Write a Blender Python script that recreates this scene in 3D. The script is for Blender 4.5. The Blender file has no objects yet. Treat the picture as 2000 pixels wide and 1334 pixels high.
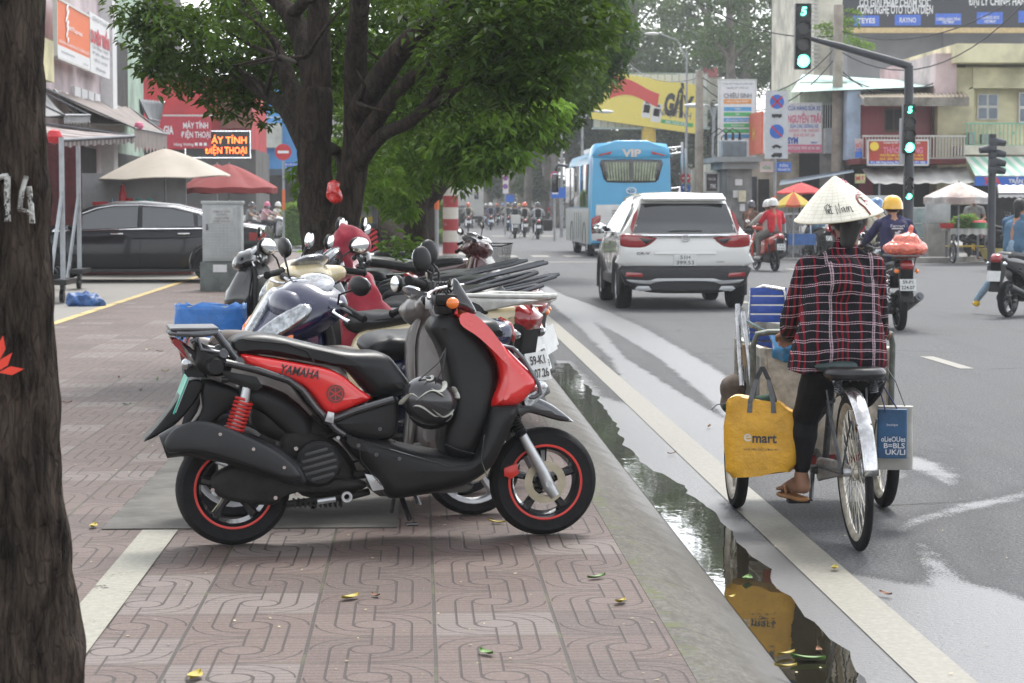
import bpy, bmesh, math, random
import numpy as np
from mathutils import Vector, Matrix, Euler, noise
PI=math.pi; R=math.radians
C=bpy.context.scene.collection; S=bpy.context.scene
random.seed(7)
# ---------------------------------------------------------------- camera
FPX=4255.0; YAW=R(2.45); PITCH=math.atan(267/FPX); HC=1.5
cd=bpy.data.cameras.new('camera'); cam=bpy.data.objects.new('camera',cd); C.objects.link(cam)
cd.sensor_width=36.0; cd.lens=FPX/2000*36; cd.clip_start=.1; cd.clip_end=3000
cam.location=(0,0,HC); cam.rotation_euler=(PI/2-PITCH,0,-YAW); S.camera=cam
cd.dof.use_dof=True; cd.dof.focus_distance=10.2; cd.dof.aperture_fstop=9.5
# ---------------------------------------------------------------- sky and light (bright overcast)
w=bpy.data.worlds.new('World'); S.world=w; w.use_nodes=True
nt=w.node_tree; nt.nodes.clear()
sky=nt.nodes.new('ShaderNodeTexSky'); sky.sky_type='NISHITA'; sky.sun_disc=False
SE,SR=R(62),R(20)
sky.sun_elevation=SE; sky.sun_rotation=SR; sky.air_density=1.0; sky.dust_density=1.0; sky.ozone_density=1
hs=nt.nodes.new('ShaderNodeHueSaturation'); hs.inputs["Saturation"].default_value=.18
bg=nt.nodes.new('ShaderNodeBackground'); bg.inputs['Strength'].default_value=.15
wo=nt.nodes.new('ShaderNodeOutputWorld')
nt.links.new(sky.outputs[0],hs.inputs['Color']); nt.links.new(hs.outputs[0],bg.inputs['Color']); nt.links.new(bg.outputs[0],wo.inputs['Surface'])
sl=bpy.data.lights.new('sun','SUN'); so=bpy.data.objects.new('sun',sl); C.objects.link(so)
sl.energy=1.5; sl.angle=R(18); sl.color=(1,.97,.92)
so.rotation_euler=(PI/2-SE,0,PI-SR); so.location=(0,0,30)
S.view_settings.view_transform='Standard'; S.view_settings.look='None'; S.view_settings.gamma=1
S.view_settings.exposure=1.5
S.render.resolution_x=1024; S.render.resolution_y=683
S.cycles.max_bounces=6; S.cycles.transparent_max_bounces=8
# ---------------------------------------------------------------- tracing helpers: a pixel of the 2000 px photo to a real point
def ray(px,py):
    u=(px-1000)/FPX; v=(667-py)/FPX
    y=math.cos(PITCH)+math.sin(PITCH)*v; z=-math.sin(PITCH)+math.cos(PITCH)*v
    return Vector((u*math.cos(YAW)+y*math.sin(YAW), -u*math.sin(YAW)+y*math.cos(YAW), z)), y
def G(px,py,z=0):
    r,_=ray(px,py); t=(z-HC)/r.z; return Vector((r.x*t,r.y*t,z))
def W(px,py,D):
    r,y=ray(px,py); t=D/y; return Vector((r.x*t,r.y*t,HC+r.z*t))
# ---------------------------------------------------------------- things
def empty(name,loc=(0,0,0),rz=0,label=None,cat=None,group=None,rot=None):
    o=bpy.data.objects.new(name,None); C.objects.link(o); o.location=loc
    o.rotation_euler=rot if rot else (0,0,rz); o.empty_display_size=.1
    tag(o,label,cat,group); return o
def tag(o,label=None,cat=None,group=None,kind=None):
    if label: o['label']=label
    if cat: o['category']=cat
    if group: o['group']=group
    if kind: o['kind']=kind
    return o
def copy_tree(o,parent=None,swap=None):
    c=o.copy(); C.objects.link(c); c.parent=parent
    if swap and c.type=='MESH':
        for i,s in enumerate(c.material_slots):
            if s.material and s.material.name in swap:
                n=swap[s.material.name]; s.link='OBJECT'; s.material=n
    for ch in list(o.children): copy_tree(ch,c,swap)
    return c
# ---------------------------------------------------------------- materials
class E:                                    # small arithmetic wrapper for shader nodes
    def __init__(s,nt,v): s.nt=nt; s.v=v
    def _m(s,op,*a,clamp=False):
        n=s.nt.nodes.new('ShaderNodeMath'); n.operation=op; n.use_clamp=clamp
        for i,x in enumerate((s,)+a):
            x=x.v if isinstance(x,E) else x
            if isinstance(x,(int,float)): n.inputs[i].default_value=x
            else: s.nt.links.new(x,n.inputs[i])
        return E(s.nt,n.outputs[0])
    def __add__(s,o): return s._m('ADD',o)
    def __sub__(s,o): return s._m('SUBTRACT',o)
    def __mul__(s,o): return s._m('MULTIPLY',o)
    def __truediv__(s,o): return s._m('DIVIDE',o)
    def abs(s): return s._m('ABSOLUTE')
    def frac(s): return s._m('FRACT')
    def floor(s): return s._m('FLOOR')
    def sqrt(s): return s._m('SQRT')
    def gt(s,o): return s._m('GREATER_THAN',o)
    def lt(s,o): return s._m('LESS_THAN',o)
    def min(s,o): return s._m('MINIMUM',o)
    def max(s,o): return s._m('MAXIMUM',o)
    def step(s,a,b):                        # smooth 0..1 from a to b
        n=s.nt.nodes.new('ShaderNodeMapRange'); n.interpolation_type='SMOOTHSTEP'
        s.nt.links.new(s.v,n.inputs['Value']); n.inputs['From Min'].default_value=a; n.inputs['From Max'].default_value=b
        return E(s.nt,n.outputs['Result'])
def newmat(name):
    m=bpy.data.materials.new(name); m.use_nodes=True; nt=m.node_tree; b=nt.nodes['Principled BSDF']
    return m,nt,b
def coords(nt,kind='Object'):
    t=nt.nodes.new('ShaderNodeTexCoord'); sp=nt.nodes.new('ShaderNodeSeparateXYZ'); nt.links.new(t.outputs[kind],sp.inputs[0])
    return t.outputs[kind],[E(nt,sp.outputs[i]) for i in range(3)]
def worldpos(nt):
    g=nt.nodes.new('ShaderNodeNewGeometry'); sp=nt.nodes.new('ShaderNodeSeparateXYZ'); nt.links.new(g.outputs['Position'],sp.inputs[0])
    return g.outputs['Position'],[E(nt,sp.outputs[i]) for i in range(3)]
def noi(nt,vec,scale,detail=4,rough=.55,dist=0):
    n=nt.nodes.new('ShaderNodeTexNoise'); n.inputs['Scale'].default_value=scale; n.inputs['Detail'].default_value=detail
    n.inputs['Roughness'].default_value=rough; n.inputs['Distortion'].default_value=dist
    nt.links.new(vec,n.inputs['Vector']); return E(nt,n.outputs['Fac'])
def mix(nt,f,a,b):
    n=nt.nodes.new('ShaderNodeMix'); n.data_type='RGBA'
    f=f.v if isinstance(f,E) else f
    if isinstance(f,(int,float)): n.inputs[0].default_value=f
    else: nt.links.new(f,n.inputs[0])
    for k,x in ((6,a),(7,b)):
        if isinstance(x,(tuple,list)): n.inputs[k].default_value=(*x[:3],1)
        else: nt.links.new(x,n.inputs[k])
    return n.outputs[2]
def bump(nt,b,h,strength=.3,dist=.01):
    n=nt.nodes.new('ShaderNodeBump'); n.inputs['Strength'].default_value=strength; n.inputs['Distance'].default_value=dist
    nt.links.new(h.v if isinstance(h,E) else h,n.inputs['Height']); nt.links.new(n.outputs[0],b.inputs['Normal'])
MC={}
def M(name,col,rough=.5,metal=0,var=.18,vs=9,bs=0,bst=.15,coat=0,emit=None,es=1,alpha=1,trans=0,spec=None,sheen=0):
    if name in MC: return MC[name]
    m,nt,b=newmat(name)
    vec,_=coords(nt)
    if var:
        n=noi(nt,vec,vs,5,.6); d=tuple(c*(1-var) for c in col); l=tuple(min(1,c*(1+var*.5)) for c in col)
        nt.links.new(mix(nt,n.step(.3,.7),d,l),b.inputs['Base Color'])
        r=noi(nt,vec,vs*2.3,3); nt.links.new((r.step(.2,.8)*(.12 if rough>.15 else .04)+(rough-.03)).v,b.inputs['Roughness'])
    else:
        b.inputs['Base Color'].default_value=(*col,1); b.inputs['Roughness'].default_value=rough
    b.inputs['Metallic'].default_value=metal
    if bs: bump(nt,b,noi(nt,vec,bs,6,.65),bst,.01)
    if coat: b.inputs['Coat Weight'].default_value=coat; b.inputs['Coat Roughness'].default_value=.06
    if emit: b.inputs['Emission Color'].default_value=(*emit,1); b.inputs['Emission Strength'].default_value=es
    if trans: b.inputs['Transmission Weight'].default_value=trans
    if alpha<1: b.inputs['Alpha'].default_value=alpha
    if spec is not None: b.inputs['Specular IOR Level'].default_value=spec
    if sheen: b.inputs['Sheen Weight'].default_value=sheen
    MC[name]=m; return m
# ---------------------------------------------------------------- mesh builder
def frame(d,up=Vector((0,0,1))):
    d=d.normalized(); a=up.cross(d)
    if a.length<1e-4: a=Vector((1,0,0)).cross(d)
    a.normalize(); return a,d.cross(a)
class MB:
    def __init__(s): s.v=[]; s.f=[]; s.m=[]; s.T=Matrix(); s.mi=0
    def add(s,vs,fs,mi=None):
        o=len(s.v); s.v+= [tuple(s.T@Vector(p)) for p in vs]; s.f+=[tuple(i+o for i in f) for f in fs]; s.m+=[s.mi if mi is None else mi]*len(fs); return s
    def box(s,c,d,r=None,mi=None,bev=0):
        x,y,z=(k/2 for k in d)
        if bev:
            bev=min(bev,x*.98,y*.98,z*.98); bm=bmesh.new(); bmesh.ops.create_cube(bm,size=1)
            for v in bm.verts: v.co=Vector((v.co.x*2*x,v.co.y*2*y,v.co.z*2*z))
            bmesh.ops.bevel(bm,geom=bm.edges[:],offset=bev,segments=2,affect='EDGES',profile=.6)
            vs=[v.co.copy() for v in bm.verts]; bm.verts.index_update(); fs=[[v.index for v in f.verts] for f in bm.faces]; bm.free()
        else:
            vs=[Vector((i*x,j*y,k*z)) for i in(-1,1) for j in(-1,1) for k in(-1,1)]
            fs=[(0,1,3,2),(4,6,7,5),(0,4,5,1),(2,3,7,6),(0,2,6,4),(1,5,7,3)]
        if r is not None: e=r.to_matrix() if isinstance(r,Euler) else (r if isinstance(r,Matrix) else Euler(r).to_matrix()); vs=[e@p for p in vs]
        c=Vector(c); return s.add([p+c for p in vs],fs,mi)
    def tube(s,pts,r,n=8,cap=True,closed=False,mi=None,flat=1.0):
        pts=[Vector(p) for p in pts]; k=len(pts); rs=r if isinstance(r,(list,tuple)) else [r]*k
        vs=[]; fs=[]; pa=None
        for i,p in enumerate(pts):
            if closed: d=pts[(i+1)%k]-pts[i-1]
            else: d=pts[min(i+1,k-1)]-pts[max(i-1,0)]
            if d.length<1e-7: d=Vector((0,0,1))
            d.normalize()
            if pa is None: a,b=frame(d)
            else:
                a=pa-d*pa.dot(d)
                if a.length<1e-5: a,_=frame(d)
                a.normalize(); b=d.cross(a)
            pa=a
            for j in range(n):
                t=2*PI*j/n; vs.append(p+(a*math.cos(t)+b*math.sin(t)*flat)*rs[i])
        for i in range(k if closed else k-1):
            for j in range(n):
                A=i*n+j; B=i*n+(j+1)%n; Cc=((i+1)%k)*n+(j+1)%n; D=((i+1)%k)*n+j; fs.append((A,B,Cc,D))
        if cap and not closed: fs.append(tuple(range(n))[::-1]); fs.append(tuple(range((k-1)*n,k*n)))
        return s.add(vs,fs,mi)
    def lathe(s,prof,n=24,c=(0,0,0),ax='z',mi=None,cap=False,a0=0,a1=2*PI):
        c=Vector(c); vs=[]; fs=[]; full=abs(a1-a0-2*PI)<1e-6; m=n if full else n+1
        for r,z in prof:
            for j in range(m):
                t=a0+(a1-a0)*j/n; x,y=r*math.cos(t),r*math.sin(t)
                p={'z':(x,y,z),'y':(x,z,y),'x':(z,x,y)}[ax]; vs.append(c+Vector(p))
        for i in range(len(prof)-1):
            for j in range(n):
                k=(j+1)%m if full else j+1
                q=(i*m+j,i*m+k,(i+1)*m+k,(i+1)*m+j); fs.append(q if ax!='y' else q[::-1])
        if cap: fs.append(tuple(range(m))); fs.append(tuple(range((len(prof)-1)*m,len(prof)*m)))
        return s.add(vs,fs,mi)
    def ell(s,c,r,n=14,rot=None,mi=None):
        vs=[];fs=[]; h=n//2; c=Vector(c); r=(r,r,r) if isinstance(r,(int,float)) else r
        e=Euler(rot).to_matrix() if rot else Matrix.Identity(3)
        for i in range(h+1):
            p=PI*i/h
            for j in range(n):
                t=2*PI*j/n; vs.append(c+e@Vector((r[0]*math.sin(p)*math.cos(t),r[1]*math.sin(p)*math.sin(t),r[2]*math.cos(p))))
        for i in range(h):
            for j in range(n): fs.append((i*n+j,(i+1)*n+j,(i+1)*n+(j+1)%n,i*n+(j+1)%n))
        return s.add(vs,fs,mi)
    def puff(s,out,w,r=.02,y0=0,k=4,mi=None,plane='xz',wf=None,cr=.85):
        """outline (x,z) extruded across y with rounded rims; wf(x,z) scales the half width"""
        P=[Vector((a,b)) for a,b in out]; n=len(P)
        if sum(P[i].x*P[(i+1)%n].y-P[(i+1)%n].x*P[i].y for i in range(n))<0: P=P[::-1]
        if cr and n>5:
            Q=[]
            for i in range(n):
                a,b_,c_,d=P[i-1],P[i],P[(i+1)%n],P[(i+2)%n]
                for q in range(3):
                    t=q/3; Q.append(.5*((2*b_)+(c_-a)*t+(2*a-5*b_+4*c_-d)*t*t+(3*b_-a-3*c_+d)*t**3)*cr+(b_.lerp(c_,t))*(1-cr))
            P=Q; n=len(P)
        hw=w/2; r=min(r,hw)
        def inset(L,d):
            N=[]
            for i in range(n):
                e=(L[(i+1)%n]-L[i-1]); 
                if e.length<1e-9: N.append(Vector((0,0))); continue
                e.normalize(); N.append(Vector((-e.y,e.x)))
            M_=[L[i]+N[i]*d for i in range(n)]
            # relax so that narrow spots do not fold over
            return [M_[i]*.6+(M_[i-1]+M_[(i+1)%n])*.2 for i in range(n)]
        levels=[(r*(1-math.sin(PI/2*t/k)), hw-r*(1-math.cos(PI/2*t/k))) for t in range(k,-1,-1)]  # side -> face
        rings=[P]; cur=P; dd=0
        for d,y in levels[1:]:
            st=max(1,int(math.ceil((d-dd)/.008)))
            for _ in range(st): cur=inset(cur,(d-dd)/st)
            dd=d; rings.append(cur)
        def em(L,y):
            o=[]
            for q in L:
                f=wf(q.x,q.y) if wf else 1
                o.append((q.x,y*f+y0,q.y) if plane=='xz' else (q.x,q.y,y*f+y0) if plane=='xy' else (y*f+y0,q.x,q.y))
            return o
        seqs=[(rings[i],levels[i][1]) for i in range(len(levels))]
        allr=[(L,y) for L,y in seqs[::-1]]+[(L,-y) for L,y in seqs]
        P=rings[-1]
        vs=[];fs=[]
        for L,y in allr: vs+=em(L,y)
        m=len(allr)
        for i in range(m-1):
            for j in range(n): fs.append((i*n+j,(i+1)*n+j,(i+1)*n+(j+1)%n,i*n+(j+1)%n))
        from mathutils.geometry import tessellate_polygon
        pp=[Vector((P[i].x,P[i].y,0)) for i in range(n)]
        for t in tessellate_polygon([pp]):
            fs.append(tuple(t)); fs.append(tuple((m-1)*n+i for i in t[::-1]))
        return s.add(vs,fs,mi)
    def quad(s,a,b,c,d,mi=None): return s.add([a,b,c,d],[(0,1,2,3)],mi)
    def grid(s,fn,nu,nv,mi=None):
        vs=[fn(i/nu,j/nv) for i in range(nu+1) for j in range(nv+1)]
        fs=[(i*(nv+1)+j,(i+1)*(nv+1)+j,(i+1)*(nv+1)+j+1,i*(nv+1)+j+1) for i in range(nu) for j in range(nv)]
        return s.add(vs,fs,mi)
    def loft(s,rings,cap=True,mi=None,closed=True):
        n=len(rings[0]); vs=[p for r in rings for p in r]; fs=[]
        for i in range(len(rings)-1):
            for j in range(n if closed else n-1): fs.append((i*n+j,i*n+(j+1)%n,(i+1)*n+(j+1)%n,(i+1)*n+j))
        if cap: fs.append(tuple(range(n))[::-1]); fs.append(tuple(range((len(rings)-1)*n,len(rings)*n)))
        return s.add(vs,fs,mi)
    def build(s,name,mat,parent=None,smooth=True,ang=35,fix=True):
        me=bpy.data.meshes.new(name); me.from_pydata(s.v,[],s.f)
        mats=mat if isinstance(mat,(list,tuple)) else [mat]
        for m in mats: me.materials.append(m)
        if len(mats)>1: me.polygons.foreach_set('material_index',s.m)
        if fix and len(s.f)<60000:
            bm=bmesh.new(); bm.from_mesh(me); bmesh.ops.recalc_face_normals(bm,faces=bm.faces[:]); bm.to_mesh(me); bm.free()
        me.update()
        if smooth:
            me.polygons.foreach_set('use_smooth',[True]*len(me.polygons)); me.set_sharp_from_angle(angle=R(ang))
        o=bpy.data.objects.new(name,me); C.objects.link(o)
        if parent: o.parent=parent
        return o
def place(loc=(0,0,0),rot=(0,0,0),sc=1): 
    return Matrix.Translation(loc)@Euler(rot).to_matrix().to_4x4()@Matrix.Scale(sc,4)
# rounded body mesh out of tapered limbs: voxel-fused into one continuous skin
def blob(shapes,vox=.015,sm=4):
    b=MB()
    for sh in shapes:
        if len(sh)==4:                       # capsule p0,r0,p1,r1
            p,r,q,t=sh; p=Vector(p); q=Vector(q); L=(q-p).length
            if L<1e-5: b.ell(p,r,12); continue
            d=(q-p)/L; pts=[];rs=[]
            for a in (-1,-.85,-.5,0): pts.append(p+d*r*a); rs.append(max(.001,r*math.sqrt(max(0,1-a*a))))
            for a in (0,.5,.85,1): pts.append(q+d*t*a); rs.append(max(.001,t*math.sqrt(max(0,1-a*a))))
            b.tube(pts,rs,12)
        else: b.ell(sh[0],sh[1],16,sh[2] if len(sh)>2 else None)
    me=bpy.data.meshes.new('tmp'); me.from_pydata(b.v,[],b.f); o=bpy.data.objects.new('tmp',me); C.objects.link(o)
    m=o.modifiers.new('r','REMESH'); m.mode='VOXEL'; m.voxel_size=vox
    if sm: m2=o.modifiers.new('s','SMOOTH'); m2.factor=.5; m2.iterations=sm
    dg=bpy.context.evaluated_depsgraph_get(); ev=o.evaluated_get(dg); me2=bpy.data.meshes.new_from_object(ev)
    vs=[v.co.copy() for v in me2.vertices]; fs=[tuple(p.vertices) for p in me2.polygons]
    bpy.data.objects.remove(o); bpy.data.meshes.remove(me); bpy.data.meshes.remove(me2)
    return vs,fs
def blobobj(name,shapes,mat,parent,vox=.015,sm=4):
    b=MB(); b.add(*blob(shapes,vox,sm)); return b.build(name,mat,parent,ang=180,fix=False)
# lettering: real flat glyphs a millimetre proud of their board. local x right, y up, z out
FC={}
def text(name,body,h,parent,mat,T,width=None,bold=0,ext=.002,shear=0,maxw=None):
    key=(body,bold,shear)
    if key not in FC:
        cu=bpy.data.curves.new('t','FONT'); cu.body=body; cu.align_x='CENTER'; cu.align_y='CENTER'; cu.size=1; cu.offset=bold; cu.shear=shear
        cu.resolution_u=3; cu.fill_mode='FRONT'
        o=bpy.data.objects.new('t',cu); C.objects.link(o); dg=bpy.context.evaluated_depsgraph_get()
        me=bpy.data.meshes.new_from_object(o.evaluated_get(dg)); FC[key]=([v.co.copy() for v in me.vertices],[tuple(p.vertices) for p in me.polygons])
        bpy.data.objects.remove(o); bpy.data.curves.remove(cu); bpy.data.meshes.remove(me)
    vs,fs=FC[key]
    if not vs: return None
    xs=[v.x for v in vs]; ys=[v.y for v in vs]; sx=h/.72
    wd=(max(xs)-min(xs))*sx
    kx=1
    if width: kx=width/wd
    elif maxw and wd>maxw: kx=maxw/wd
    cx=(max(xs)+min(xs))/2; cy=(max(ys)+min(ys))/2 if len(body)<4 else .36*0+cyf(ys)
    b=MB(); b.T=T if isinstance(T,Matrix) else Matrix(T)
    b.add([((v.x-cx)*sx*kx,(v.y-cy)*sx,ext) for v in vs],fs)
    return b.build(name,mat,parent,smooth=False,fix=False)
def cyf(ys): return (max(ys)+min(ys))/2
def FR(loc): return Matrix.Translation(loc)@Euler((PI/2,0,0)).to_matrix().to_4x4()   # faces local -y
# ================================================================ ground
def street():
    # near road with a measured wetness mask (attribute), dry asphalt elsewhere
    m,nt,b=newmat('asphalt')
    vec,(x,y,z)=worldpos(nt)
    at=nt.nodes.new('ShaderNodeAttribute'); at.attribute_name='wet'; wet=E(nt,at.outputs['Fac'])
    fine=noi(nt,vec,75,4,.8); med=noi(nt,vec,3.2,6,.65); big=noi(nt,vec,.5,4,.6)
    edge=noi(nt,vec,2.2,8,.72)
    gr=noi(nt,vec,420,2,.5)
    wm=(wet+(edge-.5)*.62+(fine-.5)*1.0).step(.40,.60)
    damp=(wet+(med-.5)*.5).step(.08,.5)
    grit=noi(nt,vec,42,3,.75); c=mix(nt,fine.step(.38,.62),(.045,.046,.048),(.165,.167,.172)); c=mix(nt,grit.step(.56,.66)*.6,c,(.25,.25,.25)); c=mix(nt,grit.step(.42,.33)*.6,c,(.03,.03,.031))
    c=mix(nt,(big.step(.3,.7)*.4),c,(.12,.12,.122))
    mp=nt.nodes.new('ShaderNodeMapping'); mp.inputs['Scale'].default_value=(3.0,.12,1); nt.links.new(vec,mp.inputs['Vector'])
    c=mix(nt,noi(nt,mp.outputs[0],1.0,5).step(.52,.72)*.35,c,(.075,.076,.08))
    crk=nt.nodes.new('ShaderNodeTexVoronoi'); crk.feature='DISTANCE_TO_EDGE'; crk.inputs['Scale'].default_value=.55; nt.links.new(vec,crk.inputs['Vector']); ck=(E(nt,crk.outputs['Distance'])+(noi(nt,vec,6,5)-.5)*.06).abs().step(.012,.002)*noi(nt,vec,.4,2).step(.5,.6); c=mix(nt,ck*.7,c,(.025,.025,.025))
    c=mix(nt,noi(nt,vec,.9,5,.7).step(.60,.72)*.35,c,(.045,.045,.047))
    c=mix(nt,damp*.35,c,(.06,.061,.065)); c=mix(nt,wm*.6,c,(.05,.051,.055)); nt.links.new((wm*.65+.3).v,b.inputs['Specular IOR Level'])
    nt.links.new(c,b.inputs['Base Color'])
    r=(E(nt,wm.v)*-.48+.86)+(fine-.5)*.15; nt.links.new(r.v,b.inputs['Roughness'])
    h=fine*.8+grit*1.2; bump(nt,b,h*(wm*-.5+1),1.0,.012)
    m.cycles.displacement_method='BUMP'
    bands=[ # closed pixel outlines of the wet areas as seen in the photo
     ([(1050,548),(1100,575),(1170,600),(1260,640),(1400,720),(1460,760),(1460,1000),(1400,960),(1300,880),(1240,800),(1190,700),(1130,640),(1070,590)],1),
     ([(1160,770),(1300,810),(1420,990),(1600,1110),(1800,1140),(1800,1060),(1900,1140),(2050,1180),(2050,1420),(1250,1420),(1560,1334),(1480,1120),(1300,940),(1180,830)],1.0),
     ([(1700,900),(1780,880),(1860,905),(1885,930),(1900,1000),(1870,1010),(1850,960),(1800,930),(1700,960)],.7),
     ([(1740,1020),(1860,985),(2050,945),(2050,965),(1870,1005),(1760,1040)],.9),
     ([(1845,870),(1870,875),(1885,960),(1925,1060),(1965,1120),(1940,1150),(1900,1060),(1865,960)],.75),
     ([(1900,975),(1955,1060),(1965,1100),(1950,1130),(1940,1060),(1890,985)],.7)]
    polys=[([G(*p) for p in P],wt) for P,wt in bands]
    drys=[[G(*p) for p in P] for P in ([(1150,620),(1215,655),(1290,700),(1400,790),(1440,840),(1330,770),(1220,700)],[(1560,930),(1745,925),(1800,1000),(1740,1050),(1560,1100),(1440,1000)])]
    def inside(P,x,y):
        c=False; n=len(P); dm=1e9
        for i in range(n):
            a=P[i]; q=P[i-1]
            if (a.y>y)!=(q.y>y) and x<(q.x-a.x)*(y-a.y)/(q.y-a.y)+a.x: c=not c
            dx,dy=q.x-a.x,q.y-a.y; t=max(0,min(1,((x-a.x)*dx+(y-a.y)*dy)/(dx*dx+dy*dy+1e-9)))
            d=math.hypot((a.x+t*dx-x)*1.0,(a.y+t*dy-y)*.35); dm=min(dm,d)
        return dm if c else -dm
    NX,NY=90,330; X0,X1,Y0,Y1=1.17,7.5,4.0,40.0
    vs=[];wt=[]
    for j in range(NY+1):
        yy=Y0*(Y1/Y0)**(j/NY)
        for i in range(NX+1):
            xx=X0+(X1-X0)*i/NX; vs.append((xx,yy,0)); v=0
            for P,s in polys:
                d=inside(P,xx,yy); v=max(v,s*max(0,min(1,.5+d*3.2)))
            for P in drys:
                d=inside(P,xx,yy); v=min(v,1-max(0,min(.8,.4+d*4)))
            if xx<1.6 and yy<21: v=max(v,.75*max(0,min(1,1-(xx-1.35)*3)))
            wt.append(v)
    fs=[(j*(NX+1)+i,j*(NX+1)+i+1,(j+1)*(NX+1)+i+1,(j+1)*(NX+1)+i) for j in range(NY) for i in range(NX)]
    def fin(o,w):
        a=o.data.attributes.new('wet','FLOAT','POINT'); a.data.foreach_set('value',w); tag(o,kind='structure')
    q=MB(); q.v=list(vs); q.f=fs; q.m=[0]*len(fs)
    o=len(vs); B=1500
    ring=[(-B,-200,0),(B,-200,0),(B,B*1.6,0),(-B,B*1.6,0),(X0,Y0,0),(X1,Y0,0),(X1,Y1,0),(X0,Y1,0)]
    q.v+=ring; q.f+=[(o,o+1,o+5,o+4),(o+1,o+2,o+6,o+5),(o+2,o+3,o+7,o+6),(o+3,o,o+4,o+7)]; q.m+=[0]*4; wt+=[0]*8
    fin(q.build('road',m,smooth=False,fix=False),wt)
street()
def water():
    m,nt,b=newmat('puddle_water'); vec,_=worldpos(nt)
    b.inputs['Base Color'].default_value=(.02,.018,.012,1); b.inputs['Roughness'].default_value=.015; b.inputs['IOR'].default_value=1.6; b.inputs['Specular IOR Level'].default_value=.9
    mp=nt.nodes.new('ShaderNodeMapping'); mp.inputs['Scale'].default_value=(1,.55,1); nt.links.new(vec,mp.inputs['Vector'])
    bump(nt,b,noi(nt,mp.outputs[0],9,3),.06,.01)
    L=[];Rr=[]
    rp=[(1108,705),(1130,730),(1175,790),(1205,830),(1215,862),(1255,905),(1320,940),(1375,985),(1415,1020),(1440,1060),(1500,1110),(1520,1150),(1560,1185),(1610,1235),(1650,1275),(1690,1334),(1780,1480)]
    pts=[G(*p,.006) for p in rp]
    b_=MB(); vs=[];N=150
    random.seed(3)
    for i in range(N+1):
        yy=5.0+(20.5-5.0)*i/N
        for k in range(len(pts)-1):
            if pts[k+1].y<=yy<=pts[k].y:
                t=(yy-pts[k].y)/(pts[k+1].y-pts[k].y+1e-9); xr=pts[k].x+t*(pts[k+1].x-pts[k].x); break
        else: xr=1.42 if yy<8 else 1.2
        xr+=.035*noise.noise(Vector((yy*3,0,0)))+.018*noise.noise(Vector((yy*14,5,0)))+.01*noise.noise(Vector((yy*40,9,0)))
        L.append((1.165,yy,.006)); Rr.append((max(1.18,xr),yy,.006))
    vs=L+Rr; fs=[(i,i+1+0,N+1+i+1,N+1+i) for i in range(N)]
    b_.add(vs,fs); o=b_.build('puddle',m,smooth=False); tag(o,kind='structure')
water()
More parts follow.
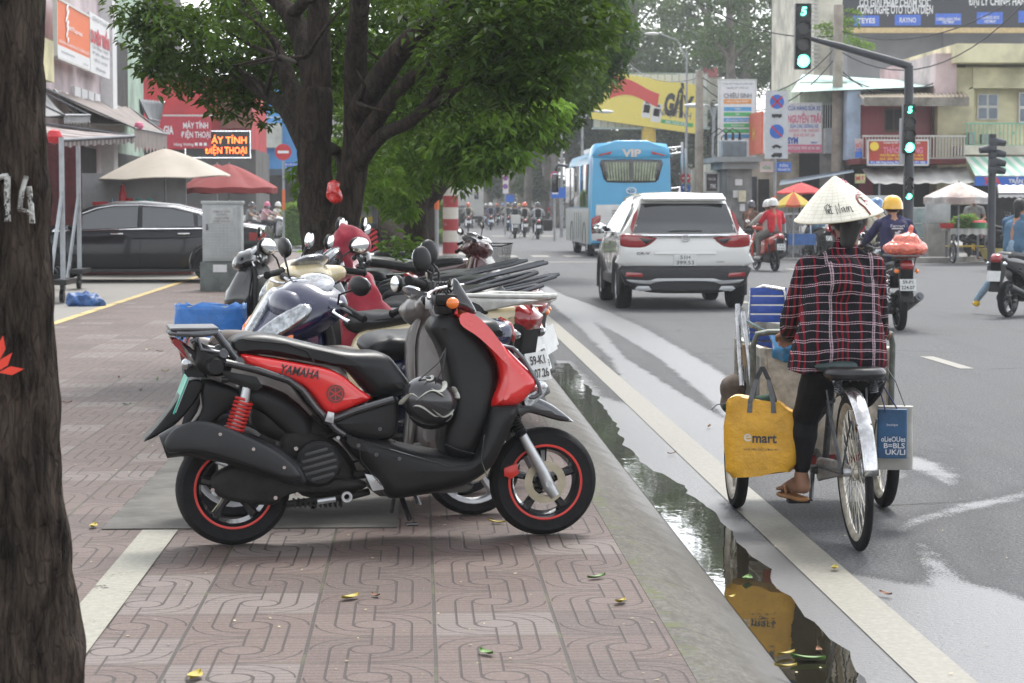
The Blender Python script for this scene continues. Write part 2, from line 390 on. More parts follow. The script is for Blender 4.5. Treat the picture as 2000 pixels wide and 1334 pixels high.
# ---- pavement with pressed S-loop tiles
def pavement():
    m,nt,b=newmat('pressed_tiles'); b.inputs['Specular IOR Level'].default_value=.3; vec,(x,y,z)=worldpos(nt)
    wob=noi(nt,vec,2.5,2)*.004
    tx=(x-.05+wob)/.4; ty=(y-.093+wob)/.4
    u=tx.frac()-.5; v=ty.frac()-.5; row=(ty.floor()/2).frac().gt(.25)
    au=u.abs(); rad=(u*u+v*v).sqrt()
    # arcs where (u>0 xor v>0) xor row
    up=u.gt(0); vp=v.gt(0)
    s1=(up-vp).abs(); arc=(s1-row).abs()
    def line(d,w,soft=.006): return E(nt,d.abs().step(w+soft,w).v) if False else (d.abs()._m('MULTIPLY',-1)+ (w+soft)).step(0,soft)
    rr=rad*arc+au*(E(nt,arc.v)*-1+1)
    g=line(rr-.17,.006).max(line(rr-.315,.006)).max(line(rad-.157,.004)).max(line((rad*arc+(E(nt,arc.v)*-1+1))-.47,.004))
    g=g.max(line(u,.005)*rad.gt(.157))
    ins=rad.gt(.157)
    hl=line(((v*10).frac()-.5)*.1,.004,.004)*ins*.8
    g=g.max(hl)
    jx=line(u.abs()-.5,.011); jy=line(v.abs()-.5,.007); jt=jx.max(jy)
    tid=nt.nodes.new('ShaderNodeCombineXYZ'); nt.links.new(tx.floor().v,tid.inputs[0]); nt.links.new(ty.floor().v,tid.inputs[1])
    wn=nt.nodes.new('ShaderNodeTexWhiteNoise'); nt.links.new(tid.outputs[0],wn.inputs['Vector']); tv=E(nt,wn.outputs['Value'])
    fine=noi(nt,vec,130,4,.8); med=noi(nt,vec,6,6,.7); big=noi(nt,vec,1.1,5,.6)
    c=mix(nt,tv,(.082,.054,.046),(.130,.093,.080)); c=mix(nt,tv.gt(.86)*.35,c,(.2,.19,.18)); c=mix(nt,tv.lt(.1)*.3,c,(.06,.05,.046)); c=mix(nt,fine.step(.5,.68)*.8,c,(.215,.18,.168)); c=mix(nt,fine.step(.48,.32)*.8,c,(.085,.065,.06))
    c=mix(nt,med.step(.5,.8)*.45,c,(.10,.085,.08)); c=mix(nt,big.step(.55,.75)*.4,c,(.11,.10,.09))
    c=mix(nt,g*.92,c,(.035,.027,.024)); 
    moss=noi(nt,vec,5,4).step(.5,.62)
    jc=mix(nt,moss*.55,(.04,.035,.03),(.075,.085,.035)); c=mix(nt,jt*.92,c,jc)
    # oily dark stain where the bikes stand
    px=(x-.0).abs(); 
    st=(noi(nt,vec,1.6,5,.65)).step(.56,.68)*.35; c=mix(nt,st,c,(.07,.055,.05))
    nt.links.new(c,b.inputs['Base Color']); nt.links.new((fine*.2+.62-med*.15).v,b.inputs['Roughness'])
    hgt=(g*-1.0+1)-jt*.6+fine*.35; bump(nt,b,hgt,.6,.006)
    q=MB(); q.grid(lambda a,c_:(-4.23+5.03*a,2+62*c_,.125),1,1); tag(q.build('pavement',m,smooth=False),kind='structure')
    # plain grey pavers on the shop side
    m2,nt,b=newmat('grey_pavers'); vec,(x,y,z)=worldpos(nt)
    br=nt.nodes.new('ShaderNodeTexBrick'); br.inputs['Scale'].default_value=5; nt.links.new(vec,br.inputs['Vector'])
    br.inputs['Color1'].default_value=(.2,.193,.18,1); br.inputs['Color2'].default_value=(.24,.235,.215,1); br.inputs['Mortar'].default_value=(.12,.11,.1,1); br.inputs['Mortar Size'].default_value=.035
    c=mix(nt,noi(nt,vec,2,6,.7).step(.45,.75)*.5,br.outputs['Color'],(.2,.19,.175)); nt.links.new(c,b.inputs['Base Color']); b.inputs['Roughness'].default_value=.8
    bump(nt,b,br.outputs['Fac'],.3,.004)
    q=MB(); q.grid(lambda a,c_:(-14+9.77*a,2+62*c_,.125),1,1); tag(q.build('shop_pavement',m2,smooth=False),kind='structure')
pavement()
paint=M('road_paint',(.5,.48,.44),.65,var=.25,vs=14,bs=90,bst=.3)
def worn(name,col,thr=.40,dens=30):
    m,nt,b=newmat(name); vec,_=worldpos(nt); n=noi(nt,vec,dens,6,.75); big=noi(nt,vec,3,4)
    nt.links.new(mix(nt,noi(nt,vec,40,5,.7).step(.35,.75),tuple(c*.72 for c in col),col),b.inputs['Base Color']); b.inputs['Roughness'].default_value=.6
    nt.links.new((n*.6+big*.4).step(thr-.03,thr+.03).v,b.inputs['Alpha']); return m
wp=worn('worn_white_paint',(.25,.238,.20),.34,70); yp=worn('worn_yellow_paint',(.55,.40,.14),.43); cp=worn('worn_cream_paint',(.27,.26,.21),.40,45)
def strip(name,pts,mat,z):
    b=MB(); 
    for a in pts: b.quad(*[(p[0],p[1],z) for p in a])
    return tag(b.build(name,mat,smooth=False),kind='structure')
random.seed(5)
# edge line following the kerb and bending into the side street
el=[(1.56,y,1.75,y) for y in np.arange(3,46,1.0)]
el+= [(1.66+.0*k,46+k,1.87,46+k) for k in range(0,8,2)]+[(1.75,55,1.95,55),(1.72,59,1.93,60),(1.55,63,1.8,64.2),(1.2,66,1.4,68),(.4,68.2,.4,70.2),(-3,69.5,-3,71.6)]
strip('edge_line',[((el[i][0],el[i][1]),(el[i][2],el[i][3]),(el[i+1][2],el[i+1][3]),(el[i+1][0],el[i+1][1])) for i in range(len(el)-1)],wp,.004)
rects=[]
def rc(x0,y0,x1,y1): rects.append(((x0,y0),(x1,y0),(x1,y1),(x0,y1)))
for y in (19.7,25.5,33,41,49): rc(4.95,y,5.08,y+1.6)
rc(2.0,56.8,16,57.25)
for k in range(9): rc(2.35+k*.95,62.6,2.85+k*.95,64.6)
for k in range(12): rc(2.3+k*1.2,103.5,2.9+k*1.2,106)
for y in (48,60,72): rc(8.6,y,8.75,y+3)
strip('lane_markings',rects,wp,.004)
strip('yellow_line',[((-4.29,10),(-4.17,10),(-4.17,62),(-4.29,62))],yp,.129)
strip('bay_line',[((-1.17,5.0),(-1.02,5.0),(-1.02,9.2),(-1.17,9.2))],cp,.129)
# concrete kerb: pavement edge slopes to the gutter, turns into the side street
km,nt,b=newmat('kerb_concrete'); vec,(x,y,z)=worldpos(nt)
mp=nt.nodes.new('ShaderNodeMapping'); mp.inputs['Scale'].default_value=(5,1.2,5); nt.links.new(vec,mp.inputs['Vector'])
c=mix(nt,noi(nt,vec,45,6,.85).step(.36,.64),(.05,.046,.038),(.135,.125,.107)); c=mix(nt,noi(nt,mp.outputs[0],3,7,.7).step(.45,.65)*.75,c,(.055,.049,.04))
ms=(x*-1+1.06+(noi(nt,vec,4,5)-.5)*.5).step(.1,.28)*noi(nt,vec,9,5,.7).step(.46,.66); c=mix(nt,ms*.85,c,(.075,.085,.02)); c=mix(nt,noi(nt,vec,2.2,6,.75).step(.5,.66)*.55,c,(.05,.045,.037))
wr=(x+(noi(nt,vec,4,5)-.5)*.22).step(1.0,1.14); c=mix(nt,wr*.75,c,(.04,.037,.03))
nt.links.new(c,b.inputs['Base Color']); nt.links.new((wr*-.35+.8).v,b.inputs['Roughness']); kj=((y+noi(nt,vec,8,3)*.02).frac()-.5).abs().gt(.493); c=mix(nt,kj*.7,c,(.03,.027,.022)); nt.links.new(c,b.inputs['Base Color']); bump(nt,b,noi(nt,vec,60,6,.8)-kj*.8,.8,.006)
path=[(.8,y) for y in list(np.arange(2,58,1.4))]+[(.8,59),(.7,61),(.3,63),(-.5,64.2),(-1.8,64.8),(-20,64.8)]
kb=MB()
prof=[(0,.125),(.0,.127),(.06,.124),(.20,.075),(.34,.012),(.372,.0),(.372,-.1)]
rings=[]
for i,p in enumerate(path):
    a=Vector(path[max(0,i-1)]); c_=Vector(path[min(len(path)-1,i+1)]); d=(c_-a).normalized(); nrm=Vector((d.y,-d.x))
    rings.append([(p[0]+nrm.x*o,p[1]+nrm.y*o,h) for o,h in prof])
kb.loft(rings,cap=False,closed=False); tag(kb.build('kerb',km,ang=50),kind='structure')
b=MB(); b.grid(lambda a,c_:(-14+14.2*a,64+.79*c_,.125),1,1); 
slab=M('slab_concrete',(.085,.08,.07),.75,var=.4,vs=4,bs=60,bst=.4)
b=MB(); b.box((-.72,11.6,.128),(1.25,4.75,.006)); tag(b.build('concrete_slab',slab,smooth=False),kind='structure')
# ================================================================ motorbikes
rubber=M('tyre_rubber',(.011,.011,.012),.75,var=.25,vs=20,bs=55,bst=.35,spec=.25)
blackp=M('matt_black_plastic',(.009,.009,.0095),.36,var=.5,vs=7,bs=230,bst=.2,spec=.3)
gloss=M('gloss_black',(.012,.012,.014),.14,var=0,coat=.8)
seatm=M('black_seat_vinyl',(.009,.0095,.0105),.33,var=.2,vs=6,bs=300,bst=.12,spec=.35)
redp=M('red_paint',(.62,.013,.012),.22,var=.06,vs=3,coat=1)
steel=M('brushed_steel',(.55,.56,.58),.28,metal=1,var=.15)
dsteel=M('dark_grey_tube',(.13,.135,.145),.3,metal=.7,var=.15)
chrome=M('chrome',(.8,.8,.82),.07,metal=1,var=0)
silver=M('silver_paint',(.5,.51,.52),.35,metal=.7,var=.12)
engm=M('dark_engine',(.022,.021,.02),.6,metal=.3,var=.35,vs=18,bs=70,bst=.3,spec=.3)
redm=M('red_trim',(.55,.03,.02),.35,var=.1)
spring=M('red_spring',(.45,.02,.015),.35,var=.1)
mirrorm=M('mirror_glass',(.85,.87,.88),.03,metal=1,var=0)
glassl=M('clear_lens',(.42,.44,.45),.12,metal=.85,var=.55,vs=28,bs=24,bst=.5,coat=1)
redl=M('red_lens',(.28,.010,.012),.15,var=.15,vs=40,coat=1)
orl=M('orange_lens',(.85,.2,.02),.15,var=.1,vs=40,coat=1)
platem=M('plate_white',(.62,.63,.62),.5,var=.12)
inkm=M('black_ink',(.02,.02,.02),.6,var=0)
goldm=M('brake_disc_gold',(.45,.40,.30),.35,metal=.8,var=.2)
def wheel(parent,x,z,Rr,w=.1,style='alloy',spokes=5,rimm=None,T=None,y=0,n=48,stripe=None,disc=False,name='wheel'):
    rimm=rimm or gloss; T=T or Matrix()
    rr=Rr*.68 if Rr<.24 else Rr*.79
    if w<.07: rr=Rr-.045
    b=MB(); b.T=T@Matrix.Translation((x,y,z)); ww=w*.42
    b.lathe([(rr-.018,-ww*.7),(rr-.004,-ww),(rr+.004,-ww),(rr-.004,-ww*.55),(rr-.022,-ww*.3),(rr-.022,ww*.3),(rr-.004,ww*.55),(rr+.004,ww),(rr-.004,ww),(rr-.018,ww*.7),(rr-.03,0),(rr-.018,-ww*.7)],n,ax='y')
    b.lathe([(.001,-ww*1.1),(.03,-ww*1.1),(.04,-ww*.6),(.04,ww*.6),(.03,ww*1.1),(.001,ww*1.1)],20,ax='y')
    if style=='alloy':
        for k in range(spokes):
            a=2*PI*k/spokes+.35; d=Vector((math.cos(a),0,math.sin(a))); t=Vector((-math.sin(a),0,math.cos(a)))
            rg=[]
            for q,hw,th in ((.03,.021,.022),(.5*rr,.0135,.016),(rr-.02,.019,.014)):
                c=d*q; rg.append([c+t*hw+Vector((0,-th,0)),c+t*hw*.5+Vector((0,-th*1.4,0)),c-t*hw*.5+Vector((0,-th*1.4,0)),c-t*hw+Vector((0,-th,0)),c-t*hw+Vector((0,th,0)),c+t*hw+Vector((0,th,0))])
            b.loft(rg)
    else:
        for k in range(spokes):
            a=2*PI*k/spokes; s=1 if k%2 else -1; a2=a+(.35 if (k//2)%2 else -.35)
            b.tube([(.03*math.cos(a2),s*ww*.9,.03*math.sin(a2)),((rr-.02)*math.cos(a),0,(rr-.02)*math.sin(a))],.0016,4,cap=False)
    o=b.build(name,rimm,parent)
    b=MB(); b.T=T@Matrix.Translation((x,y,z)); hw=w/2; pr=[]
    for k in range(13):
        a=PI*(k/12)-.0; pr.append((rr+(Rr-rr)*math.sin(a)**.62,-hw*math.cos(a)*(1.0 if .15<k/12<.85 else .86)))
    b.lathe(pr+[pr[0]],n,ax='y'); b.build('tyre',rubber,o)
    if stripe:
        b=MB(); b.T=T@Matrix.Translation((x,y,z))
        for s in(-1,1): b.lathe([(rr-.006,s*(ww+.0015)),(rr+.001,s*(ww+.003)),(rr+.004,s*(ww+.0015))],n,ax='y')
        b.build('rim_stripe',stripe,o)
    if disc:
        b=MB(); b.T=T@Matrix.Translation((x,y-.045*(-1 if disc<0 else 1),z)); b.lathe([(.055,-.002),(.088,-.002),(.088,.002),(.055,.002),(.055,-.002)],40,ax='y')
        b.build('brake_disc',goldm,o)
    return o
# ---- the hero: red and black scooter, traced side-on in its own plane
HL=Vector((-.112,8.90,.125)); HA=math.atan2(.22,1.27)
def H(px,py,off=0.0):
    r,_=ray(px,py); n=Vector((-math.sin(HA),math.cos(HA),0)); d=Vector((math.cos(HA),math.sin(HA),0))
    o=HL-n*off; t=(o-Vector((0,0,HC))).dot(n)/r.dot(n); P=Vector((0,0,HC))+r*t
    return ((P-HL).dot(d),P.z-HL.z)
def HO(pts,off=0.0): return [H(a,b,off) for a,b in pts]
def H3(px,py,off=0.0): a=H(px,py,off); return Vector((a[0],-off,a[1]))
def hero():
    t=empty('scooter',HL,HA,'red and black scooter with red rear spring and rack, nearest in the parked row','scooter')
    rw=H(455,955); fw=H(1060,940)
    w=wheel(t,rw[0],.233,.231,.125,stripe=redm,spokes=5,n=64); w.name='rear_wheel'
    w=wheel(t,fw[0],.228,.226,.115,stripe=redm,spokes=5,n=64,disc=1); w.name='front_wheel'
    # body shells
    b=MB(); b.puff(HO([(846,642),(862,620),(900,617),(925,638),(950,670),(972,708),(976,745),(966,792),(950,845),(933,882),(915,897),(878,893),(870,868),(878,815),(884,760),(876,706),(862,672)],.14),.30,.05,wf=lambda x,z:.7+.3*min(1,max(0,(.85-z)/.35)))
    shi=b.build('leg_shield',blackp,t)
    b=MB(); b.puff(HO([(893,616),(918,619),(943,633),(972,660),(1005,694),(1050,742),(1037,767),(1012,791),(962,794),(972,760),(978,740),(973,706),(952,672),(926,640)],.15),.38,.05,k=6,wf=lambda x,z:.74+.26*min(1,max(0,(.98-z)/.4)))
    b.build('front_panel',redp,t)
    b=MB(); b.puff(HO([(1050,744),(1062,752),(1058,766),(1040,772),(1025,780),(1014,790)],.03),.28,.03); b.build('headlight',glassl,t)
    b=MB(); b.puff(HO([(962,796),(1012,793),(1002,832),(985,868),(968,905),(935,935),(890,955),(800,972),(760,974),(742,950),(712,912),(688,882),(664,846),(700,856),(760,862),(800,878),(850,888),(905,897),(928,888),(946,850)],.17),.40,.05); b.build('floor_panel',blackp,t)
    b=MB(); b.puff(HO([(735,950),(745,972),(835,968),(930,950),(900,955),(800,955)],.15),.26,.02); b.build('belly_pan',M('brown_black_plastic',(.05,.045,.04),.6),t)
    b=MB(); b.puff(HO([(640,822),(700,795),(768,775),(780,790),(775,850),(745,862),(700,857),(668,846)],.15),.32,.03); b.build('side_panel',blackp,t)
    b=MB(); b.puff(HO([(470,693),(505,696),(600,712),(642,721),(672,735),(700,758),(727,779),(690,796),(652,810),(634,806),(612,776),(586,751),(542,736),(492,720)],.15),.33,.03); rp=b.build('rear_panel',redp,t)
    b=MB(); b.puff(HO([(450,674),(462,660),(490,653),(530,654),(582,666),(640,680),(690,688),(735,688),(762,697),(782,722),(801,748),(797,764),(775,774),(738,777),(720,768),(694,738),(668,718),(600,706),(520,694),(470,690)],.10),.27,.055,k=6,wf=lambda x,z:1.0 if x<.1 else max(.72,1-(x-.1)*1.6)); se=b.build('seat',seatm,t)
    b=MB(); b.tube([H3(*p,.146) for p in ((478,664),(560,672),(600,686),(613,706))],.0035,6); b.build('seat_seam',blackp,se)
    b=MB()
    for L,of in (([(700,858),(705,900),(745,948)],.2),([(946,850),(940,900),(952,932)],.2),([(962,796),(1012,794)],.19),([(870,868),(900,880),(928,886)],.19),([(668,848),(770,880),(880,912),(925,905)],.203)): b.tube([H3(*q,of) for q in L],.0022,5)
    b.build('panel_seam',gloss,t)
    for q in ((700,870),(735,888),(780,896),(690,800),(715,790),(742,838)): b=MB(); b.lathe([(.001,-.004),(.007,-.004),(.008,0)],10,H3(*q,.2 if q[1]>850 else .162),'y'); b.build('screw',dsteel,t)
    # frame tubes
    b=MB()
    for s in(.165,-.165):
        b.tube([Vector((p.x,-s,p.z)) for p in [H3(*q,.16) for q in ((440,708),(500,722),(562,742),(590,762),(615,795),(655,838),(672,850))]],.0155,10)
        b.tube([Vector((p.x,-s,p.z)) for p in [H3(*q,.16) for q in ((642,822),(700,800),(768,780))]],.0155,10)
    b.build('frame_tube',gloss,t)
    # engine and transmission
    b=MB()
    for p in ([(560,835),(640,850),(690,900),(700,960),(640,972),(590,968),(560,930),(545,880)],): b.puff(HO(p,.06),.2,.04)
    b.puff(HO([(420,925),(470,905),(560,930),(700,935),(705,955),(600,960),(560,965),(530,985),(440,975),(412,950)],.1),.09,.02,y0=-.10)
    b.puff(HO([(500,780),(560,800),(640,830),(650,850),(600,870),(540,860),(490,830)],.02),.16,.04)
    b.tube([H3(560,985,.1),H3(640,975,.1),H3(690,968,.1),H3(720,960,.08)],.015,8); b.tube([H3(665,925,.12),H3(600,948,.13),H3(560,945,.13)],.019,10)
    b.tube([H3(690,928,.12),H3(730,925,.1),H3(745,900,.05)],.017,8)
    random.seed(4)
    for k in range(26):
        p=H3(random.uniform(530,740),random.uniform(820,975),.06); b.tube([p,p+Vector((random.uniform(-.09,.09),random.uniform(-.04,.02),random.uniform(-.05,.06)))],random.uniform(.004,.011),6)
    for k in range(10):
        p=H3(575+k*10,982,.09); b.box(p,(.006,.08,.03))
    en=b.build('engine',engm,t)
    b=MB(); c=H(622,905,.15)
    b.lathe([(.001,-.03),(.078,-.03),(.092,-.018),(.094,.02)],32,(c[0],-.15,c[1]),'y')
    fc=b.build('fan_cover',blackp,en)
    b=MB()
    for k in range(5):
        zz=(k-2)*.026; L=math.sqrt(max(.0001,.07**2-zz**2)); T=place((c[0],-.183,c[1]),(0,R(-14),0)); b.T=T; b.box((0,0,zz),(L*2,.008,.012),bev=.003)
    b.build('fan_slat',M('grey_black_plastic',(.045,.046,.048),.5),fc)
    for q in ((415,957),(538,972),(578,876),(580,965),(735,940),(660,855)): 
        b=MB(); p=H3(*q,.19); b.lathe([(.001,-.006),(.008,-.006),(.009,0)],12,p,'y'); b.build('bolt',chrome,t)
    # silver brackets
    b=MB(); b.puff(HO([(712,925),(745,930),(757,938),(748,955),(727,958)],.16),.02,.004,y0=-.17); b.tube([H3(620,980,.13),H3(655,975,.13)],.012,8); b.lathe([(.012,-.012),(.022,-.012),(.022,.012),(.012,.012)],18,H3(677,970,.13),'y')
    b.build('foot_bracket',silver,t); b=MB(); b.puff(HO([(634,822),(640,803),(652,806),(650,826)],.18),.02,.005,y0=-.19); b.build('foot_peg',silver,t)
    # exhaust
    b=MB(); b.tube([H3(*q,.17) for q in ((318,872),(345,862),(375,858),(450,872),(530,900),(575,925),(592,942))],[.05,.062,.068,.07,.066,.045,.02],20)
    b.puff(HO([(322,862),(340,838),(372,824),(400,822),(440,833),(490,855),(540,880),(572,905),(590,932),(560,938),(500,915),(430,893),(372,880),(330,885)],.23),.035,.017,y0=-.228)
    ex=b.build('exhaust',M('exhaust_black',(.017,.018,.02),.4,metal=.2,var=.15,vs=12),t)
    for q in ((430,848),(495,877),(555,913)): b=MB(); b.lathe([(.001,-.005),(.007,-.005),(.008,0)],12,H3(*q,.247),'y'); b.build('bolt',chrome,ex)
    # shock absorber
    top=H3(478,778,.15); bot=H3(456,846,.15); b=MB(); pts=[]; N_=150
    ax=(bot-top); a1,a2=frame(ax)
    for k in range(N_+1): an=k/N_*2*PI*9; pts.append(top+ax*(.02+.96*k/N_)+(a1*math.cos(an)+a2*math.sin(an))*.034)
    b.tube(pts,.0062,6); sp=b.build('shock_spring',spring,t)
    b=MB(); b.tube([H3(483,752,.15),H3(478,778,.15),bot,H3(452,862,.15)],[.016,.02,.02,.018],12); b.build('shock_body',silver,sp)
    b=MB(); b.puff(HO([(430,722),(500,735),(512,755),(498,762),(445,745)],.14),.02,.004,y0=-.16); b.tube([H3(432,742,.17),H3(446,742,.17)],.013,8); b.build('shock_bracket',blackp,t)
    # inner rear mudguard, number plate, rear light
    b=MB(); b.puff(HO([(368,742),(398,748),(372,795),(335,834),(280,862),(306,832),(334,796),(354,765)],.05),.16,.008); b.puff(HO([(392,740),(470,762),(462,792),(430,812),(395,850),(350,872),(372,832),(395,795)],.03),.14,.02); b.build('rear_fender',blackp,t)
    b=MB(); b.puff(HO([(470,745),(560,770),(618,830),(600,870),(560,860),(500,800),(470,790)],.03),.18,.04); b.build('air_box',blackp,t)
    T=place((H(352,770)[0],0,H(352,770)[1]),(0,R(22),0)); b=MB(); b.T=T; b.box((0,0,0),(.006,.19,.14)); pl=b.build('number_plate',platem,t)
    b=MB(); b.T=T; b.box((-.004,0,0),(.006,.21,.155),bev=.002); b.build('plate_frame',M('green_edge',(.03,.4,.3),.3),pl)
    b=MB(); b.puff(HO([(332,661),(352,664),(385,690),(383,705),(366,703),(350,685)],.05),.17,.03); tl=b.build('tail_light',redl,t)
    b=MB(); b.puff(HO([(352,668),(384,690),(380,708),(368,704)],.08),.21,.02); b.build('clear_lens',glassl,tl)
    b=MB(); b.puff(HO([(382,668),(432,690),(452,702),(448,730),(410,735),(380,715),(384,690)],.1),.26,.03); b.build('tail_cover',blackp,t)
    b=MB(); b.lathe([(.001,-.05),(.03,-.05),(.034,0),(.034,.04)],20,H3(420,715,.15),'y'); b.build('side_reflector',blackp,t)
    # rack
    b=MB(); 
    for s in (1,-1):
        Q=lambda L,r,off=.13:b.tube([Vector((p.x,-s*off,p.z)) for p in [H3(*q,off) for q in L]],r,10)
        Q([(345,652),(395,653),(424,650),(468,706)],.012); Q([(372,668),(386,660),(394,682),(437,690)],.008); Q([(362,700-30),(368,655),(400,655)],.007)
        b.lathe([(.001,-.012),(.018,-.012),(.018,.012),(.001,.012)],14,(H3(468,706,.13).x,-s*.135,H3(468,706,.13).z),'y'); b.lathe([(.001,-.012),(.018,-.012),(.018,.012)],14,(H3(437,690,.13).x,-s*.135,H3(437,690,.13).z),'y')
    x0,z0=H(345,652,.13); b.tube([(H(424,650,.13)[0],-.13,z0+.004),(x0+.02,-.13,z0),(x0-.02,-.08,z0),(x0-.02,.08,z0),(x0+.02,.13,z0),(H(424,650,.13)[0],.13,z0+.004)],.011,10)
    for k in (-.06,0,.06): b.tube([(x0-.01,k,z0),(x0+.18,k,z0)],.007,8)
    b.box((x0+.07,0,z0+.018),(.19,.27,.012),bev=.005)
    b.build('rear_rack',dsteel,t)
    # fork, mudguard
    b=MB()
    for s in (.085,-.085):
        P=[H3(*q,.085) for q in ((1018,845),(1040,885),(1060,920),(1072,950),(1084,968))]
        b.tube([Vector((p.x,-s,p.z)) for p in P],[.018,.021,.024,.026,.022],16)
    b.lathe([(.001,-.11),(.014,-.11),(.014,.11),(.001,.11)],12,(fw[0],0,.228),'y')
    fo=b.build('fork',silver,t)
    b=MB()
    for s in (.085,-.085):
        A=H3(995,808,.085); B=H3(1020,850,.085); pts=[];rs=[]
        for k in range(19): q=A.lerp(B,k/18); pts.append(Vector((q.x,-s,q.z))); rs.append(.021+(.006 if k%2 else 0))
        b.tube(pts,rs,14)
    b.build('fork_boot',blackp,fo)
    b=MB(); b.puff(HO([(985,915),(1010,905),(1014,925),(1000,935),(985,930)],.07),.03,.008,y0=-.06); b.build('brake_caliper',redm,fo)
    b=MB(); b.puff(HO([(998,782),(1015,774),(1040,773),(1078,790),(1122,824),(1090,822),(1055,812),(1030,806),(1014,818),(1000,806)],.05),.135,.022,cr=.5); b.build('front_fender',M('gunmetal_gloss',(.06,.062,.068),.12,metal=.6,var=0,coat=1),t)
    # crash bar
    b=MB()
    for s in (.15,-.15): b.tube([Vector((p.x,-s*k,p.z)) for p,k in zip([H3(*q,.15) for q in ((980,676),(1003,680),(1022,700),(1052,750),(1056,768),(1045,776),(1022,778))],(.8,.9,1,1,1,.95,.8))],.0085,10)
    b.build('crash_bar',dsteel,t)
    # steering column, bars
    st=H3(870,600); hb=H3(848,556)
    b=MB(); b.tube([H3(862,622),H3(846,600),hb],[.03,.022,.02],12)
    for q,o_ in (((838,592),.03),((858,606),-.03)): b.box(H3(*q,o_),(.03,.02,.05),bev=.004)
    b.build('steering_column',steel,t)
    # the bar is turned so both grips show: near one up left, far one behind
    G1=H3(800,548,.30); G1b=H3(826,556,.22); G2=H3(880,566,-.3); G2b=H3(868,562,-.22)
    b=MB(); b.tube([G1,G1b,H3(842,568,.12),hb+Vector((.01,0,-.01)),H3(866,570,-.12),G2b,G2],.011,10)
    hbm=b.build('handlebar',gloss,t)
    for A,B in ((G1,G1b),(G2,G2b)):
        b=MB(); d=(B-A).normalized(); b.tube([A-d*.012,A-d*.01,A,A+d*.002,B,B+d*.002,B+d*.012],[.010,.019,.019,.0165,.0165,.022,.022],16); b.build('grip',rubber,hbm)
        b=MB(); b.box(B+d*.04,(.06,.05,.045),r=Euler((0,0,math.atan2(d.y,d.x))),bev=.012); b.build('switch_housing',blackp,hbm)
    b=MB(); b.tube([H3(872,560,.14),H3(846,566,.2),H3(836,575,.25),H3(838,583,.27)],[.006,.006,.007,.009],8); b.tube([H3(905,556,-.1),H3(880,560,-.05)],.006,8)
    b.build('brake_lever',steel,hbm)
    b=MB()
    for k in range(7):
        random.seed(k); P=H3(840+k*6,575,.1-k*.03); b.tube([P,P+Vector((.03,-.02,.05)),P+Vector((.07,.01,0)),H3(880,620,0)],.0045,6)
    b.box(H3(868,585,.05),(.1,.1,.05),bev=.02); b.box(H3(862,600,0),(.07,.14,.06),bev=.02)
    b.build('cable_bundle',blackp,hbm)
    b=MB(); b.puff(HO([(884,545),(892,547),(908,575),(926,607),(918,613),(898,604),(868,592),(880,570)],.03),.2,.02,wf=lambda x,z:.35+.65*min(1,max(0,(1.1-z)/.12))); b.build('fly_screen',gloss,t)
    for q,off in (((884,592),.13),((905,607),-.02)):
        b=MB(); b.ell(H3(*q,off),(.027,.02,.024)); bl=b.build('turn_signal',orl,t)
    # mirrors
    for q0,q1,off in (((843,562),(824,506),.2),((858,560),(838,492),-.25)):
        b=MB(); b.tube([H3(*q0,off),H3(q0[0]-1,q0[1]-28,off),H3(q1[0]+6,q1[1]+22,off)],.0055,8); b.tube([H3(q0[0],q0[1]+6,off),H3(q0[0],q0[1]-12,off)],.011,10)
        st=b.build('mirror',blackp,t)
        c=H3(*q1,off); b=MB(); b.ell(c,(.018,.046,.054),18,rot=(0,R(-8),R(-62))); b.build('mirror_shell',blackp,st)
        b=MB(); b.ell(c+Vector((-.006,.014,0)),(.008,.04,.047),18,rot=(0,R(-8),R(-62))); b.build('mirror_face',mirrorm,st)
    # stand
    b=MB(); b.tube([H3(782,965,.05),H3(800,1015,.12)],.011,8); b.box(H3(804,1024,.14),(.05,.03,.012),bev=.004)
    b.tube([H3(770,970,-.02),H3(765,1000,-.05)],.009,6); b.build('side_stand',gloss,t)
    # writing on the flank
    yw=-.1665
    a=H(586,738-12,.165); T=Matrix.Translation((a[0],yw,a[1]))@Euler((PI/2,0,0)).to_matrix().to_4x4()@Matrix.Rotation(R(-10.5),4,'Z')
    text('lettering','YAMAHA',.037,rp,inkm,T,width=.155,bold=.018,shear=.2)
    c=H(655,769,.165); b=MB(); b.lathe([(.001,-.001),(.036,-.001),(.036,.0)],32,(c[0],yw-.001,c[1]),'y'); b.build('emblem_disc',M('emblem_dark',(.09,.035,.035),.3,var=0),rp)
    b=MB()
    for k in range(3):
        for s in (1,): b.T=Matrix.Translation((c[0],yw-.0028,c[1]))@Matrix.Rotation(R(60*k),4,'Y'); b.box((0,0,0),(.004,.001,.056)); 
    b.T=Matrix(); b.lathe([(.027,-.0005),(.030,-.0005),(.030,.0005),(.027,.0005)],32,(c[0],yw-.0028,c[1]),'y'); b.build('emblem',redm,rp)
    return t
hero()
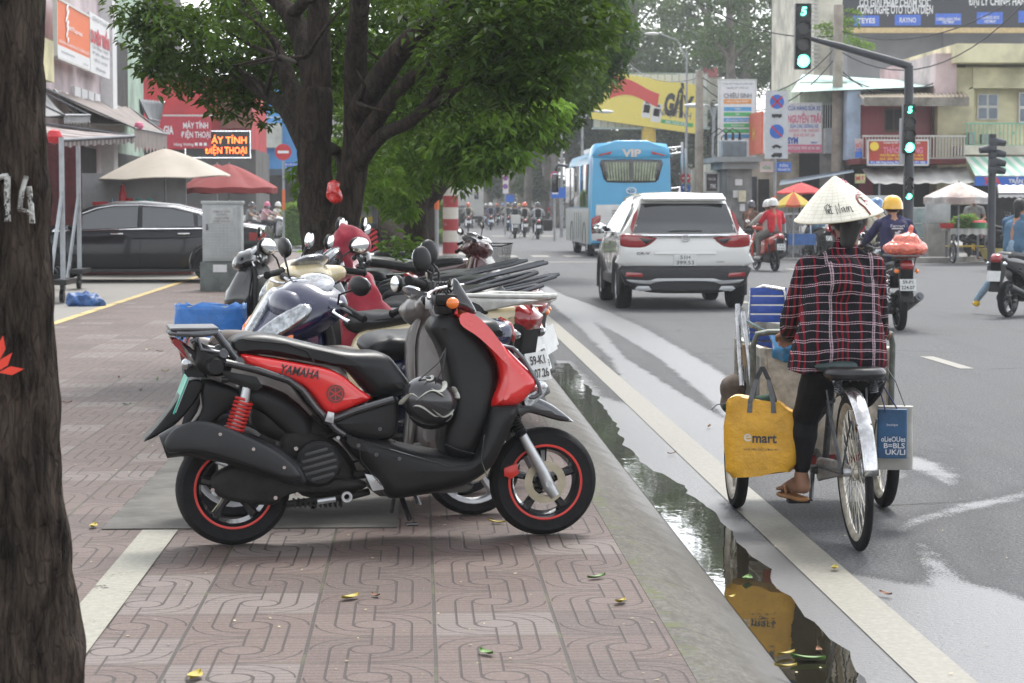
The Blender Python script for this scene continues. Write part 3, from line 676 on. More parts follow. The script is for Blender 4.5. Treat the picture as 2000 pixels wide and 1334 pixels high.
def hang_helmet():
    c=HL+Vector((0,0,0)); p=H3(838,782,.16)
    d=Matrix.Rotation(HA,4,'Z'); pos=HL+(d@p)
    t=empty('helmet',pos,HA,'black helmet with white stripes hanging by its strap in front of the red scooter seat','helmet')
    b=MB(); b.ell((0,0,0),(.115,.10,.098),28,rot=(0,R(20),0)); b.build('shell',M('helmet_black_white',(.02,.02,.022),.25,var=0,coat=.6),t)
    wm=M('helmet_white',(.45,.45,.4),.35,var=.2,vs=20)
    random.seed(11); b=MB()
    for k in range(9):
        a0=random.uniform(0,6.28); b0=random.uniform(.2,2.4)
        L=[]
        for q in range(9):
            a=a0+q*.13; e=b0+.25*math.sin(q*.5+k); L.append(Vector((.117*math.cos(a)*math.sin(e),-.102*abs(math.sin(a)*math.sin(e)),.1*math.cos(e))))
        b.tube(L,[.002]+[.010]*3+[.008]*3+[.004,.001],6,flat=.4)
    b.build('stripe',wm,t)
    b=MB(); b.tube([(.02,-.06,.085),(.05,-.05,.14),(.065,-.02,.20)],.006,6,flat=.4); b.tube([(-.05,-.04,.085),(.03,-.03,.15),(.07,0,.21)],.006,6,flat=.4); b.build('strap',blackp,t)
    b=MB(); b.lathe([(.085,-.03),(.105,0),(.1,.03)],24,(.02,.06,-.02),'y'); b.build('rim_trim',blackp,t)
hang_helmet()
# ---- parked and ridden motorbikes, built from one parametric kit
def bike(name,label,loc,rz,body,seat=None,kind='auto',steer=0,lean=0,rack=None,mirrors=True,group=None,basket=False,plate=None,accent=None,front=None,cat='motorbike',detail=True,wrim=None,sig=True,cowl=False):
    t=empty(name,loc,0,label,cat,group,rot=(R(lean),0,R(rz))); seat=seat or seatm; accent=accent or blackp; front=front or body
    Rw=.245 if kind!='cub' else .285; wt=.10 if kind!='cub' else .075; xr,xf=-.60,.65
    A=Vector((.45,0,.95)); B=Vector((.60,0,.35)); ax=(A-B).normalized()
    ST=Matrix.Translation(A)@Matrix.Rotation(R(steer),4,ax)@Matrix.Translation(-A)
    nn=32 if detail else 18
    rimm=wrim or gloss
    wheel(t,xr,Rw,Rw,wt,rimm=rimm,n=nn,style='alloy' if kind!='cub' else 'wire',spokes=5 if kind!='cub' else 24,name='rear_wheel'); wheel(t,xf,Rw,Rw,wt*.92,rimm=rimm,n=nn,T=ST,style='alloy' if kind!='cub' else 'wire',spokes=5 if kind!='cub' else 24,disc=1 if kind!='cub' else False,name='front_wheel')
    b=MB(); b.T=ST
    for s in(-.07,.07): b.tube([(.53,s,.62),(xf,s,Rw)],[.016,.02],10)
    b.build('fork',silver,t)
    b=MB(); b.T=ST
    b.grid(lambda u,v:Vector((xf+(Rw+.035)*math.cos(R(20+135*u)),(v-.5)*.13,Rw+.01+(Rw+.035)*math.sin(R(20+135*u))-abs(v-.5)**2*.16)),14,6); f=b.build('front_fender',front if kind!='moto' else body,t); f.modifiers.new('s','SOLIDIFY').thickness=.006
    if kind=='auto':
        b=MB(); b.puff([(-.97,.79),(-.93,.85),(-.6,.82),(-.2,.74),(.02,.70),(.08,.58),(.10,.38),(-.05,.33),(-.3,.42),(-.5,.56),(-.85,.68)],.31,.07,k=5,wf=lambda x,z:1 if x>-.4 else max(.5,1+(x+.4)*.75)); b.build('body_panel',body,t)
        b=MB(); b.puff([(-.78,.83),(-.72,.875),(-.5,.875),(-.3,.84),(-.15,.80),(.02,.805),(.11,.785),(.14,.74),(.06,.69),(-.2,.73),(-.75,.80)],.27,.05,k=5,wf=lambda x,z:1 if x<-.1 else max(.7,1-(x+.1)*1.1)); b.build('seat',seat,t)
        b=MB(); b.puff([(.02,.38),(.36,.34),(.46,.40),(.50,.30),(.38,.22),(-.12,.22),(-.2,.34)],.34,.03); b.build('floor_panel',accent,t)
        b=MB(); b.puff([(.34,.34),(.36,.55),(.35,.82),(.40,.93),(.50,.93),(.59,.80),(.67,.63),(.66,.55),(.58,.47),(.52,.38),(.46,.26)],.42,.12,k=6,wf=lambda x,z:.55+.45*min(1,max(0,(.95-z)/.3))); b.build('leg_shield',front,t)
        b=MB(); b.puff([(.325,.34),(.345,.55),(.335,.82),(.38,.92),(.41,.92),(.375,.8),(.385,.5),(.36,.33)],.36,.012,wf=lambda x,z:.6+.4*min(1,max(0,(.95-z)/.3))); b.build('inner_shield',accent,t)
        for s in(-1,1):
            b=MB(); b.ell((.60,s*.095,.68),(.05,.055,.085),14,rot=(0,R(-32),R(s*25))); b.build('turn_signal',glassl,t)
    elif kind=='cub':
        b=MB(); b.puff([(.40,.90),(.49,.88),(.52,.72),(.44,.56),(.25,.46),(.0,.46),(-.25,.56),(-.9,.76),(-.97,.82),(-.9,.86),(-.5,.80),(-.15,.72),(.1,.60),(.26,.62),(.34,.75)],.23,.06,k=5,wf=lambda x,z:1 if x>-.4 else max(.5,1+(x+.4)*.7)); b.build('body_panel',body,t)
        b=MB(); b.puff([(-.8,.83),(-.75,.88),(-.45,.86),(-.25,.81),(-.1,.80),(.02,.79),(.05,.74),(-.1,.70),(-.75,.80)],.25,.05,k=5); b.build('seat',seat,t)
        for s in(-1,1):
            b=MB(); b.puff([(.40,.84),(.50,.82),(.60,.62),(.54,.46),(.44,.32),(.32,.30),(.28,.42),(.36,.60)],.06,.025,y0=s*.15,wf=None); b.build('leg_shield',front,t)
        b=MB(); b.puff([(.38,.88),(.5,.9),(.60,.72),(.58,.58),(.50,.60)],.22,.05); b.build('front_panel',front,t)
    else:
        b=MB(); b.puff([(.32,.86),(.1,.86),(-.1,.80),(-.12,.74),(.2,.72),(.36,.76)],.24,.07,k=5); b.build('fuel_tank',body,t)
        b=MB(); b.puff([(-.85,.80),(-.8,.84),(-.4,.82),(-.1,.79),(-.08,.73),(-.5,.74),(-.82,.76)],.25,.04); b.build('seat',seat,t)
        b=MB(); b.puff([(-.9,.74),(-.86,.79),(-.4,.74),(-.1,.72),(-.1,.52),(-.3,.5),(-.5,.66)],.2,.03); b.build('body_panel',body,t)
    # running gear
    b=MB(); b.puff([(-.35,.42),(.12,.42),(.2,.3),(.1,.2),(-.2,.2),(-.42,.28)],.2,.04); b.puff([(-.68,.28),(-.6,.33),(-.2,.36),(-.1,.24),(-.3,.2),(-.64,.2)],.08,.02,y0=.10)
    b.tube([(-.3,.12,.35),(-.2,.14,.6)],.02,8); b.tube([(.1,0,.3),(.2,-.05,.5),(.1,.06,.55)],.012,6); b.tube([(-.15,-.26,.28),(-.15,.26,.28)],.013,8)
    b.build('engine',engm,t)
    b=MB(); b.tube([(.05,-.1,.22),(-.15,-.15,.2),(-.35,-.16,.25),(-.42,-.165,.3),(-.9,-.17,.42)],[.016,.018,.02,.045,.05],14); b.tube([(-.895,-.17,.42),(-.93,-.17,.43)],[.03,.025],10); b.build('exhaust',dsteel if kind!='auto' else M('exhaust_black',(.03,.03,.03),.4),t)
    b=MB()
    for s in(-.13,.13):
        pts=[];Tt=Vector((-.52,s,.68));Bb=Vector((-.6,s,.34))
        for k in range(61): a=k/60*2*PI*8; pts.append(Tt.lerp(Bb,k/60)+Vector((.024*math.cos(a),.024*math.sin(a),0)))
        b.tube(pts if detail else [Tt,Bb],.005 if detail else .022,5)
    b.build('shock_spring',chrome if kind!='auto' else blackp,t)
    b=MB(); b.puff([(-.99,.76),(-.9,.78),(-.8,.66),(-.88,.5),(-1.0,.36),(-1.03,.38),(-.95,.55)],.15,.01); b.build('rear_fender',blackp,t)
    b=MB(); b.puff([(-1.0,.74),(-1.02,.80),(-.95,.855),(-.86,.84),(-.92,.74)],.17,.03,k=4); tl=b.build('tail_light',redl,t,ang=80)
    if sig:
        for s in(-1,1): b=MB(); b.ell((-.95,s*.12,.72),(.045,.028,.028),12,rot=(0,0,R(s*20))); b.build('turn_signal',glassl if kind=='auto' else orl,t)
    TP=place((-1.02,0,.56),(0,R(14),0)); b=MB(); b.T=TP; b.box((0,0,0),(.005,.19,.14)); pl=b.build('number_plate',platem,t)
    if plate:
        for k,s in enumerate(plate): text('lettering',s,.042,pl,inkm,TP@Matrix.Translation((-.004,0,.032-.064*k))@Matrix(((0,0,-1,0),(-1,0,0,0),(0,1,0,0),(0,0,0,1))),bold=.02,maxw=.16)
    # bars
    b=MB(); b.T=ST
    b.tube([(.36,-.33,.985),(.40,-.2,1.0),(.44,-.08,.96),(.44,.08,.96),(.40,.2,1.0),(.36,.33,.985)],.011,8); hb=b.build('handlebar',gloss,t)
    for s in(-1,1):
        b=MB(); b.T=ST; b.tube([(.345,s*.36,.98),(.348,s*.352,.98),(.355,s*.345,.982),(.375,s*.24,.995),(.38,s*.22,.997)],[.012,.02,.016,.017,.024],12); b.build('grip',rubber,hb)
        b=MB(); b.T=ST; b.tube([(.40,s*.2,.99),(.44,s*.24,.985),(.43,s*.31,.975),(.42,s*.345,.97)],[.006,.006,.006,.009],6); b.build('brake_lever',steel,hb)
        if mirrors:
            b=MB(); b.T=ST; b.tube([(.40,s*.21,1.0),(.41,s*.23,1.06),(.39,s*.30,1.10)],.005,6); ms=b.build('mirror',blackp,hb)
            b=MB(); b.T=ST; b.ell((.375,s*.33,1.125),(.02,.066,.045),16,rot=(R(s*8),0,R(s*8))); b.build('mirror_shell',blackp if mirrors!='chrome' else chrome,ms)
            b=MB(); b.T=ST; b.ell((.360,s*.33,1.125),(.008,.059,.039),16,rot=(R(s*8),0,R(s*8))); b.build('mirror_face',mirrorm,ms)
    if kind!='moto':
        sh=[((.44,0,.965),(.13,.15,.085)),((.44,0,.96),.075,(.385,.2,.985),.04),((.44,0,.96),.075,(.385,-.2,.985),.04),((.53,0,.94),(.07,.14,.09))]+([((.60,0,.88),(.08,.125,.11)),((.54,0,.985),(.11,.085,.065),(0,R(20),0))] if cowl is True else [])
        b=MB(); b.T=ST; b.add(*blob(sh,.012 if detail else .03,4)); hc=b.build('handlebar_cover',front,t,ang=180,fix=False)
        if cowl=='split':
            def shp(pts,w,x0,r):
                q=MB(); q.puff(pts,w,r,plane='yz',y0=x0,k=5); q.v=[(x-(z-.88)*.75-abs(y)*.45,y,z) for x,y,z in q.v]; q.v=[tuple(ST@Vector(p)) for p in q.v]; return q
            shp([(-.20,.98),(-.12,1.04),(0,1.06),(.12,1.04),(.20,.98),(.17,.87),(.08,.76),(0,.71),(-.08,.76),(-.17,.87)],.22,.56,.07).build('fairing',front,hc,ang=70)
            for s in(-1,1): shp([(s*.012,.755),(s*.035,.88),(s*.12,.995),(s*.175,.97),(s*.16,.90),(s*.07,.79)],.05,.665,.015).build('headlight',glassl,hc,ang=70); shp([(s*.10,.80),(s*.17,.87),(s*.185,.85),(s*.13,.785)],.04,.665,.012).build('turn_signal',orl,hc)
        else:
            b=MB(); b.T=ST; (b.ell((.65,0,.865),(.062,.125,.10),20,rot=(0,R(-25),0)) if cowl else b.ell((.575,0,.94),(.04,.10,.065),18,rot=(0,R(-20),0))); b.build('headlight',glassl,hc)
        b=MB(); b.T=ST; b.ell((.405,0,1.04),(.09,.12,.028),16,rot=(0,R(24),0)); b.build('instrument_panel',M('instrument',(.25,.26,.28),.12,metal=.4,var=.4,vs=30,coat=1),hc)
        if kind=='auto':
            for s in (-1,1):
                b=MB(); b.T=ST; b.ell((.375,s*.165,.985),(.02,.03,.018),10); b.build('switch',blackp,hc)
    else:
        b=MB(); b.T=ST; b.ell((.52,0,.88),(.06,.085,.085),16); b.build('headlight',glassl,t)
    if rack=='plate':
        rm=M('white_alloy',(.5,.5,.47),.35,metal=.3,var=.2,vs=15)
        b=MB()
        for s in(-1,1): b.puff([(-.68,s*.09),(-1.04,s*.04),(-1.10,s*.02),(-1.10,s*.04),(-1.04,s*.075),(-.92,s*.10),(-.68,s*.115)],.022,.008,plane='xy',y0=.90)
        b.box((-1.09,0,.90),(.045,.10,.024),bev=.01); b.box((-.72,0,.90),(.05,.2,.02),bev=.005)
        b.puff([(-1.08,.885),(-.72,.89),(-.62,.90),(-.58,.86),(-.64,.80),(-.85,.84)],.03,.008,y0=.09); b.puff([(-1.08,.885),(-.72,.89),(-.62,.90),(-.58,.86),(-.64,.80),(-.85,.84)],.03,.008,y0=-.09)
        b.build('rear_rack',rm,t)
    elif rack=='rail':
        b=MB(); b.tube([(-.55,-.15,.84),(-.75,-.14,.89),(-1.0,-.09,.95),(-1.09,0,.97),(-1.0,.09,.95),(-.75,.14,.90),(-.55,.15,.84)],.012,10); b.build('grab_rail',dsteel,t)
    elif rack=='flat':
        b=MB(); b.box((-.82,0,.90),(.5,.42,.014),bev=.004); 
        for y_ in (-.2,-.1,0,.1,.2): b.tube([(-1.08,y_,.912),(-.56,y_,.912)],.006,6)
        for s in(-1,1): b.tube([(-.9,s*.12,.9),(-.7,s*.12,.66)],.008,6)
        b.build('rear_rack',dsteel,t)
    if basket:
        b=MB(); b.T=ST
        def bk(z): k=.8+.2*(z-.72)/.22; return [(.66-.13*k+.0,-.16*k,z),(.66+.15*k,-.16*k,z),(.66+.15*k,.16*k,z),(.66-.13*k,.16*k,z)]
        b.tube(bk(.94),.008,6,closed=True); b.tube(bk(.72),.006,6,closed=True)
        for i in range(12):
            z=.73+i*.0185; b.tube(bk(z),.0018,4,closed=True)
        for e in range(4):
            for k in range(12):
                u=k/12; A_=Vector(bk(.94)[e]).lerp(Vector(bk(.94)[(e+1)%4]),u); B_=Vector(bk(.72)[e]).lerp(Vector(bk(.72)[(e+1)%4]),u); b.tube([A_,B_],.0018,4)
        b.build('basket',blackp,t)
    b=MB(); b.tube([(-.05,.1,.24),(-.12,.25,.0+.012)],.011,6); b.build('side_stand',gloss,t)
    return t
navy=M('navy_paint',(.008,.011,.045),.2,var=.05,coat=1); cream=M('cream_paint',(.52,.44,.27),.26,var=.08,coat=.8)
greyp=M('warm_grey_paint',(.15,.14,.13),.3,metal=.3,var=.1,coat=.4); whitep=M('white_scooter_paint',(.62,.62,.6),.25,var=.05,coat=.8); maroon=M('maroon_paint',(.07,.012,.014),.2,var=.05,coat=1)
tanseat=M('brown_seat',(.16,.10,.06),.55,var=.2); greyseat=M('grey_seat',(.12,.12,.125),.5,var=.2,bs=200,bst=.15)
dred=M('dark_red_paint',(.25,.012,.012),.22,var=.05,coat=1)
GP='motorbikes parked side by side on the pavement'
pr=random.Random(4)
def parked(label,D,head,body,tailx=.78,name='motorbike',**k):
    head+=pr.uniform(-7,7); tailx+=pr.uniform(-.10,.04); k['lean']=k.get('lean',-9)+pr.uniform(-4,4)
    a=R(head); d=Vector((math.cos(a),math.sin(a))); x=tailx+.97*d.x*-1*-1
    t=bike(name,label,(tailx+.97*d.x,D+.97*d.y,.125),head,body,group=GP,**k); t.scale.z=pr.uniform(.96,1.05); return t
gs=parked('warm grey scooter with brown seat right behind the red one, facing the road',9.55,6,greyp,tailx=-1.30,name='scooter',cat='scooter',steer=12,lean=-4,wrim=silver,accent=greyp,seat=M('worn_brown_seat',(.10,.085,.075),.6,var=.2,vs=8,bs=200,bst=.2)); gs.scale=(.92,.92,.94)
def shorten(t,k,x0=-.30):
    for o in t.children:
        for q in [o]+list(o.children):
            if q.type!='MESH': continue
            if 'rear_wheel' in q.name or (q.parent and 'rear_wheel' in q.parent.name):
                d=(-.60-x0)*(k-1)
                for v in q.data.vertices: v.co.x+=d
            else:
                for v in q.data.vertices:
                    if v.co.x<x0: v.co.x=x0+(v.co.x-x0)*k
shorten(gs,.62); gs.location.x+=.05
nv=bike('scooter','navy blue scooter with big clear headlight turned to the viewer, behind the red seat',(-.20,10.12,.125),206,navy,steer=8,lean=-12,cowl='split',group=GP,cat='scooter',plate=None); shorten(nv,.45)
parked('cream scooter with silver dashboard and a flat white rear rack',10.75,150,cream,plate=('59-K1','307.26'),tailx=.60,name='scooter',cat='scooter',steer=-8,lean=-5,cowl=True,rack='plate')
parked('grey motorbike with brown seat and pale flat rack right behind the cream scooter',11.75,152,greyp,tailx=.72,kind='cub',plate=('54-Z2','881.09'),steer=20,lean=-10,rack='plate',seat=tanseat,mirrors='chrome')
parked('black motorbike with long grey seat, half under the nearest dark red cover',12.8,150,gloss,tailx=.80,kind='cub',steer=25,lean=-11,rack='rail')
parked('dark red motorbike with black seat, seventh tail along the kerb',13.8,152,dred,tailx=.80,kind='cub',steer=10,lean=-10,rack='rail',seat=greyseat)
parked('black motorbike whose seat carries the far dark red cloth',14.7,150,gloss,tailx=.82,kind='cub',steer=30,lean=-10,rack='rail')
parked('grey motorbike with forked black grab rail, just beyond the red cloth',15.7,152,greyp,tailx=.80,kind='cub',steer=15,lean=-9,rack='rail')
parked('dark grey motorbike squeezed between the brown seat one and the long grey seat one',12.35,151,M('dark_grey_paint',(.04,.04,.045),.3,var=.1,coat=.5),tailx=.74,kind='cub',steer=18,lean=-10,rack='rail',seat=greyseat)
parked('white and grey motorbike between the two with dark red parts, tail half hidden',13.3,149,whitep,tailx=.76,kind='cub',steer=15,lean=-10,rack='rail')
parked('blue motorbike just nearer than the black one carrying the far dark red cloth',14.25,151,M('deep_blue_paint',(.01,.03,.12),.25,var=.1,coat=.8),tailx=.78,kind='cub',steer=22,lean=-9,rack='rail')
parked('black scooter with pointed tail, near the far end of the close row',16.8,150,gloss,tailx=.76,name='scooter',cat='scooter',steer=12,lean=-9,rack='rail')
parked('black rounded scooter at the left of the row, its front towards the utility box',18.0,165,gloss,tailx=.02,name='scooter',cat='scooter',steer=24,lean=-8)
parked('maroon motorbike with flat black seat beside the tree guard',20.6,20,maroon,tailx=-.78,kind='cub',steer=0,lean=-8,mirrors=False)
parked('second maroon motorbike, standing between the flat black seat and the basket',22.2,200,maroon,tailx=.62,kind='cub',steer=0,lean=-8)
parked('white scooter with a black wire basket in front, farthest of the row',24.5,14,whitep,tailx=-.62,name='scooter',cat='scooter',steer=8,lean=-6,basket=True)
# covers
cover=M('dark_red_cloth',(.27,.012,.03),.8,var=.25,vs=5,bs=25,bst=.35,sheen=.3)
def drape(name,label,shapes,cat='cloth cover',group=None):
    vs,fs=blob(shapes,.014,3); 
    b=MB(); b.add([v+Vector((noise.noise(v*9)*.03+noise.noise(v*22)*.012,noise.noise(v*9+Vector((9,0,0)))*.03,noise.noise(Vector((v.x*14,v.y*14,v.z*3)))*.025)) for v in vs],fs)
    o=b.build(name,cover,None,ang=180,fix=False); tag(o,label,cat,group); return o
p=W(672,478,13.6)
drape('cloth_cover','dark red cloth hood pulled over handlebars, its top between two mirrors',[(p+Vector((0,0,.06)),.075,p+Vector((-.04,0,-.14)),.10),(p+Vector((.05,0,.07)),.06,p+Vector((.1,0,0)),.07),(p+Vector((-.05,0,-.1)),.10,p+Vector((-.09,0,-.22)),.09)])
p=W(722,600,12.2)
drape('cloth_cover','dark red cloth hanging behind the round mirror, down to the grey scooter grip',[(p+Vector((-.05,0,.14)),.06,p+Vector((-.09,0,-.22)),.13),(p+Vector((-.02,0,.1)),.05,p+Vector((.12,0,-.18)),.10)])
p=W(985,592,14.6)
drape('cloth_cover','dark red cloth lying across a seat near the kerb, trailing to the tail',[(p+Vector((-.25,0,-.02)),.05,p+Vector((.1,0,.03)),.06),(p+Vector((.1,0,.02)),.06,p+Vector((.22,0,-.05)),.05)])
# ================================================================ cars and bus
carw=M('pearl_white_paint',(.70,.70,.68),.2,var=.03,vs=2,coat=1); carb=M('black_blue_car_paint',(.004,.005,.008),.2,var=0,spec=.2,coat=.45)
tint=M('tinted_glass',(.012,.015,.017),.04,var=0,coat=1,spec=.8); tint2=M('grey_tinted_glass',(.075,.082,.088),.05,var=0,coat=1)
trimb=M('black_trim',(.02,.02,.022),.5,var=.15); alum=M('satin_silver_trim',(.42,.43,.44),.35,metal=.5,var=.08)
def carwheel(parent,x,y,Rr,side,rim=silver,spk=10):
    b=MB(); b.lathe([(Rr*.64,-.10),(Rr*.9,-.11),(Rr*.985,-.085),(Rr,-.04),(Rr,.04),(Rr*.985,.085),(Rr*.9,.11),(Rr*.64,.10),(Rr*.64,-.10)],40,(x,y,Rr),'y'); o=b.build('wheel',rubber,parent)
    b=MB(); s=side
    b.lathe([(Rr*.66,s*.10),(Rr*.62,s*.085),(Rr*.60,s*.02)],36,(x,y,Rr),'y'); b.lathe([(.001,s*.075),(.05,s*.07),(.06,s*.05)],20,(x,y,Rr),'y')
    for k in range(spk):
        a=2*PI*k/spk; d=Vector((math.cos(a),0,math.sin(a))); b.tube([Vector((x,y+s*.06,Rr))+d*.03,Vector((x,y+s*.075,Rr))+d*Rr*.63],[.022,.013],6)
    b.build('rim',rim,o); b=MB(); b.lathe([(.001,s*.0),(Rr*.62,s*.0)],24,(x,y,Rr),'y'); b.build('brake_drum',engm,o)
# car body: cross-sections along x (forward), each a half outline from sill to roof centre, mirrored
def carbody(parent,secs,mat,name='body'):
    rings=[]
    for x,pts in secs:
        L=[(x+ (p[2] if len(p)>2 else 0),-p[0],p[1]) for p in pts]; Rr=[(x+(p[2] if len(p)>2 else 0),p[0],p[1]) for p in pts[::-1]]
        rings.append(L+Rr)
    b=MB(); b.loft(rings); o=b.build(name,mat,parent,ang=50); return o
def suv():
    t=empty('car',(3.79,31.6,0),R(90),'white SUV driving away beside the tricycle, with wide red tail lights','car')
    # local: x forward, y left; rear face at x=-.55, rear axle x=.35
    # body sections: (half width, z)
    def sec(w,zb,zs,zr,wr,lift=0): # sill, shoulder, roof
        return [(w*.9,zb),(w*.985,zb+.12),(w,zb+.35),(w*.995,zs-.22),(w*.975,zs-.05),(w*.95,zs),(wr+.04,zr-.14),(wr,zr-.05),(wr*.86,zr-.012),(wr*.5,zr+.01),(0.001,zr+.02)]
    low=lambda w,zb,zs,h: [(w*.9,zb),(w*.985,zb+.12),(w,zb+.35),(w*.99,zs-.2),(w*.97,zs-.05),(w*.93,zs),(w*.85,zs+.02),(w*.75,zs+.03),(w*.6,zs+.04+h),(w*.3,zs+.06+h),(0.001,zs+.06+h)]
    S_=[(-.66,[(.80,.48),(.84,.55),(.86,.75),(.85,.88),(.83,.95),(.80,1.0),(.70,1.03),(.6,1.04),(.4,1.05),(.2,1.055),(0.001,1.055)]),
        (-.62,sec(.895,.42,1.06,1.26,.70)),(-.50,sec(.915,.4,1.09,1.50,.63)),(-.36,sec(.922,.4,1.10,1.62,.61)),(-.15,sec(.927,.4,1.09,1.655,.62)),(.4,sec(.927,.4,1.07,1.67,.63)),(1.2,sec(.92,.38,1.04,1.68,.63)),(1.9,sec(.92,.38,1.02,1.66,.62)),
        (2.3,sec(.92,.38,1.01,1.52,.60)),(2.7,sec(.92,.38,1.0,1.24,.60)),(3.0,low(.91,.38,.96,.0)),(3.5,low(.90,.38,.90,0)),(3.85,low(.84,.38,.80,0)),(3.95,low(.7,.4,.6,0))]
    body=carbody(t,S_,carw)
    # cabin glass on both sides
    for s in(-1,1):
        nm='side_window'
        for P in ([(-.28,1.12),(.05,1.12),(.05,1.50),(-.12,1.46)],[(.10,1.12),(.85,1.11),(.85,1.56),(.12,1.53)],[(.93,1.11),(1.75,1.08),(2.25,1.09),(1.9,1.40),(1.6,1.54),(.95,1.57)]):
            b=MB(); vs=[]
            for x,z in P: 
                f=(z-1.08)/(1.54-1.08); y=.905+(.665-.905)*f+.012; vs.append((x,s*y,z))
            b.add(vs,[tuple(range(len(vs)))]); b.build(nm,tint,t,smooth=False)
        b=MB(); b.tube([(-.32,s*.90,1.105),(.8,s*.925,1.10),(2.35,s*.925,1.07)],.012,6); b.build('window_trim',chrome,t)
    # rear window, curved
    bx=lambda z: float(np.interp(z,[1.0,1.08,1.26,1.5,1.62],[-.685,-.68,-.645,-.53,-.40]))
    def rg(u,v):
        yy=(u-.5)*2; z=1.10+.42*v; hw=.74-.13*v; return (bx(z)-.012+abs(yy)**3*.05,yy*hw,z)
    b=MB(); b.grid(rg,16,8); b.build('rear_window',tint,t)
    b=MB(); b.puff([(-.60,1.585),(-.30,1.665),(-.22,1.62),(-.44,1.56),(-.57,1.555)],1.22,.03); b.build('spoiler',carw,t)
    b=MB(); b.tube([(-.69,-.24+.0,1.13),(-.68,.16,1.125),(-.67,.30,1.11)][::1],[.008,.014,.008],6); b.build('wiper',trimb,t)
    # rear face volumes
    b=MB(); b.puff([(-.88,.62),(.88,.62),(.90,.85),(.86,1.03),(-.86,1.03),(-.90,.85)],.16,.06,plane='yz',y0=-.62); b.build('tailgate',carw,t)
    b=MB(); b.box((-.697,.0,1.065),(.03,1.26,.035),bev=.01); b.build('chrome_strip',chrome,t)
    for s in(-1,1):
        b=MB(); b.puff([(s*.40,1.03),(s*.86,1.09),(s*.93,1.06),(s*.925,.92),(s*.80,.885),(s*.55,.885)],.16,.03,plane='yz',y0=-.63,cr=.3); l=b.build('tail_light',redl,t)
        b=MB(); b.puff([(s*.44,1.01),(s*.66,1.03),(s*.56,.94)],.02,.004,plane='yz',y0=-.712,cr=0); b.build('dark_insert',gloss,l)
        b=MB(); b.puff([(s*.70,1.06),(s*.74,1.18),(s*.68,1.36),(s*.61,1.45),(s*.64,1.3),(s*.72,1.08)],.02,.003,plane='yz',y0=0,cr=0)
        # lay the tall lamp along the rear pillar
        b.v=[(bx(z)+.015+x,y*1.0+s*.045,z) for x,y,z in b.v]; b.build('pillar_light',redl,t)
        b=MB(); b.puff([(s*.60,.475),(s*.86,.485),(s*.85,.545),(s*.62,.53)],.03,.006,plane='yz',y0=-.745,cr=.2); b.build('reflector',redl,t)
        b=MB(); b.puff([(s*.48,.29),(s*.66,.27),(s*.72,.31),(s*.68,.345),(s*.52,.345)],.03,.008,plane='yz',y0=-.725,cr=.3); b.build('tailpipe',alum,t)
    b=MB(); b.puff([(-.90,.63),(.90,.63),(.91,.50),(.85,.36),(.55,.26),(.3,.24),(-.3,.24),(-.55,.26),(-.85,.36),(-.91,.50)],.20,.05,plane='yz',y0=-.62,cr=.4); bp=b.build('bumper',trimb,t)
    b=MB(); b.puff([(-.84,.44),(-.52,.42),(-.40,.455),(.40,.455),(.52,.42),(.84,.44),(.78,.395),(.50,.37),(.38,.415),(-.38,.415),(-.50,.37),(-.78,.395)],.03,.008,plane='yz',y0=-.725,cr=.2); b.build('silver_trim',alum,bp)
    b=MB(); b.puff([(-.45,.80),(-.40,.835),(.40,.835),(.45,.80),(.40,.79),(-.40,.79)],.03,.008,plane='yz',y0=-.70,cr=.2); b.build('plate_lip',carw,t)
    TB=Matrix(((0,0,-1,-.706),(-1,0,0,0),(0,1,0,0),(0,0,0,1)))   # rear face, x right of viewer
    b=MB(); b.box((-.707,-.0,.715),(.012,.325,.165),bev=.004); pl=b.build('number_plate',platem,t)
    text('lettering','51H',.052,pl,inkm,TB@Matrix.Translation((0,.755,.009)),bold=.0,width=.14); text('lettering','399.53',.052,pl,inkm,TB@Matrix.Translation((0,.678,.009)),width=.25)
    text('lettering','CR-V',.035,t,M('badge_grey',(.1,.1,.1),.3,metal=.6,var=0),TB@Matrix.Translation((-.60,.81,.006)),width=.19,bold=.02)
    text('lettering','TURBO',.022,t,M('badge_grey',(.1,.1,.1),.3,metal=.6),TB@Matrix.Translation((.50,.69,.006)),width=.11)
    b=MB(); T=TB@Matrix.Translation((0,1.02,.016)); b.T=T; b.tube([(-.05,-.03,0),(-.055,.03,0),(-.03,.045,0),(.03,.045,0),(.055,.03,0),(.05,-.03,0),(.02,-.045,0),(-.02,-.045,0)],.007,6,closed=True); b.tube([(-.03,.035,0),(-.022,-.035,0)],.006,6); b.tube([(.03,.035,0),(.022,-.035,0)],.006,6); b.tube([(-.025,0,0),(.025,0,0)],.006,6); b.build('emblem',chrome,t)
    # wheels with arches
    for x in (.35,3.01):
        for s in(-1,1):
            carwheel(t,x-.28,s*.82,.345,s)
            b=MB(); pts=[(x-.28+.40*math.cos(a),s*.905,.345+.40*math.sin(a)) for a in np.linspace(-.35,PI+.35,20)]; b.tube(pts,.045,8); b.build('wheel_arch',trimb,t)
    b=MB(); 
    for s in(-1,1): b.box((1.4,s*.895,.40),(1.9,.05,.14),bev=.02)
    b.box((1.5,0,.36),(3.9,1.5,.16),bev=.03); b.build('underbody',trimb,t)
    for s in(1,-1):
        b=MB(); b.ell((1.98,s*1.0,1.14),(.08,.12,.085),14); b.tube([(1.98,s*.88,1.08),(1.98,s*.96,1.10)],.03,6); m=b.build('wing_mirror',carw if s<0 else gloss,t)
        b=MB(); b.ell((1.925,s*1.0,1.14),(.04,.10,.07),14); b.build('mirror_face',mirrorm,m)
        b=MB(); b.box((.35+.6,s*.925,.98),(.2,.03,.03),bev=.01); b.build('door_handle',carw,t)
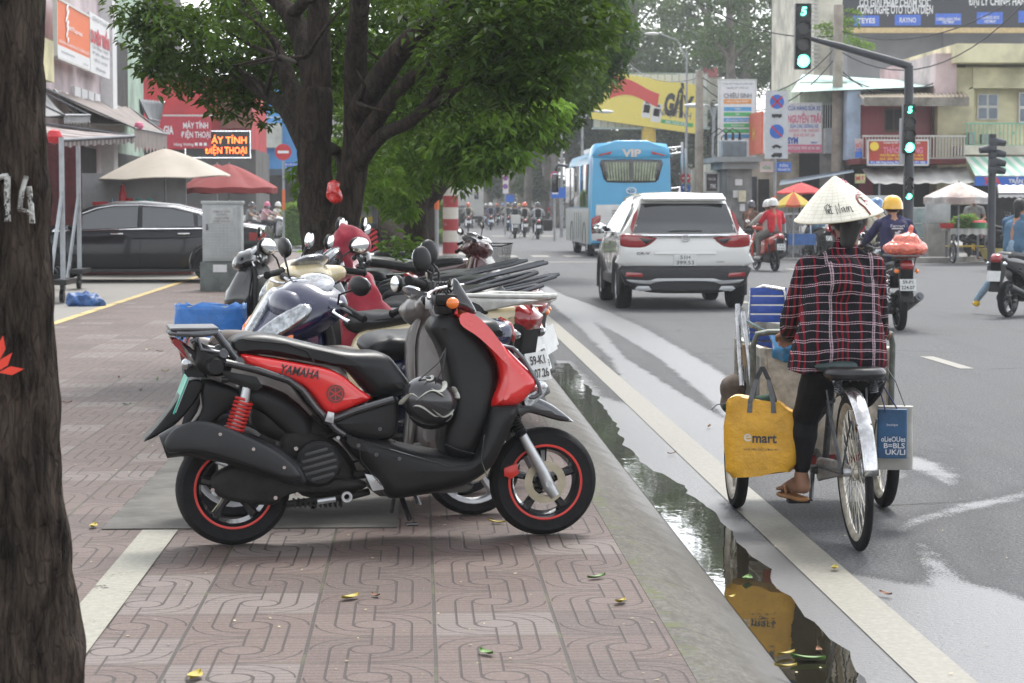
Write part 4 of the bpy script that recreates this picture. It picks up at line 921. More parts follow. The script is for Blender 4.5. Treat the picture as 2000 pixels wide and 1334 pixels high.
    for x in (.88,1.80):
        for s in(-1,1): b=MB(); b.tube([(x,s*.932,1.05),(x,s*.934,.5)],.004,4); b.build('door_seam',trimb,t)
    b=MB(); b.puff([(-.05,1.66),(.15,1.67),(-.02,1.76)],.04,.01,cr=0); b.build('roof_fin',carw,t)
    b=MB(); b.box((.6,-.35,.9),(.5,.5,.6),bev=.1); b.box((.6,.35,.9),(.5,.5,.6),bev=.1); b.build('seats',blackp,t)
suv()
def sedan():
    t=empty('car',(-5.1,39.7,.13),R(180),'black sedan with chrome window line, parked across behind the utility box','car')
    def sec(w,zb,zs,zr,wr): return [(w*.93,zb),(w*.99,zb+.1),(w,zb+.3),(w*.985,zs-.18),(w*.96,zs-.04),(w*.92,zs),(wr+.06,zr-.16),(wr,zr-.06),(wr*.85,zr-.015),(wr*.5,zr+.005),(0.001,zr+.01)]
    def low(w,zb,zs): return [(w*.93,zb),(w*.99,zb+.1),(w,zb+.25),(w*.98,zs-.15),(w*.95,zs-.04),(w*.9,zs),(w*.8,zs+.015),(w*.7,zs+.02),(w*.55,zs+.03),(w*.3,zs+.035),(0.001,zs+.04)]
    S_=[(-2.44,low(.70,.35,.80)),(-2.36,low(.84,.28,.95)),(-2.0,low(.90,.22,1.0)),(-1.75,sec(.91,.2,.99,1.06,.66)),(-1.35,sec(.92,.2,.97,1.24,.60)),(-.8,sec(.92,.2,.95,1.38,.58)),(-.2,sec(.92,.2,.94,1.435,.58)),(.3,sec(.92,.2,.93,1.43,.58)),(.8,sec(.92,.2,.92,1.33,.58)),(1.3,sec(.92,.2,.91,1.08,.60)),(1.55,low(.91,.2,.90)),(2.0,low(.88,.22,.82)),(2.35,low(.78,.28,.68)),(2.45,low(.6,.3,.55))]
    body=carbody(t,S_,carb)
    for s in(-1,1):
        for P in ([(-1.52,.99),(-1.2,.985),(-1.18,1.20),(-1.35,1.12)],[(-1.13,.985),(-.22,.97),(-.20,1.33),(-.7,1.30),(-1.1,1.21)],[(-.13,.97),(1.22,.93),(.85,1.18),(.55,1.29),(.3,1.33),(-.12,1.34)]):
            b=MB(); b.add([(x,s*(.895+(.64-.895)*(z-.94)/(1.36-.94)+.012),z) for x,z in P],[tuple(range(len(P)))]); b.build('side_window',tint2,t,smooth=False)
        yy=lambda z:s*(.90+(.64-.90)*(z-.94)/(1.36-.94)+.018)
        b=MB(); b.tube([(x,yy(z),z) for x,z in ((1.35,.915),(.9,1.20),(.6,1.31),(.3,1.36),(-.2,1.365),(-.75,1.325),(-1.2,1.215),(-1.5,1.05),(-1.58,.985),(-1.5,.955),(-.2,.945),(1.35,.905))],.011,6); b.build('window_trim',chrome,t)
        for x in (.22,-.95): 
            b=MB(); b.box((x,s*.935,.86),(.22,.035,.028),bev=.012); b.build('door_handle',chrome,t)
        for x in (-.18,1.12): b=MB(); b.tube([(x,s*.922,.92),(x,s*.93,.3)],.004,4); b.build('door_seam',gloss,t)
        b=MB(); b.ell((.98,s*1.02,.97),(.09,.11,.07),14); b.tube([(.98,s*.9,.93),(.98,s*1.0,.95)],.025,6); b.build('wing_mirror',carb,t)
        b=MB(); b.puff([(s*.45,.84),(s*.90,.88),(s*.90,.74),(s*.5,.76)],.35,.03,plane='yz',y0=-2.24,cr=.3); b.build('tail_light',redl,t)
        b=MB(); b.box((-.2,s*.915,.21),(2.9,.03,.05),bev=.01); b.build('sill',trimb,t)
    for x in (-1.42,1.40):
        for s in(-1,1):
            carwheel(t,x,s*.82,.335,s,rim=dsteel,spk=14); b=MB(); b.tube([(x+.37*math.cos(a),s*.90,.335+.37*math.sin(a)) for a in np.linspace(-.3,PI+.3,20)],.03,8); b.build('wheel_arch',gloss,t)
sedan()
busb=M('sky_blue_bus_paint',(.055,.36,.62),.3,var=.05,vs=2,coat=.6); busw=M('white_bus_paint',(.62,.62,.6),.35,var=.1,vs=1.5,coat=.4); buss=M('grey_silver_bus_side',(.33,.35,.34),.35,metal=.3,var=.15,vs=2)
curt=M('pale_green_curtain',(.33,.38,.26),.8,var=.3,vs=6)
def bus():
    t=empty('bus',(6.06,62.1,0),R(90.5),'sky blue and white coach with curtained rear window, ahead of the white SUV','bus')
    Wd=1.17; H_=3.28; L=9.0
    def ring(x,w,zb,zr,k=.18): return [(x,-w,zb),(x,-w*1.0,1.0),(x,-w,1.7),(x,-w*.97,2.6),(x,-w*.94,zr-k),(x,-w*.86,zr-.04),(x,-w*.5,zr),(x,w*.5,zr),(x,w*.86,zr-.04),(x,w*.94,zr-k),(x,w*.97,2.6),(x,w,1.7),(x,w,1.0),(x,w,zb)]
    b=MB(); b.loft([ring(0,Wd*.97,.42,H_-.12),ring(.12,Wd,.36,H_),ring(1.2,Wd,.36,H_-.02),ring(1.5,Wd,.36,H_-.22),ring(L-.6,Wd,.36,H_-.25),ring(L,Wd*.9,.4,H_-.6)]); body=b.build('body',busb,t,ang=40)
    b=MB(); b.puff([(-1.0,H_-.13),(-.6,H_-.02),(-.45,H_+.05),(.45,H_+.05),(.6,H_-.02),(1.0,H_-.13),(1.1,H_-.45),(-1.1,H_-.45)],.5,.05,plane='yz',y0=.2,cr=.3); b.build('roof_cowl',busb,t)
    # side glass band and lower silver flank
    for s in(-1,1):
        b=MB(); b.box((4.9,s*(Wd*.99),2.05),(8.0,.07,1.25),bev=.01); g=b.build('side_window',M('bus_side_glass',(.05,.07,.05),.06,var=.5,vs=1.3,coat=1),t)
        for x in (2.4,4.0,5.6,7.2): b=MB(); b.box((x,s*(Wd*.99+.03),2.05),(.03,.02,1.22)); b.build('window_bar',gloss,g)
        b=MB(); b.box((4.6,s*(Wd+.008),.88),(8.6,.03,1.02),bev=.01); b.build('flank',buss,t)
        for x in (2.9,3.7,4.5,5.3): b=MB(); b.box((x,s*(Wd+.026),.88),(.015,.01,.8)); b.build('locker_seam',trimb,t)
    b=MB(); b.box((4.6,0,H_-.12),(5.5,1.5,.16),bev=.05); b.box((1.0,.0,H_-.0),(.0+.6,1.2,.06),bev=.02); b.build('roof_unit',busw,t)
    # rear
    Rw=lambda P,d,x0,m,n,cr=.4,r=.03:(lambda b:(b.puff(P,d,r,plane='yz',y0=x0,cr=cr),b.build(n,m,t))[1])(MB())
    rwn=Rw([(-.86,2.78),(.86,2.78),(.84,2.45),(.70,2.14),(-.70,2.14),(-.84,2.45)],.05,-.005,gloss,'rear_window')
    def cu(u,v): 
        y=-.72+1.44*u; 
        return (-.034+.008*math.sin(u*110),y*(.95+.1*v),2.19+.52*v)
    b=MB(); b.grid(cu,160,1); b.build('curtain',curt,rwn,smooth=False); b=MB(); b.box((-.05,0,2.45),(.02,.10,.56)); b.build('curtain_gap',gloss,rwn)
    Rw([(-1.0,1.50),(1.0,1.50),(1.0,.95),(1.10,.9),(1.12,.48),(-1.12,.48),(-1.10,.9),(-1.0,.95)],.06,-.01,busw,'rear_panel',cr=.1)
    b=MB(); 
    for k in range(4): b.box((-.045,.0,1.33-k*.075),(.02,1.1,.02))
    b.build('air_slot',trimb,t)
    for s in(-1,1):
        l=Rw([(s*.86,1.22),(s*1.13,1.12),(s*1.15,.86),(s*1.12,.68),(s*.93,.70),(s*.90,.95)],.08,-.02,redl,'tail_light',cr=.3)
        b=MB(); b.box((-.065,s*1.03,.80),(.02,.17,.16),bev=.01); b.build('lamp_lens',glassl,l)
        b=MB(); b.puff([(s*.55,3.02),(s*.95,2.92),(s*.93,2.88),(s*.70,2.96),(s*.62,2.93)],.03,.005,plane='yz',y0=-.07,cr=0); b.build('marker_light',redm,t)
        b=MB(); b.box((-.03,s*.9,.50),(.02,.16,.05)); b.build('reflector',redl,t)
    TB=lambda y,z,d:Matrix(((0,0,-1,-d),(-1,0,0,-y),(0,1,0,z),(0,0,0,1)))
    lw=M('letter_white',(.65,.6,.55),.5,var=.1)
    text('lettering','VIP',.2,t,lw,TB(0,2.97,.065),width=.55,bold=.05)
    text('lettering','THACO',.09,t,inkm,TB(0,1.66,.04),width=.42,bold=.02); text('lettering','MEADOW',.035,t,inkm,TB(0,1.58,.04),width=.26)
    b=MB(); b.tube([(-.04,.14*math.cos(a),1.90+.085*math.sin(a)) for a in np.linspace(0,2*PI,24)[:-1]],.014,6,closed=True); b.tube([(-.045,-.0,1.98),(-.045,.02,1.82)],.012,6); b.tube([(-.045,.1,1.93),(-.045,-.1,1.90)],.01,6); b.build('emblem',chrome,t)
    b=MB()
    for k in range(6):
        a=k*PI/3+.3; b.T=TB(-.55,1.12,.038)@Matrix.Rotation(a,4,'Z'); b.add([(0,0,0),(.05,.07,0),(.0,.22,0),(-.05,.07,0)],[(0,1,2,3)])
    b.build('flower_decal',M('flower_blue',(.10,.42,.62),.4,var=0),t,smooth=False)
    for x in (1.75,6.3):
        for s in(-1,1):
            carwheel(t,x,s*1.02,.46,s,rim=silver)
            b=MB(); b.tube([(x+.52*math.cos(a),s*1.16,.46+.52*math.sin(a)) for a in np.linspace(-.1,PI+.1,18)],.05,8); b.build('wheel_arch',trimb,t)
    b=MB(); b.box((4.5,0,.36),(8.2,2.0,.24)); b.build('underbody',trimb,t)
    b=MB(); b.tube([(8.6,1.15,2.75),(8.8,1.45,2.8),(8.8,1.55,2.6)],.05,8); b.box((8.8,1.55,2.2),(.14,.24,.62),bev=.06); b.tube([(8.6,-1.15,2.75),(8.8,-1.45,2.8),(8.8,-1.55,2.6)],.05,8); b.build('mirror_arm',gloss,t)
bus()
def van(loc,rz,label,mat=carw,grp=None):
    t=empty('van',loc,rz,label,'van',grp)
    b=MB(); b.loft([[(x,-w,.3),(x,-w,1.0),(x,-w*.9,h-.15),(x,-w*.7,h),(x,w*.7,h),(x,w*.9,h-.15),(x,w,1.0),(x,w,.3)] for x,w,h in ((0,.86,1.9),(.15,.92,1.98),(2.9,.92,1.98),(3.5,.9,1.5),(3.7,.88,1.1),(4.4,.86,.95),(4.5,.7,.8))]); b.build('body',mat,t,ang=40)
    b=MB(); b.puff([(-.68,1.2),(.68,1.2),(.62,1.72),(-.62,1.72)],.05,.02,plane='yz',y0=.03,cr=.1); b.build('rear_window',tint,t)
    for s in(-1,1):
        b=MB(); b.box((0,s*.8,1.0),(.1,.14,.4),bev=.02); b.build('tail_light',redl,t)
        b=MB(); b.box((1.9,s*.87,1.42),(2.6,.05,.5),bev=.01); b.build('side_window',tint,t)
    b=MB(); b.box((-.02,0,.42),(.12,1.7,.24),bev=.04); b.build('bumper',trimb,t)
    b=MB(); b.box((-.03,-.0,1.0),(.02,.35,.16)); b.build('number_plate',M('plate_yellow',(.6,.5,.15),.5),t)
    for x in (.8,3.6):
        for s in(-1,1): carwheel(t,x,s*.82,.32,s)
van(G(1100,440)+Vector((.2,0,0)),R(84),'white van driving away just left of the coach')
def truck():
    t=empty('truck',G(918,442),R(90),'small white box truck with two small rear door windows, far down the road','truck')
    b=MB(); b.box((1.6,0,1.75),(3.2,1.9,2.1),bev=.04); bx=b.build('cargo_box',busw,t)
    for s in(-1,1):
        b=MB(); b.box((-.01,s*.45,1.75),(.03,.86,1.95)); d=b.build('rear_door',busw,bx); b=MB(); b.puff([(s*.45-.15,1.9),(s*.45+.15,1.9),(s*.45+.15,2.4),(s*.45-.15,2.4)],.03,.01,plane='yz',y0=-.03,cr=.2); b.build('door_window',tint,d)
        carwheel(t,.8,s*.75,.36,s)
    for s in(-1,1): carwheel(t,3.6,s*.75,.36,s)
    b=MB(); b.box((4.0,0,1.3),(1.4,1.8,1.7),bev=.15); b.build('cab',busw,t)
    b=MB(); b.box((2,0,.6),(4,1.2,.2)); b.build('chassis',trimb,t)
truck()
# ================================================================ people
skin=M('skin',(.36,.19,.12),.5,var=.12,vs=12,spec=.35); skin2=M('tanned_skin',(.27,.14,.085),.5,var=.12,vs=12,spec=.35)
hairm=M('black_hair',(.012,.010,.009),.45,var=.2,vs=60,bs=120,bst=.4)
def V(*a): return Vector(a)
def hand(w,d,up,s,r=1.0,grip=True):
    """palm and five curled fingers; w wrist, d pointing along the forearm, up the back of the hand, s=+1 left hand"""
    d=d.normalized(); side=d.cross(up).normalized()*s; up=side.cross(d).normalized()*s; L=[]
    p=w+d*.045*r; L.append((w,.023*r,p,.027*r)); L.append((p,.026*r,w+d*.085*r,.024*r))
    for k,ln in enumerate((.066,.075,.07,.056)):
        b=w+d*.088*r+side*((k-1.5)*.0185*r); c=1 if grip else .35
        a=b+(d*.75-up*.45*c)*ln*.42*r; e=a+(d*.15-up*.95*c+d*(1-c)*.7)*ln*.36*r; f=e+(-d*.5*c-up*.7*c+d*(1-c)*.8)*ln*.3*r
        L+=[(b,.0098*r,a,.009*r),(a,.009*r,e,.0082*r),(e,.0082*r,f,.007*r)]
    b=w+d*.03*r-side*.022*r; a=b+(d*.45-side*.75-up*.25)*.036*r; e=a+(d*.75-up*.6+side*.1)*.03*r
    L+=[(b,.013*r,a,.0105*r),(a,.0105*r,e,.0085*r)]
    return L
def foot(a,t,r=1.0,toes=False):
    d=(t-a); d.z*=.4; d=d.normalized(); h=a+V(0,0,-.055*r)-d*.03*r; L=[(a,.034*r,h,.032*r),(h,.032*r,a+d*.06*r-V(0,0,.045*r),.033*r),(a+d*.05*r-V(0,0,.03),.03*r,t-V(0,0,.0),.024*r)]
    side=d.cross(V(0,0,1)).normalized()
    for k in range(5): p=t+side*((k-2)*.017*r)-d*abs(k-1.5)*.006; L.append((p-d*.02,.012*r,p+d*.022*r,.009*r))
    return L
def headshapes(c,f,r=1.0):
    """c head centre, f facing direction"""
    f=f.normalized(); s=f.cross(V(0,0,1)).normalized(); u=s.cross(f).normalized()
    a=math.atan2(f.y,f.x); L=[(c+u*.015*r,(.098*r,.078*r,.105*r),(0,0,a)),(c+f*.025*r-u*.055*r,(.062*r,.056*r,.06*r),(0,0,a)),(c+f*.045*r-u*.095*r,(.026*r,.028*r,.02*r),(0,0,a))]
    L.append((c+f*.085*r+u*.01*r,.011*r,c+f*.108*r-u*.022*r,.014*r))          # nose
    for q in(-1,1): L.append((c+s*q*.078*r-u*.01*r,(.022*r,.010*r,.032*r),(0,0,a))); L.append((c+f*.082*r+s*q*.032*r+u*.03*r,(.014*r,.02*r,.008*r),(0,0,a)))
    L.append((c+f*.088*r-u*.052*r-s*.018*r,.008*r,c+f*.088*r-u*.052*r+s*.018*r,.008*r))
    return L
def facebits(parent,c,f,r=1.0):
    f=f.normalized(); s=f.cross(V(0,0,1)).normalized(); u=s.cross(f).normalized(); a=math.atan2(f.y,f.x)
    for q in(-1,1):
        b=MB(); b.ell(c+f*.090*r+s*q*.032*r+u*.012*r,(.008*r,.013*r,.006*r),8,rot=(0,0,a)); b.build('eye',inkm,parent)
    b=MB(); b.ell(c+f*.098*r-u*.052*r,(.006*r,.022*r,.006*r),8,rot=(0,0,a)); b.build('mouth',M('lips',(.3,.08,.07),.5),parent)
def J0(**k):
    J=dict(pelvis=V(-.26,0,.90),chest=V(-.20,0,1.17),neck=V(-.15,0,1.33),head=V(-.10,0,1.465))
    for s,n in((1,'L'),(-1,'R')):
        J['sh'+n]=V(-.17,.17*s,1.27); J['el'+n]=V(.04,.27*s,1.12); J['wr'+n]=V(.27,.30*s,1.04)
        J['hip'+n]=V(-.22,.09*s,.87); J['kn'+n]=V(.15,.17*s,.79); J['an'+n]=V(.08,.17*s,.43); J['to'+n]=V(.24,.19*s,.375)
    J.update(k); return J
def person(label,loc,rot,J,shirt,pants,skinm=None,hair=True,helmet=None,vox=.014,group=None,sleeve=1.0,leg=1.0,shoes=None,female=False,facing=None,extra=None,mask=None,bulk=1.0,face=False,cat='person'):
    t=empty('person',loc,0,label,cat,group,rot=rot if isinstance(rot,tuple) else (0,0,rot)); sk=skinm or skin; f=facing or V(1,0,0)
    B=bulk
    L=headshapes(J['head'],f)+[(J['neck'],.055,J['head']-V(0,0,.05),.052),(J['pelvis'],.11,J['chest'],.12),(J['chest'],.12,J['neck'],.06)]
    for n,s in(('L',1),('R',-1)):
        L+=[(J['sh'+n],.048,J['el'+n],.038),(J['el'+n],.037,J['wr'+n],.024),(J['hip'+n],.075,J['kn'+n],.052),(J['kn'+n],.052,J['an'+n],.032)]
        L+=foot(J['an'+n],J['to'+n])
    vs,fs=blob(L,vox,2)
    b=MB(); b.add(vs,fs); n0=len(b.v)
    H=[]
    for n,s in(('L',1),('R',-1)):
        d=J['wr'+n]-J['el'+n]; d.z*=.4
        H+=hand(J['wr'+n],d,V(0,0,1),s)+[(J['wr'+n]-d.normalized()*.05,.024,J['wr'+n],.024)]
    b.add(*blob(H,.0065 if vox<.012 else .009,1))
    body=b.build('body',sk,t,ang=180,fix=False)
    if face: facebits(body,J['head'],f)
    # shirt
    L=[(J['pelvis']+V(.0,.05,.02),.115*B,J['chest']+V(0,.055,.02),.115*B),(J['pelvis']+V(.0,-.05,.02),.115*B,J['chest']+V(0,-.055,.02),.115*B),(J['shL']-V(0,.03,.0),.062,J['neck']-V(0,-.04,.0),.05),(J['shR']+V(0,.03,.0),.062,J['neck']-V(0,.04,.0),.05),(J['chest'],.12,J['neck']-V(0,0,.05),.075)]
    for n in 'LR':
        e=J['sh'+n].lerp(J['el'+n],min(1,sleeve*1.0) if sleeve<1 else 1)
        L.append((J['sh'+n],.062,e,.055 if sleeve>=1 else .062))
        if sleeve>=1: L.append((J['el'+n],.055,J['el'+n].lerp(J['wr'+n],.96),.036))
    vs,fs=blob(L,vox,2); b=MB(); b.add([v+V(noise.noise(v*11)*.008,noise.noise(v*11+V(5,0,0))*.008,0) for v in vs],fs); b.build('shirt',shirt,body,ang=180,fix=False)
    L=[(J['pelvis'],.125*B,J['pelvis']+V(-.0,0,.05),.12*B)]
    for n in 'LR':
        L.append((J['hip'+n],.092*B,J['kn'+n],.068)); 
        if leg>.1: L.append((J['kn'+n],.066,J['kn'+n].lerp(J['an'+n],leg),.05 if leg<1 else .046))
    vs,fs=blob(L,vox,2); b=MB(); b.add(vs,fs); b.build('trousers',pants,body,ang=180,fix=False)
    if shoes:
        for n in 'LR':
            a=J['an'+n]; to=J['to'+n]; d=(to-a); d.z=0; d.normalize()
            blobobj('shoe',[(a-V(0,0,.055)-d*.03,.042,to+V(0,0,0),.036),(a-V(0,0,.03),.042,a-V(0,0,.06),.042)],shoes,body,vox,2)
    if hair: blobobj('hair',[(J['head']+V(0,0,.03)-f*.022,(.098,.09,.1),(0,0,math.atan2(f.y,f.x)))]+([(J['head']-f*.08,.05,J['head']-f*.10-V(0,0,.2),.03)] if female else []),hairm,body,vox,2)
    if helmet:
        b=MB(); c=J['head']+V(0,0,.035)-f*.01; b.T=Matrix.Translation(c)@Matrix.Rotation(math.atan2(f.y,f.x),4,'Z')
        b.lathe([(.001,.125),(.05,.118),(.09,.09),(.118,.04),(.128,-.02),(.13,-.045),(.122,-.05),(.11,-.03)],24); 
        b.grid(lambda u,v:V((.125+.05*v)*math.cos(R(-50+100*u)),(.125+.0*v)*math.sin(R(-50+100*u)),-.035-.015*v),8,2)
        h=b.build('helmet',helmet,body); b=MB(); b.T=Matrix.Translation(c)
        for s in(-1,1): b.tube([V(0,s*.115,-.04),V(.02,s*.09,-.11),V(.045,0,-.155)],.005,5)
        b.build('helmet_strap',blackp,h)
    if mask: blobobj('face_mask',[(J['head']+f*.06-V(0,0,.045),(.045,.06,.045),(0,0,math.atan2(f.y,f.x)))],mask,body,.012,2)
    if extra: extra(t,body)
    return t
# ---------------------------------------------------------------- the tricycle cart and its rider
CX,CY=1.905,9.62                                   # rear axle of the tricycle
def trike():
    t=empty('tricycle',(CX,9.60,0),R(90),'old cargo tricycle with metal box in front, pedalled by the woman in the conical hat','tricycle')
    # local x forward, y left ; rear contact at x=-.0
    tilt=Matrix.Translation((0,0,0))@Matrix.Rotation(R(-3.5),4,'X')
    T0=Matrix.Rotation(R(-3.5),4,'X')
    old=M('aged_rim',(.48,.45,.38),.4,metal=.5,var=.35,vs=25); oldf=M('worn_frame_paint',(.075,.08,.085),.5,metal=.3,var=.5,vs=25); rust=M('weathered_metal',(.5,.47,.4),.55,metal=.35,var=.45,vs=12,bs=60,bst=.3)
    XW=-.28; w=wheel(t,XW,.345,.345,.036,style='wire',spokes=36,rimm=old,T=T0,n=56,name='rear_wheel')
    b=MB(); b.T=T0
    b.grid(lambda u,v:V(.375*math.cos(R(62+135*u)),(v-.5)*.062,.345+.375*math.sin(R(62+135*u))-abs(v-.5)**2*.03) if False else V(XW+(.370-.05*abs(v-.5)**2*4*.25)*math.cos(R(60+116*u)),(v-.5)*.066,.345+(.370-.05*abs(v-.5)**2)*math.sin(R(60+116*u))),26,8); f=b.build('rear_fender',M('aged_chrome',(.55,.55,.55),.16,metal=1,var=.45,vs=16),t); f.modifiers.new('s','SOLIDIFY').thickness=.003
    b=MB(); b.T=T0
    for s in(-.055,.055):
        b.tube([(XW,s,.345),(XW-.27,s*1.0,.60)],.004,6); b.tube([(XW,s,.345),(.14,s*.6,.68)],.009,8); b.tube([(XW,s,.345),(.42,s*.6,.29)],.010,8); b.tube([(XW,s,.34),(-.20,s*1.6,.70)],.005,6)
    b.tube([(.14,0,.68),(.42,0,.29)],.016,10); b.tube([(.16,0,.62),(.80,0,.42)],.018,10); b.tube([(.42,0,.29),(.8,0,.36)],.016,10); b.tube([(.16,0,.62),(.145,0,.72)],.013,10)
    b.lathe([(.001,-.07),(.022,-.07),(.024,0),(.022,.07),(.001,.07)],16,(.42,0,.275),'y')
    b.build('frame',oldf,t)
    b=MB(); b.T=T0; b.lathe([(.001,-.012),(.05,-.012),(.055,0),(.05,.012),(.001,.012)],22,(XW,-.035,.345),'y'); b.lathe([(.001,-.05),(.02,-.05),(.02,.05),(.001,.05)],14,(XW,0,.345),'y'); b.build('hub',steel,t)
    b=MB(); b.puff([(-.24,.375),(.40,.33),(.46,.28),(.42,.22),(.34,.23),(-.2,.32),(-.28,.345)],.02,.008,y0=.045); b.build('chain_guard',M('worn_grey_guard',(.3,.3,.29),.4,metal=.4,var=.3,vs=30),t)
    for s,a in((1,-118),(-1,62)):
        c=V(.42,s*.075,.275); e=c+V(math.cos(R(a))*.165,s*.02,math.sin(R(a))*.165*.95)
        b=MB(); b.tube([c-V(0,s*.03,0),c,e],[.012,.013,.010],8); cr=b.build('crank',dsteel,t)
        b=MB(); b.box(e+V(0,s*.06,0),(.075,.10,.022),bev=.006); b.build('pedal',engm,cr)
        if s>0: PL=e+V(0,.06,0)
        else: PR=e+V(0,-.06,0)
    # saddle: padded top, springs under, folded spare cushion behind
    b=MB(); b.puff([(-.25,.10),(-.27,0),(-.25,-.10),(-.16,-.14),(-.06,-.09),(.06,-.03),(.08,0),(.06,.03),(-.06,.09),(-.16,.14)],.055,.026,plane='xy',y0=.765); b.build('saddle',M('worn_black_saddle',(.018,.018,.019),.32,var=.3,vs=12,bs=50,bst=.2),t)
    b=MB(); b.puff([(-.12,.16),(-.17,.0),(-.12,-.02),(.0,-.03),(.08,.02),(.08,.14),(-.02,.18)],.05,.024,plane='xy',y0=.79); b.build('saddle_pad',M('teal_black_pad',(.03,.05,.05),.5,var=.3),t)
    b=MB()
    for s in(-1,1):
        pts=[(-.20+.016*math.cos(k*.8),s*.08+.016*math.sin(k*.8),.68+.0011*k) for k in range(58)]; b.tube(pts,.003,5)
        b.tube([(-.25,s*.11,.735),(-.21,s*.10,.72),(.1,s*.02,.73)],.005,6)
    for k in range(7): b.tube([(-.245,-.11+k*.036,.737),(-.14,-.11+k*.036,.735)],.003,5)
    b.build('saddle_spring',dsteel,t)
    # cargo box
    x0,x1,yl,yr,zb,zt=.64,1.48,.275,-.335,.30,.815
    b=MB(); 
    def panel(a,c): b.quad(*[V(*p) for p in a]); 
    for (p,q) in (((x0,yl),(x0,yr)),):
        b.box((x0,(yl+yr)/2,(zb+zt)/2-.01),(.012,yl-yr-.04,zt-zb-.05))
    b.box((x1,(yl+yr)/2,(zb+zt)/2),(.012,yl-yr,zt-zb)); b.box(((x0+x1)/2,(yl+yr)/2,zb),(x1-x0,yl-yr,.014)); b.box(((x0+x1)/2,yr,(zb+zt)/2),(x1-x0,.012,zt-zb))
    bx=b.build('cargo_box',rust,t,smooth=False)
    b=MB()
    for k in range(14):
        x=x0+.02+(x1-x0-.04)*k/13; b.box((x,yl-.004,(zb+zt)/2),(.035,.012,zt-zb-.02),r=(0,0,R(2)))
    b.build('slat_side',M('grey_slats',(.2,.2,.18),.6,metal=.2,var=.4,vs=8),bx)
    b=MB()
    for p,q in (((x0,yl),(x1,yl)),((x1,yl),(x1,yr)),((x1,yr),(x0,yr)),((x0,yr),(x0,yl))):
        A=V(*p,zt);Bq=V(*q,zt); m=(A+Bq)/2; d=Bq-A; b.box(m,(abs(d.x)+.03 if abs(d.x)>.1 else .032,abs(d.y)+.03 if abs(d.y)>.1 else .032,.012)); b.box(m-V(0,0,.02),(abs(d.x)+.0 if abs(d.x)>.1 else .014,abs(d.y)+.0 if abs(d.y)>.1 else .014,.04))
    for p in ((x0,yl),(x0,yr),(x1,yl),(x1,yr)): b.box((*p,(zb+zt)/2),(.03,.03,zt-zb))
    b.build('box_rim',rust,bx,smooth=False)
    b=MB(); b.box((x0-.012,.02,.28),(.02,.5,.07)); b.build('red_board',M('dark_red_board',(.2,.02,.025),.6,var=.3),bx)
    # handle hoop the rider pushes
    b=MB(); b.tube([(x0-.05,.335,.40),(x0-.08,.335,.84),(x0-.10,.32,.895),(x0-.115,.27,.905),(x0-.12,-.26,.905),(x0-.10,-.31,.895),(x0-.08,-.325,.84),(x0-.05,-.325,.40)],.0145,10)
    for s in(.335,-.325): b.tube([(x0-.05,s,.44),(x0+.02,s,.42)],.012,8); b.tube([(x0-.06,s,.66),(x0+.02,s*.95,.70)],.012,8)
    b.build('handle_hoop',M('worn_green_grey_tube',(.14,.155,.14),.45,metal=.4,var=.4,vs=25),t)
    # axle and the two front wheels
    b=MB(); b.tube([(1.08,.36,.27),(1.08,-.42,.27)],.014,8); b.tube([(.8,0,.40),(1.08,0,.29)],.014,8); b.build('axle',dsteel,t)
    for y in(.335,-.40): wheel(t,1.08,.268,.268,.062,style='wire',spokes=28,rimm=old,y=y,n=40,name='front_wheel')
    return PL,PR
PL,PR=trike()
TW=Matrix.Translation((CX,9.60,0))@Matrix.Rotation(R(90),4,'Z')      # tricycle space
def plaid():
    m,nt,b=newmat('plaid_cloth'); vec,(x,y,z)=coords(nt)
    n=noi(nt,vec,4,2); wob=(n-.5)*.035
    l=y+wob; h=z+(noi(nt,vec,5,2)-.5)*.045+x*.12
    def band(c,period,pos,w): return ((c/period+ (.5-pos)).frac()-.5).abs().lt(w/period)
    wv=band(l,.19,.5,.0032).max(band(l,.19,.545,.0026)); rv=band(l,.19,.12,.004).max(band(l,.19,.24,.0045)).max(band(l,.19,.36,.003)).max(band(l,.19,.83,.0045))
    wh=band(h,.125,.1,.0019).max(band(h,.125,.17,.0017)).max(band(h,.125,.45,.0014)).max(band(h,.125,.72,.0019)).max(band(h,.125,.79,.0017))
    weave=noi(nt,vec,500,2,.6)
    tiny=((z*160).frac()).gt(.35); tiny2=((y*160).frac()).gt(.3)
    c=mix(nt,weave.step(.3,.7),(.008,.008,.010),(.018,.018,.022))
    c=mix(nt,rv*.9,c,(.20,.010,.02)); c=mix(nt,wv*tiny*.95,c,(.5,.36,.4)); c=mix(nt,wh*tiny2*.95,c,(.5,.36,.4))
    nt.links.new(c,b.inputs['Base Color']); b.inputs['Roughness'].default_value=.85; b.inputs['Specular IOR Level'].default_value=.15
    bump(nt,b,noi(nt,vec,9,4),.5,.02); return m
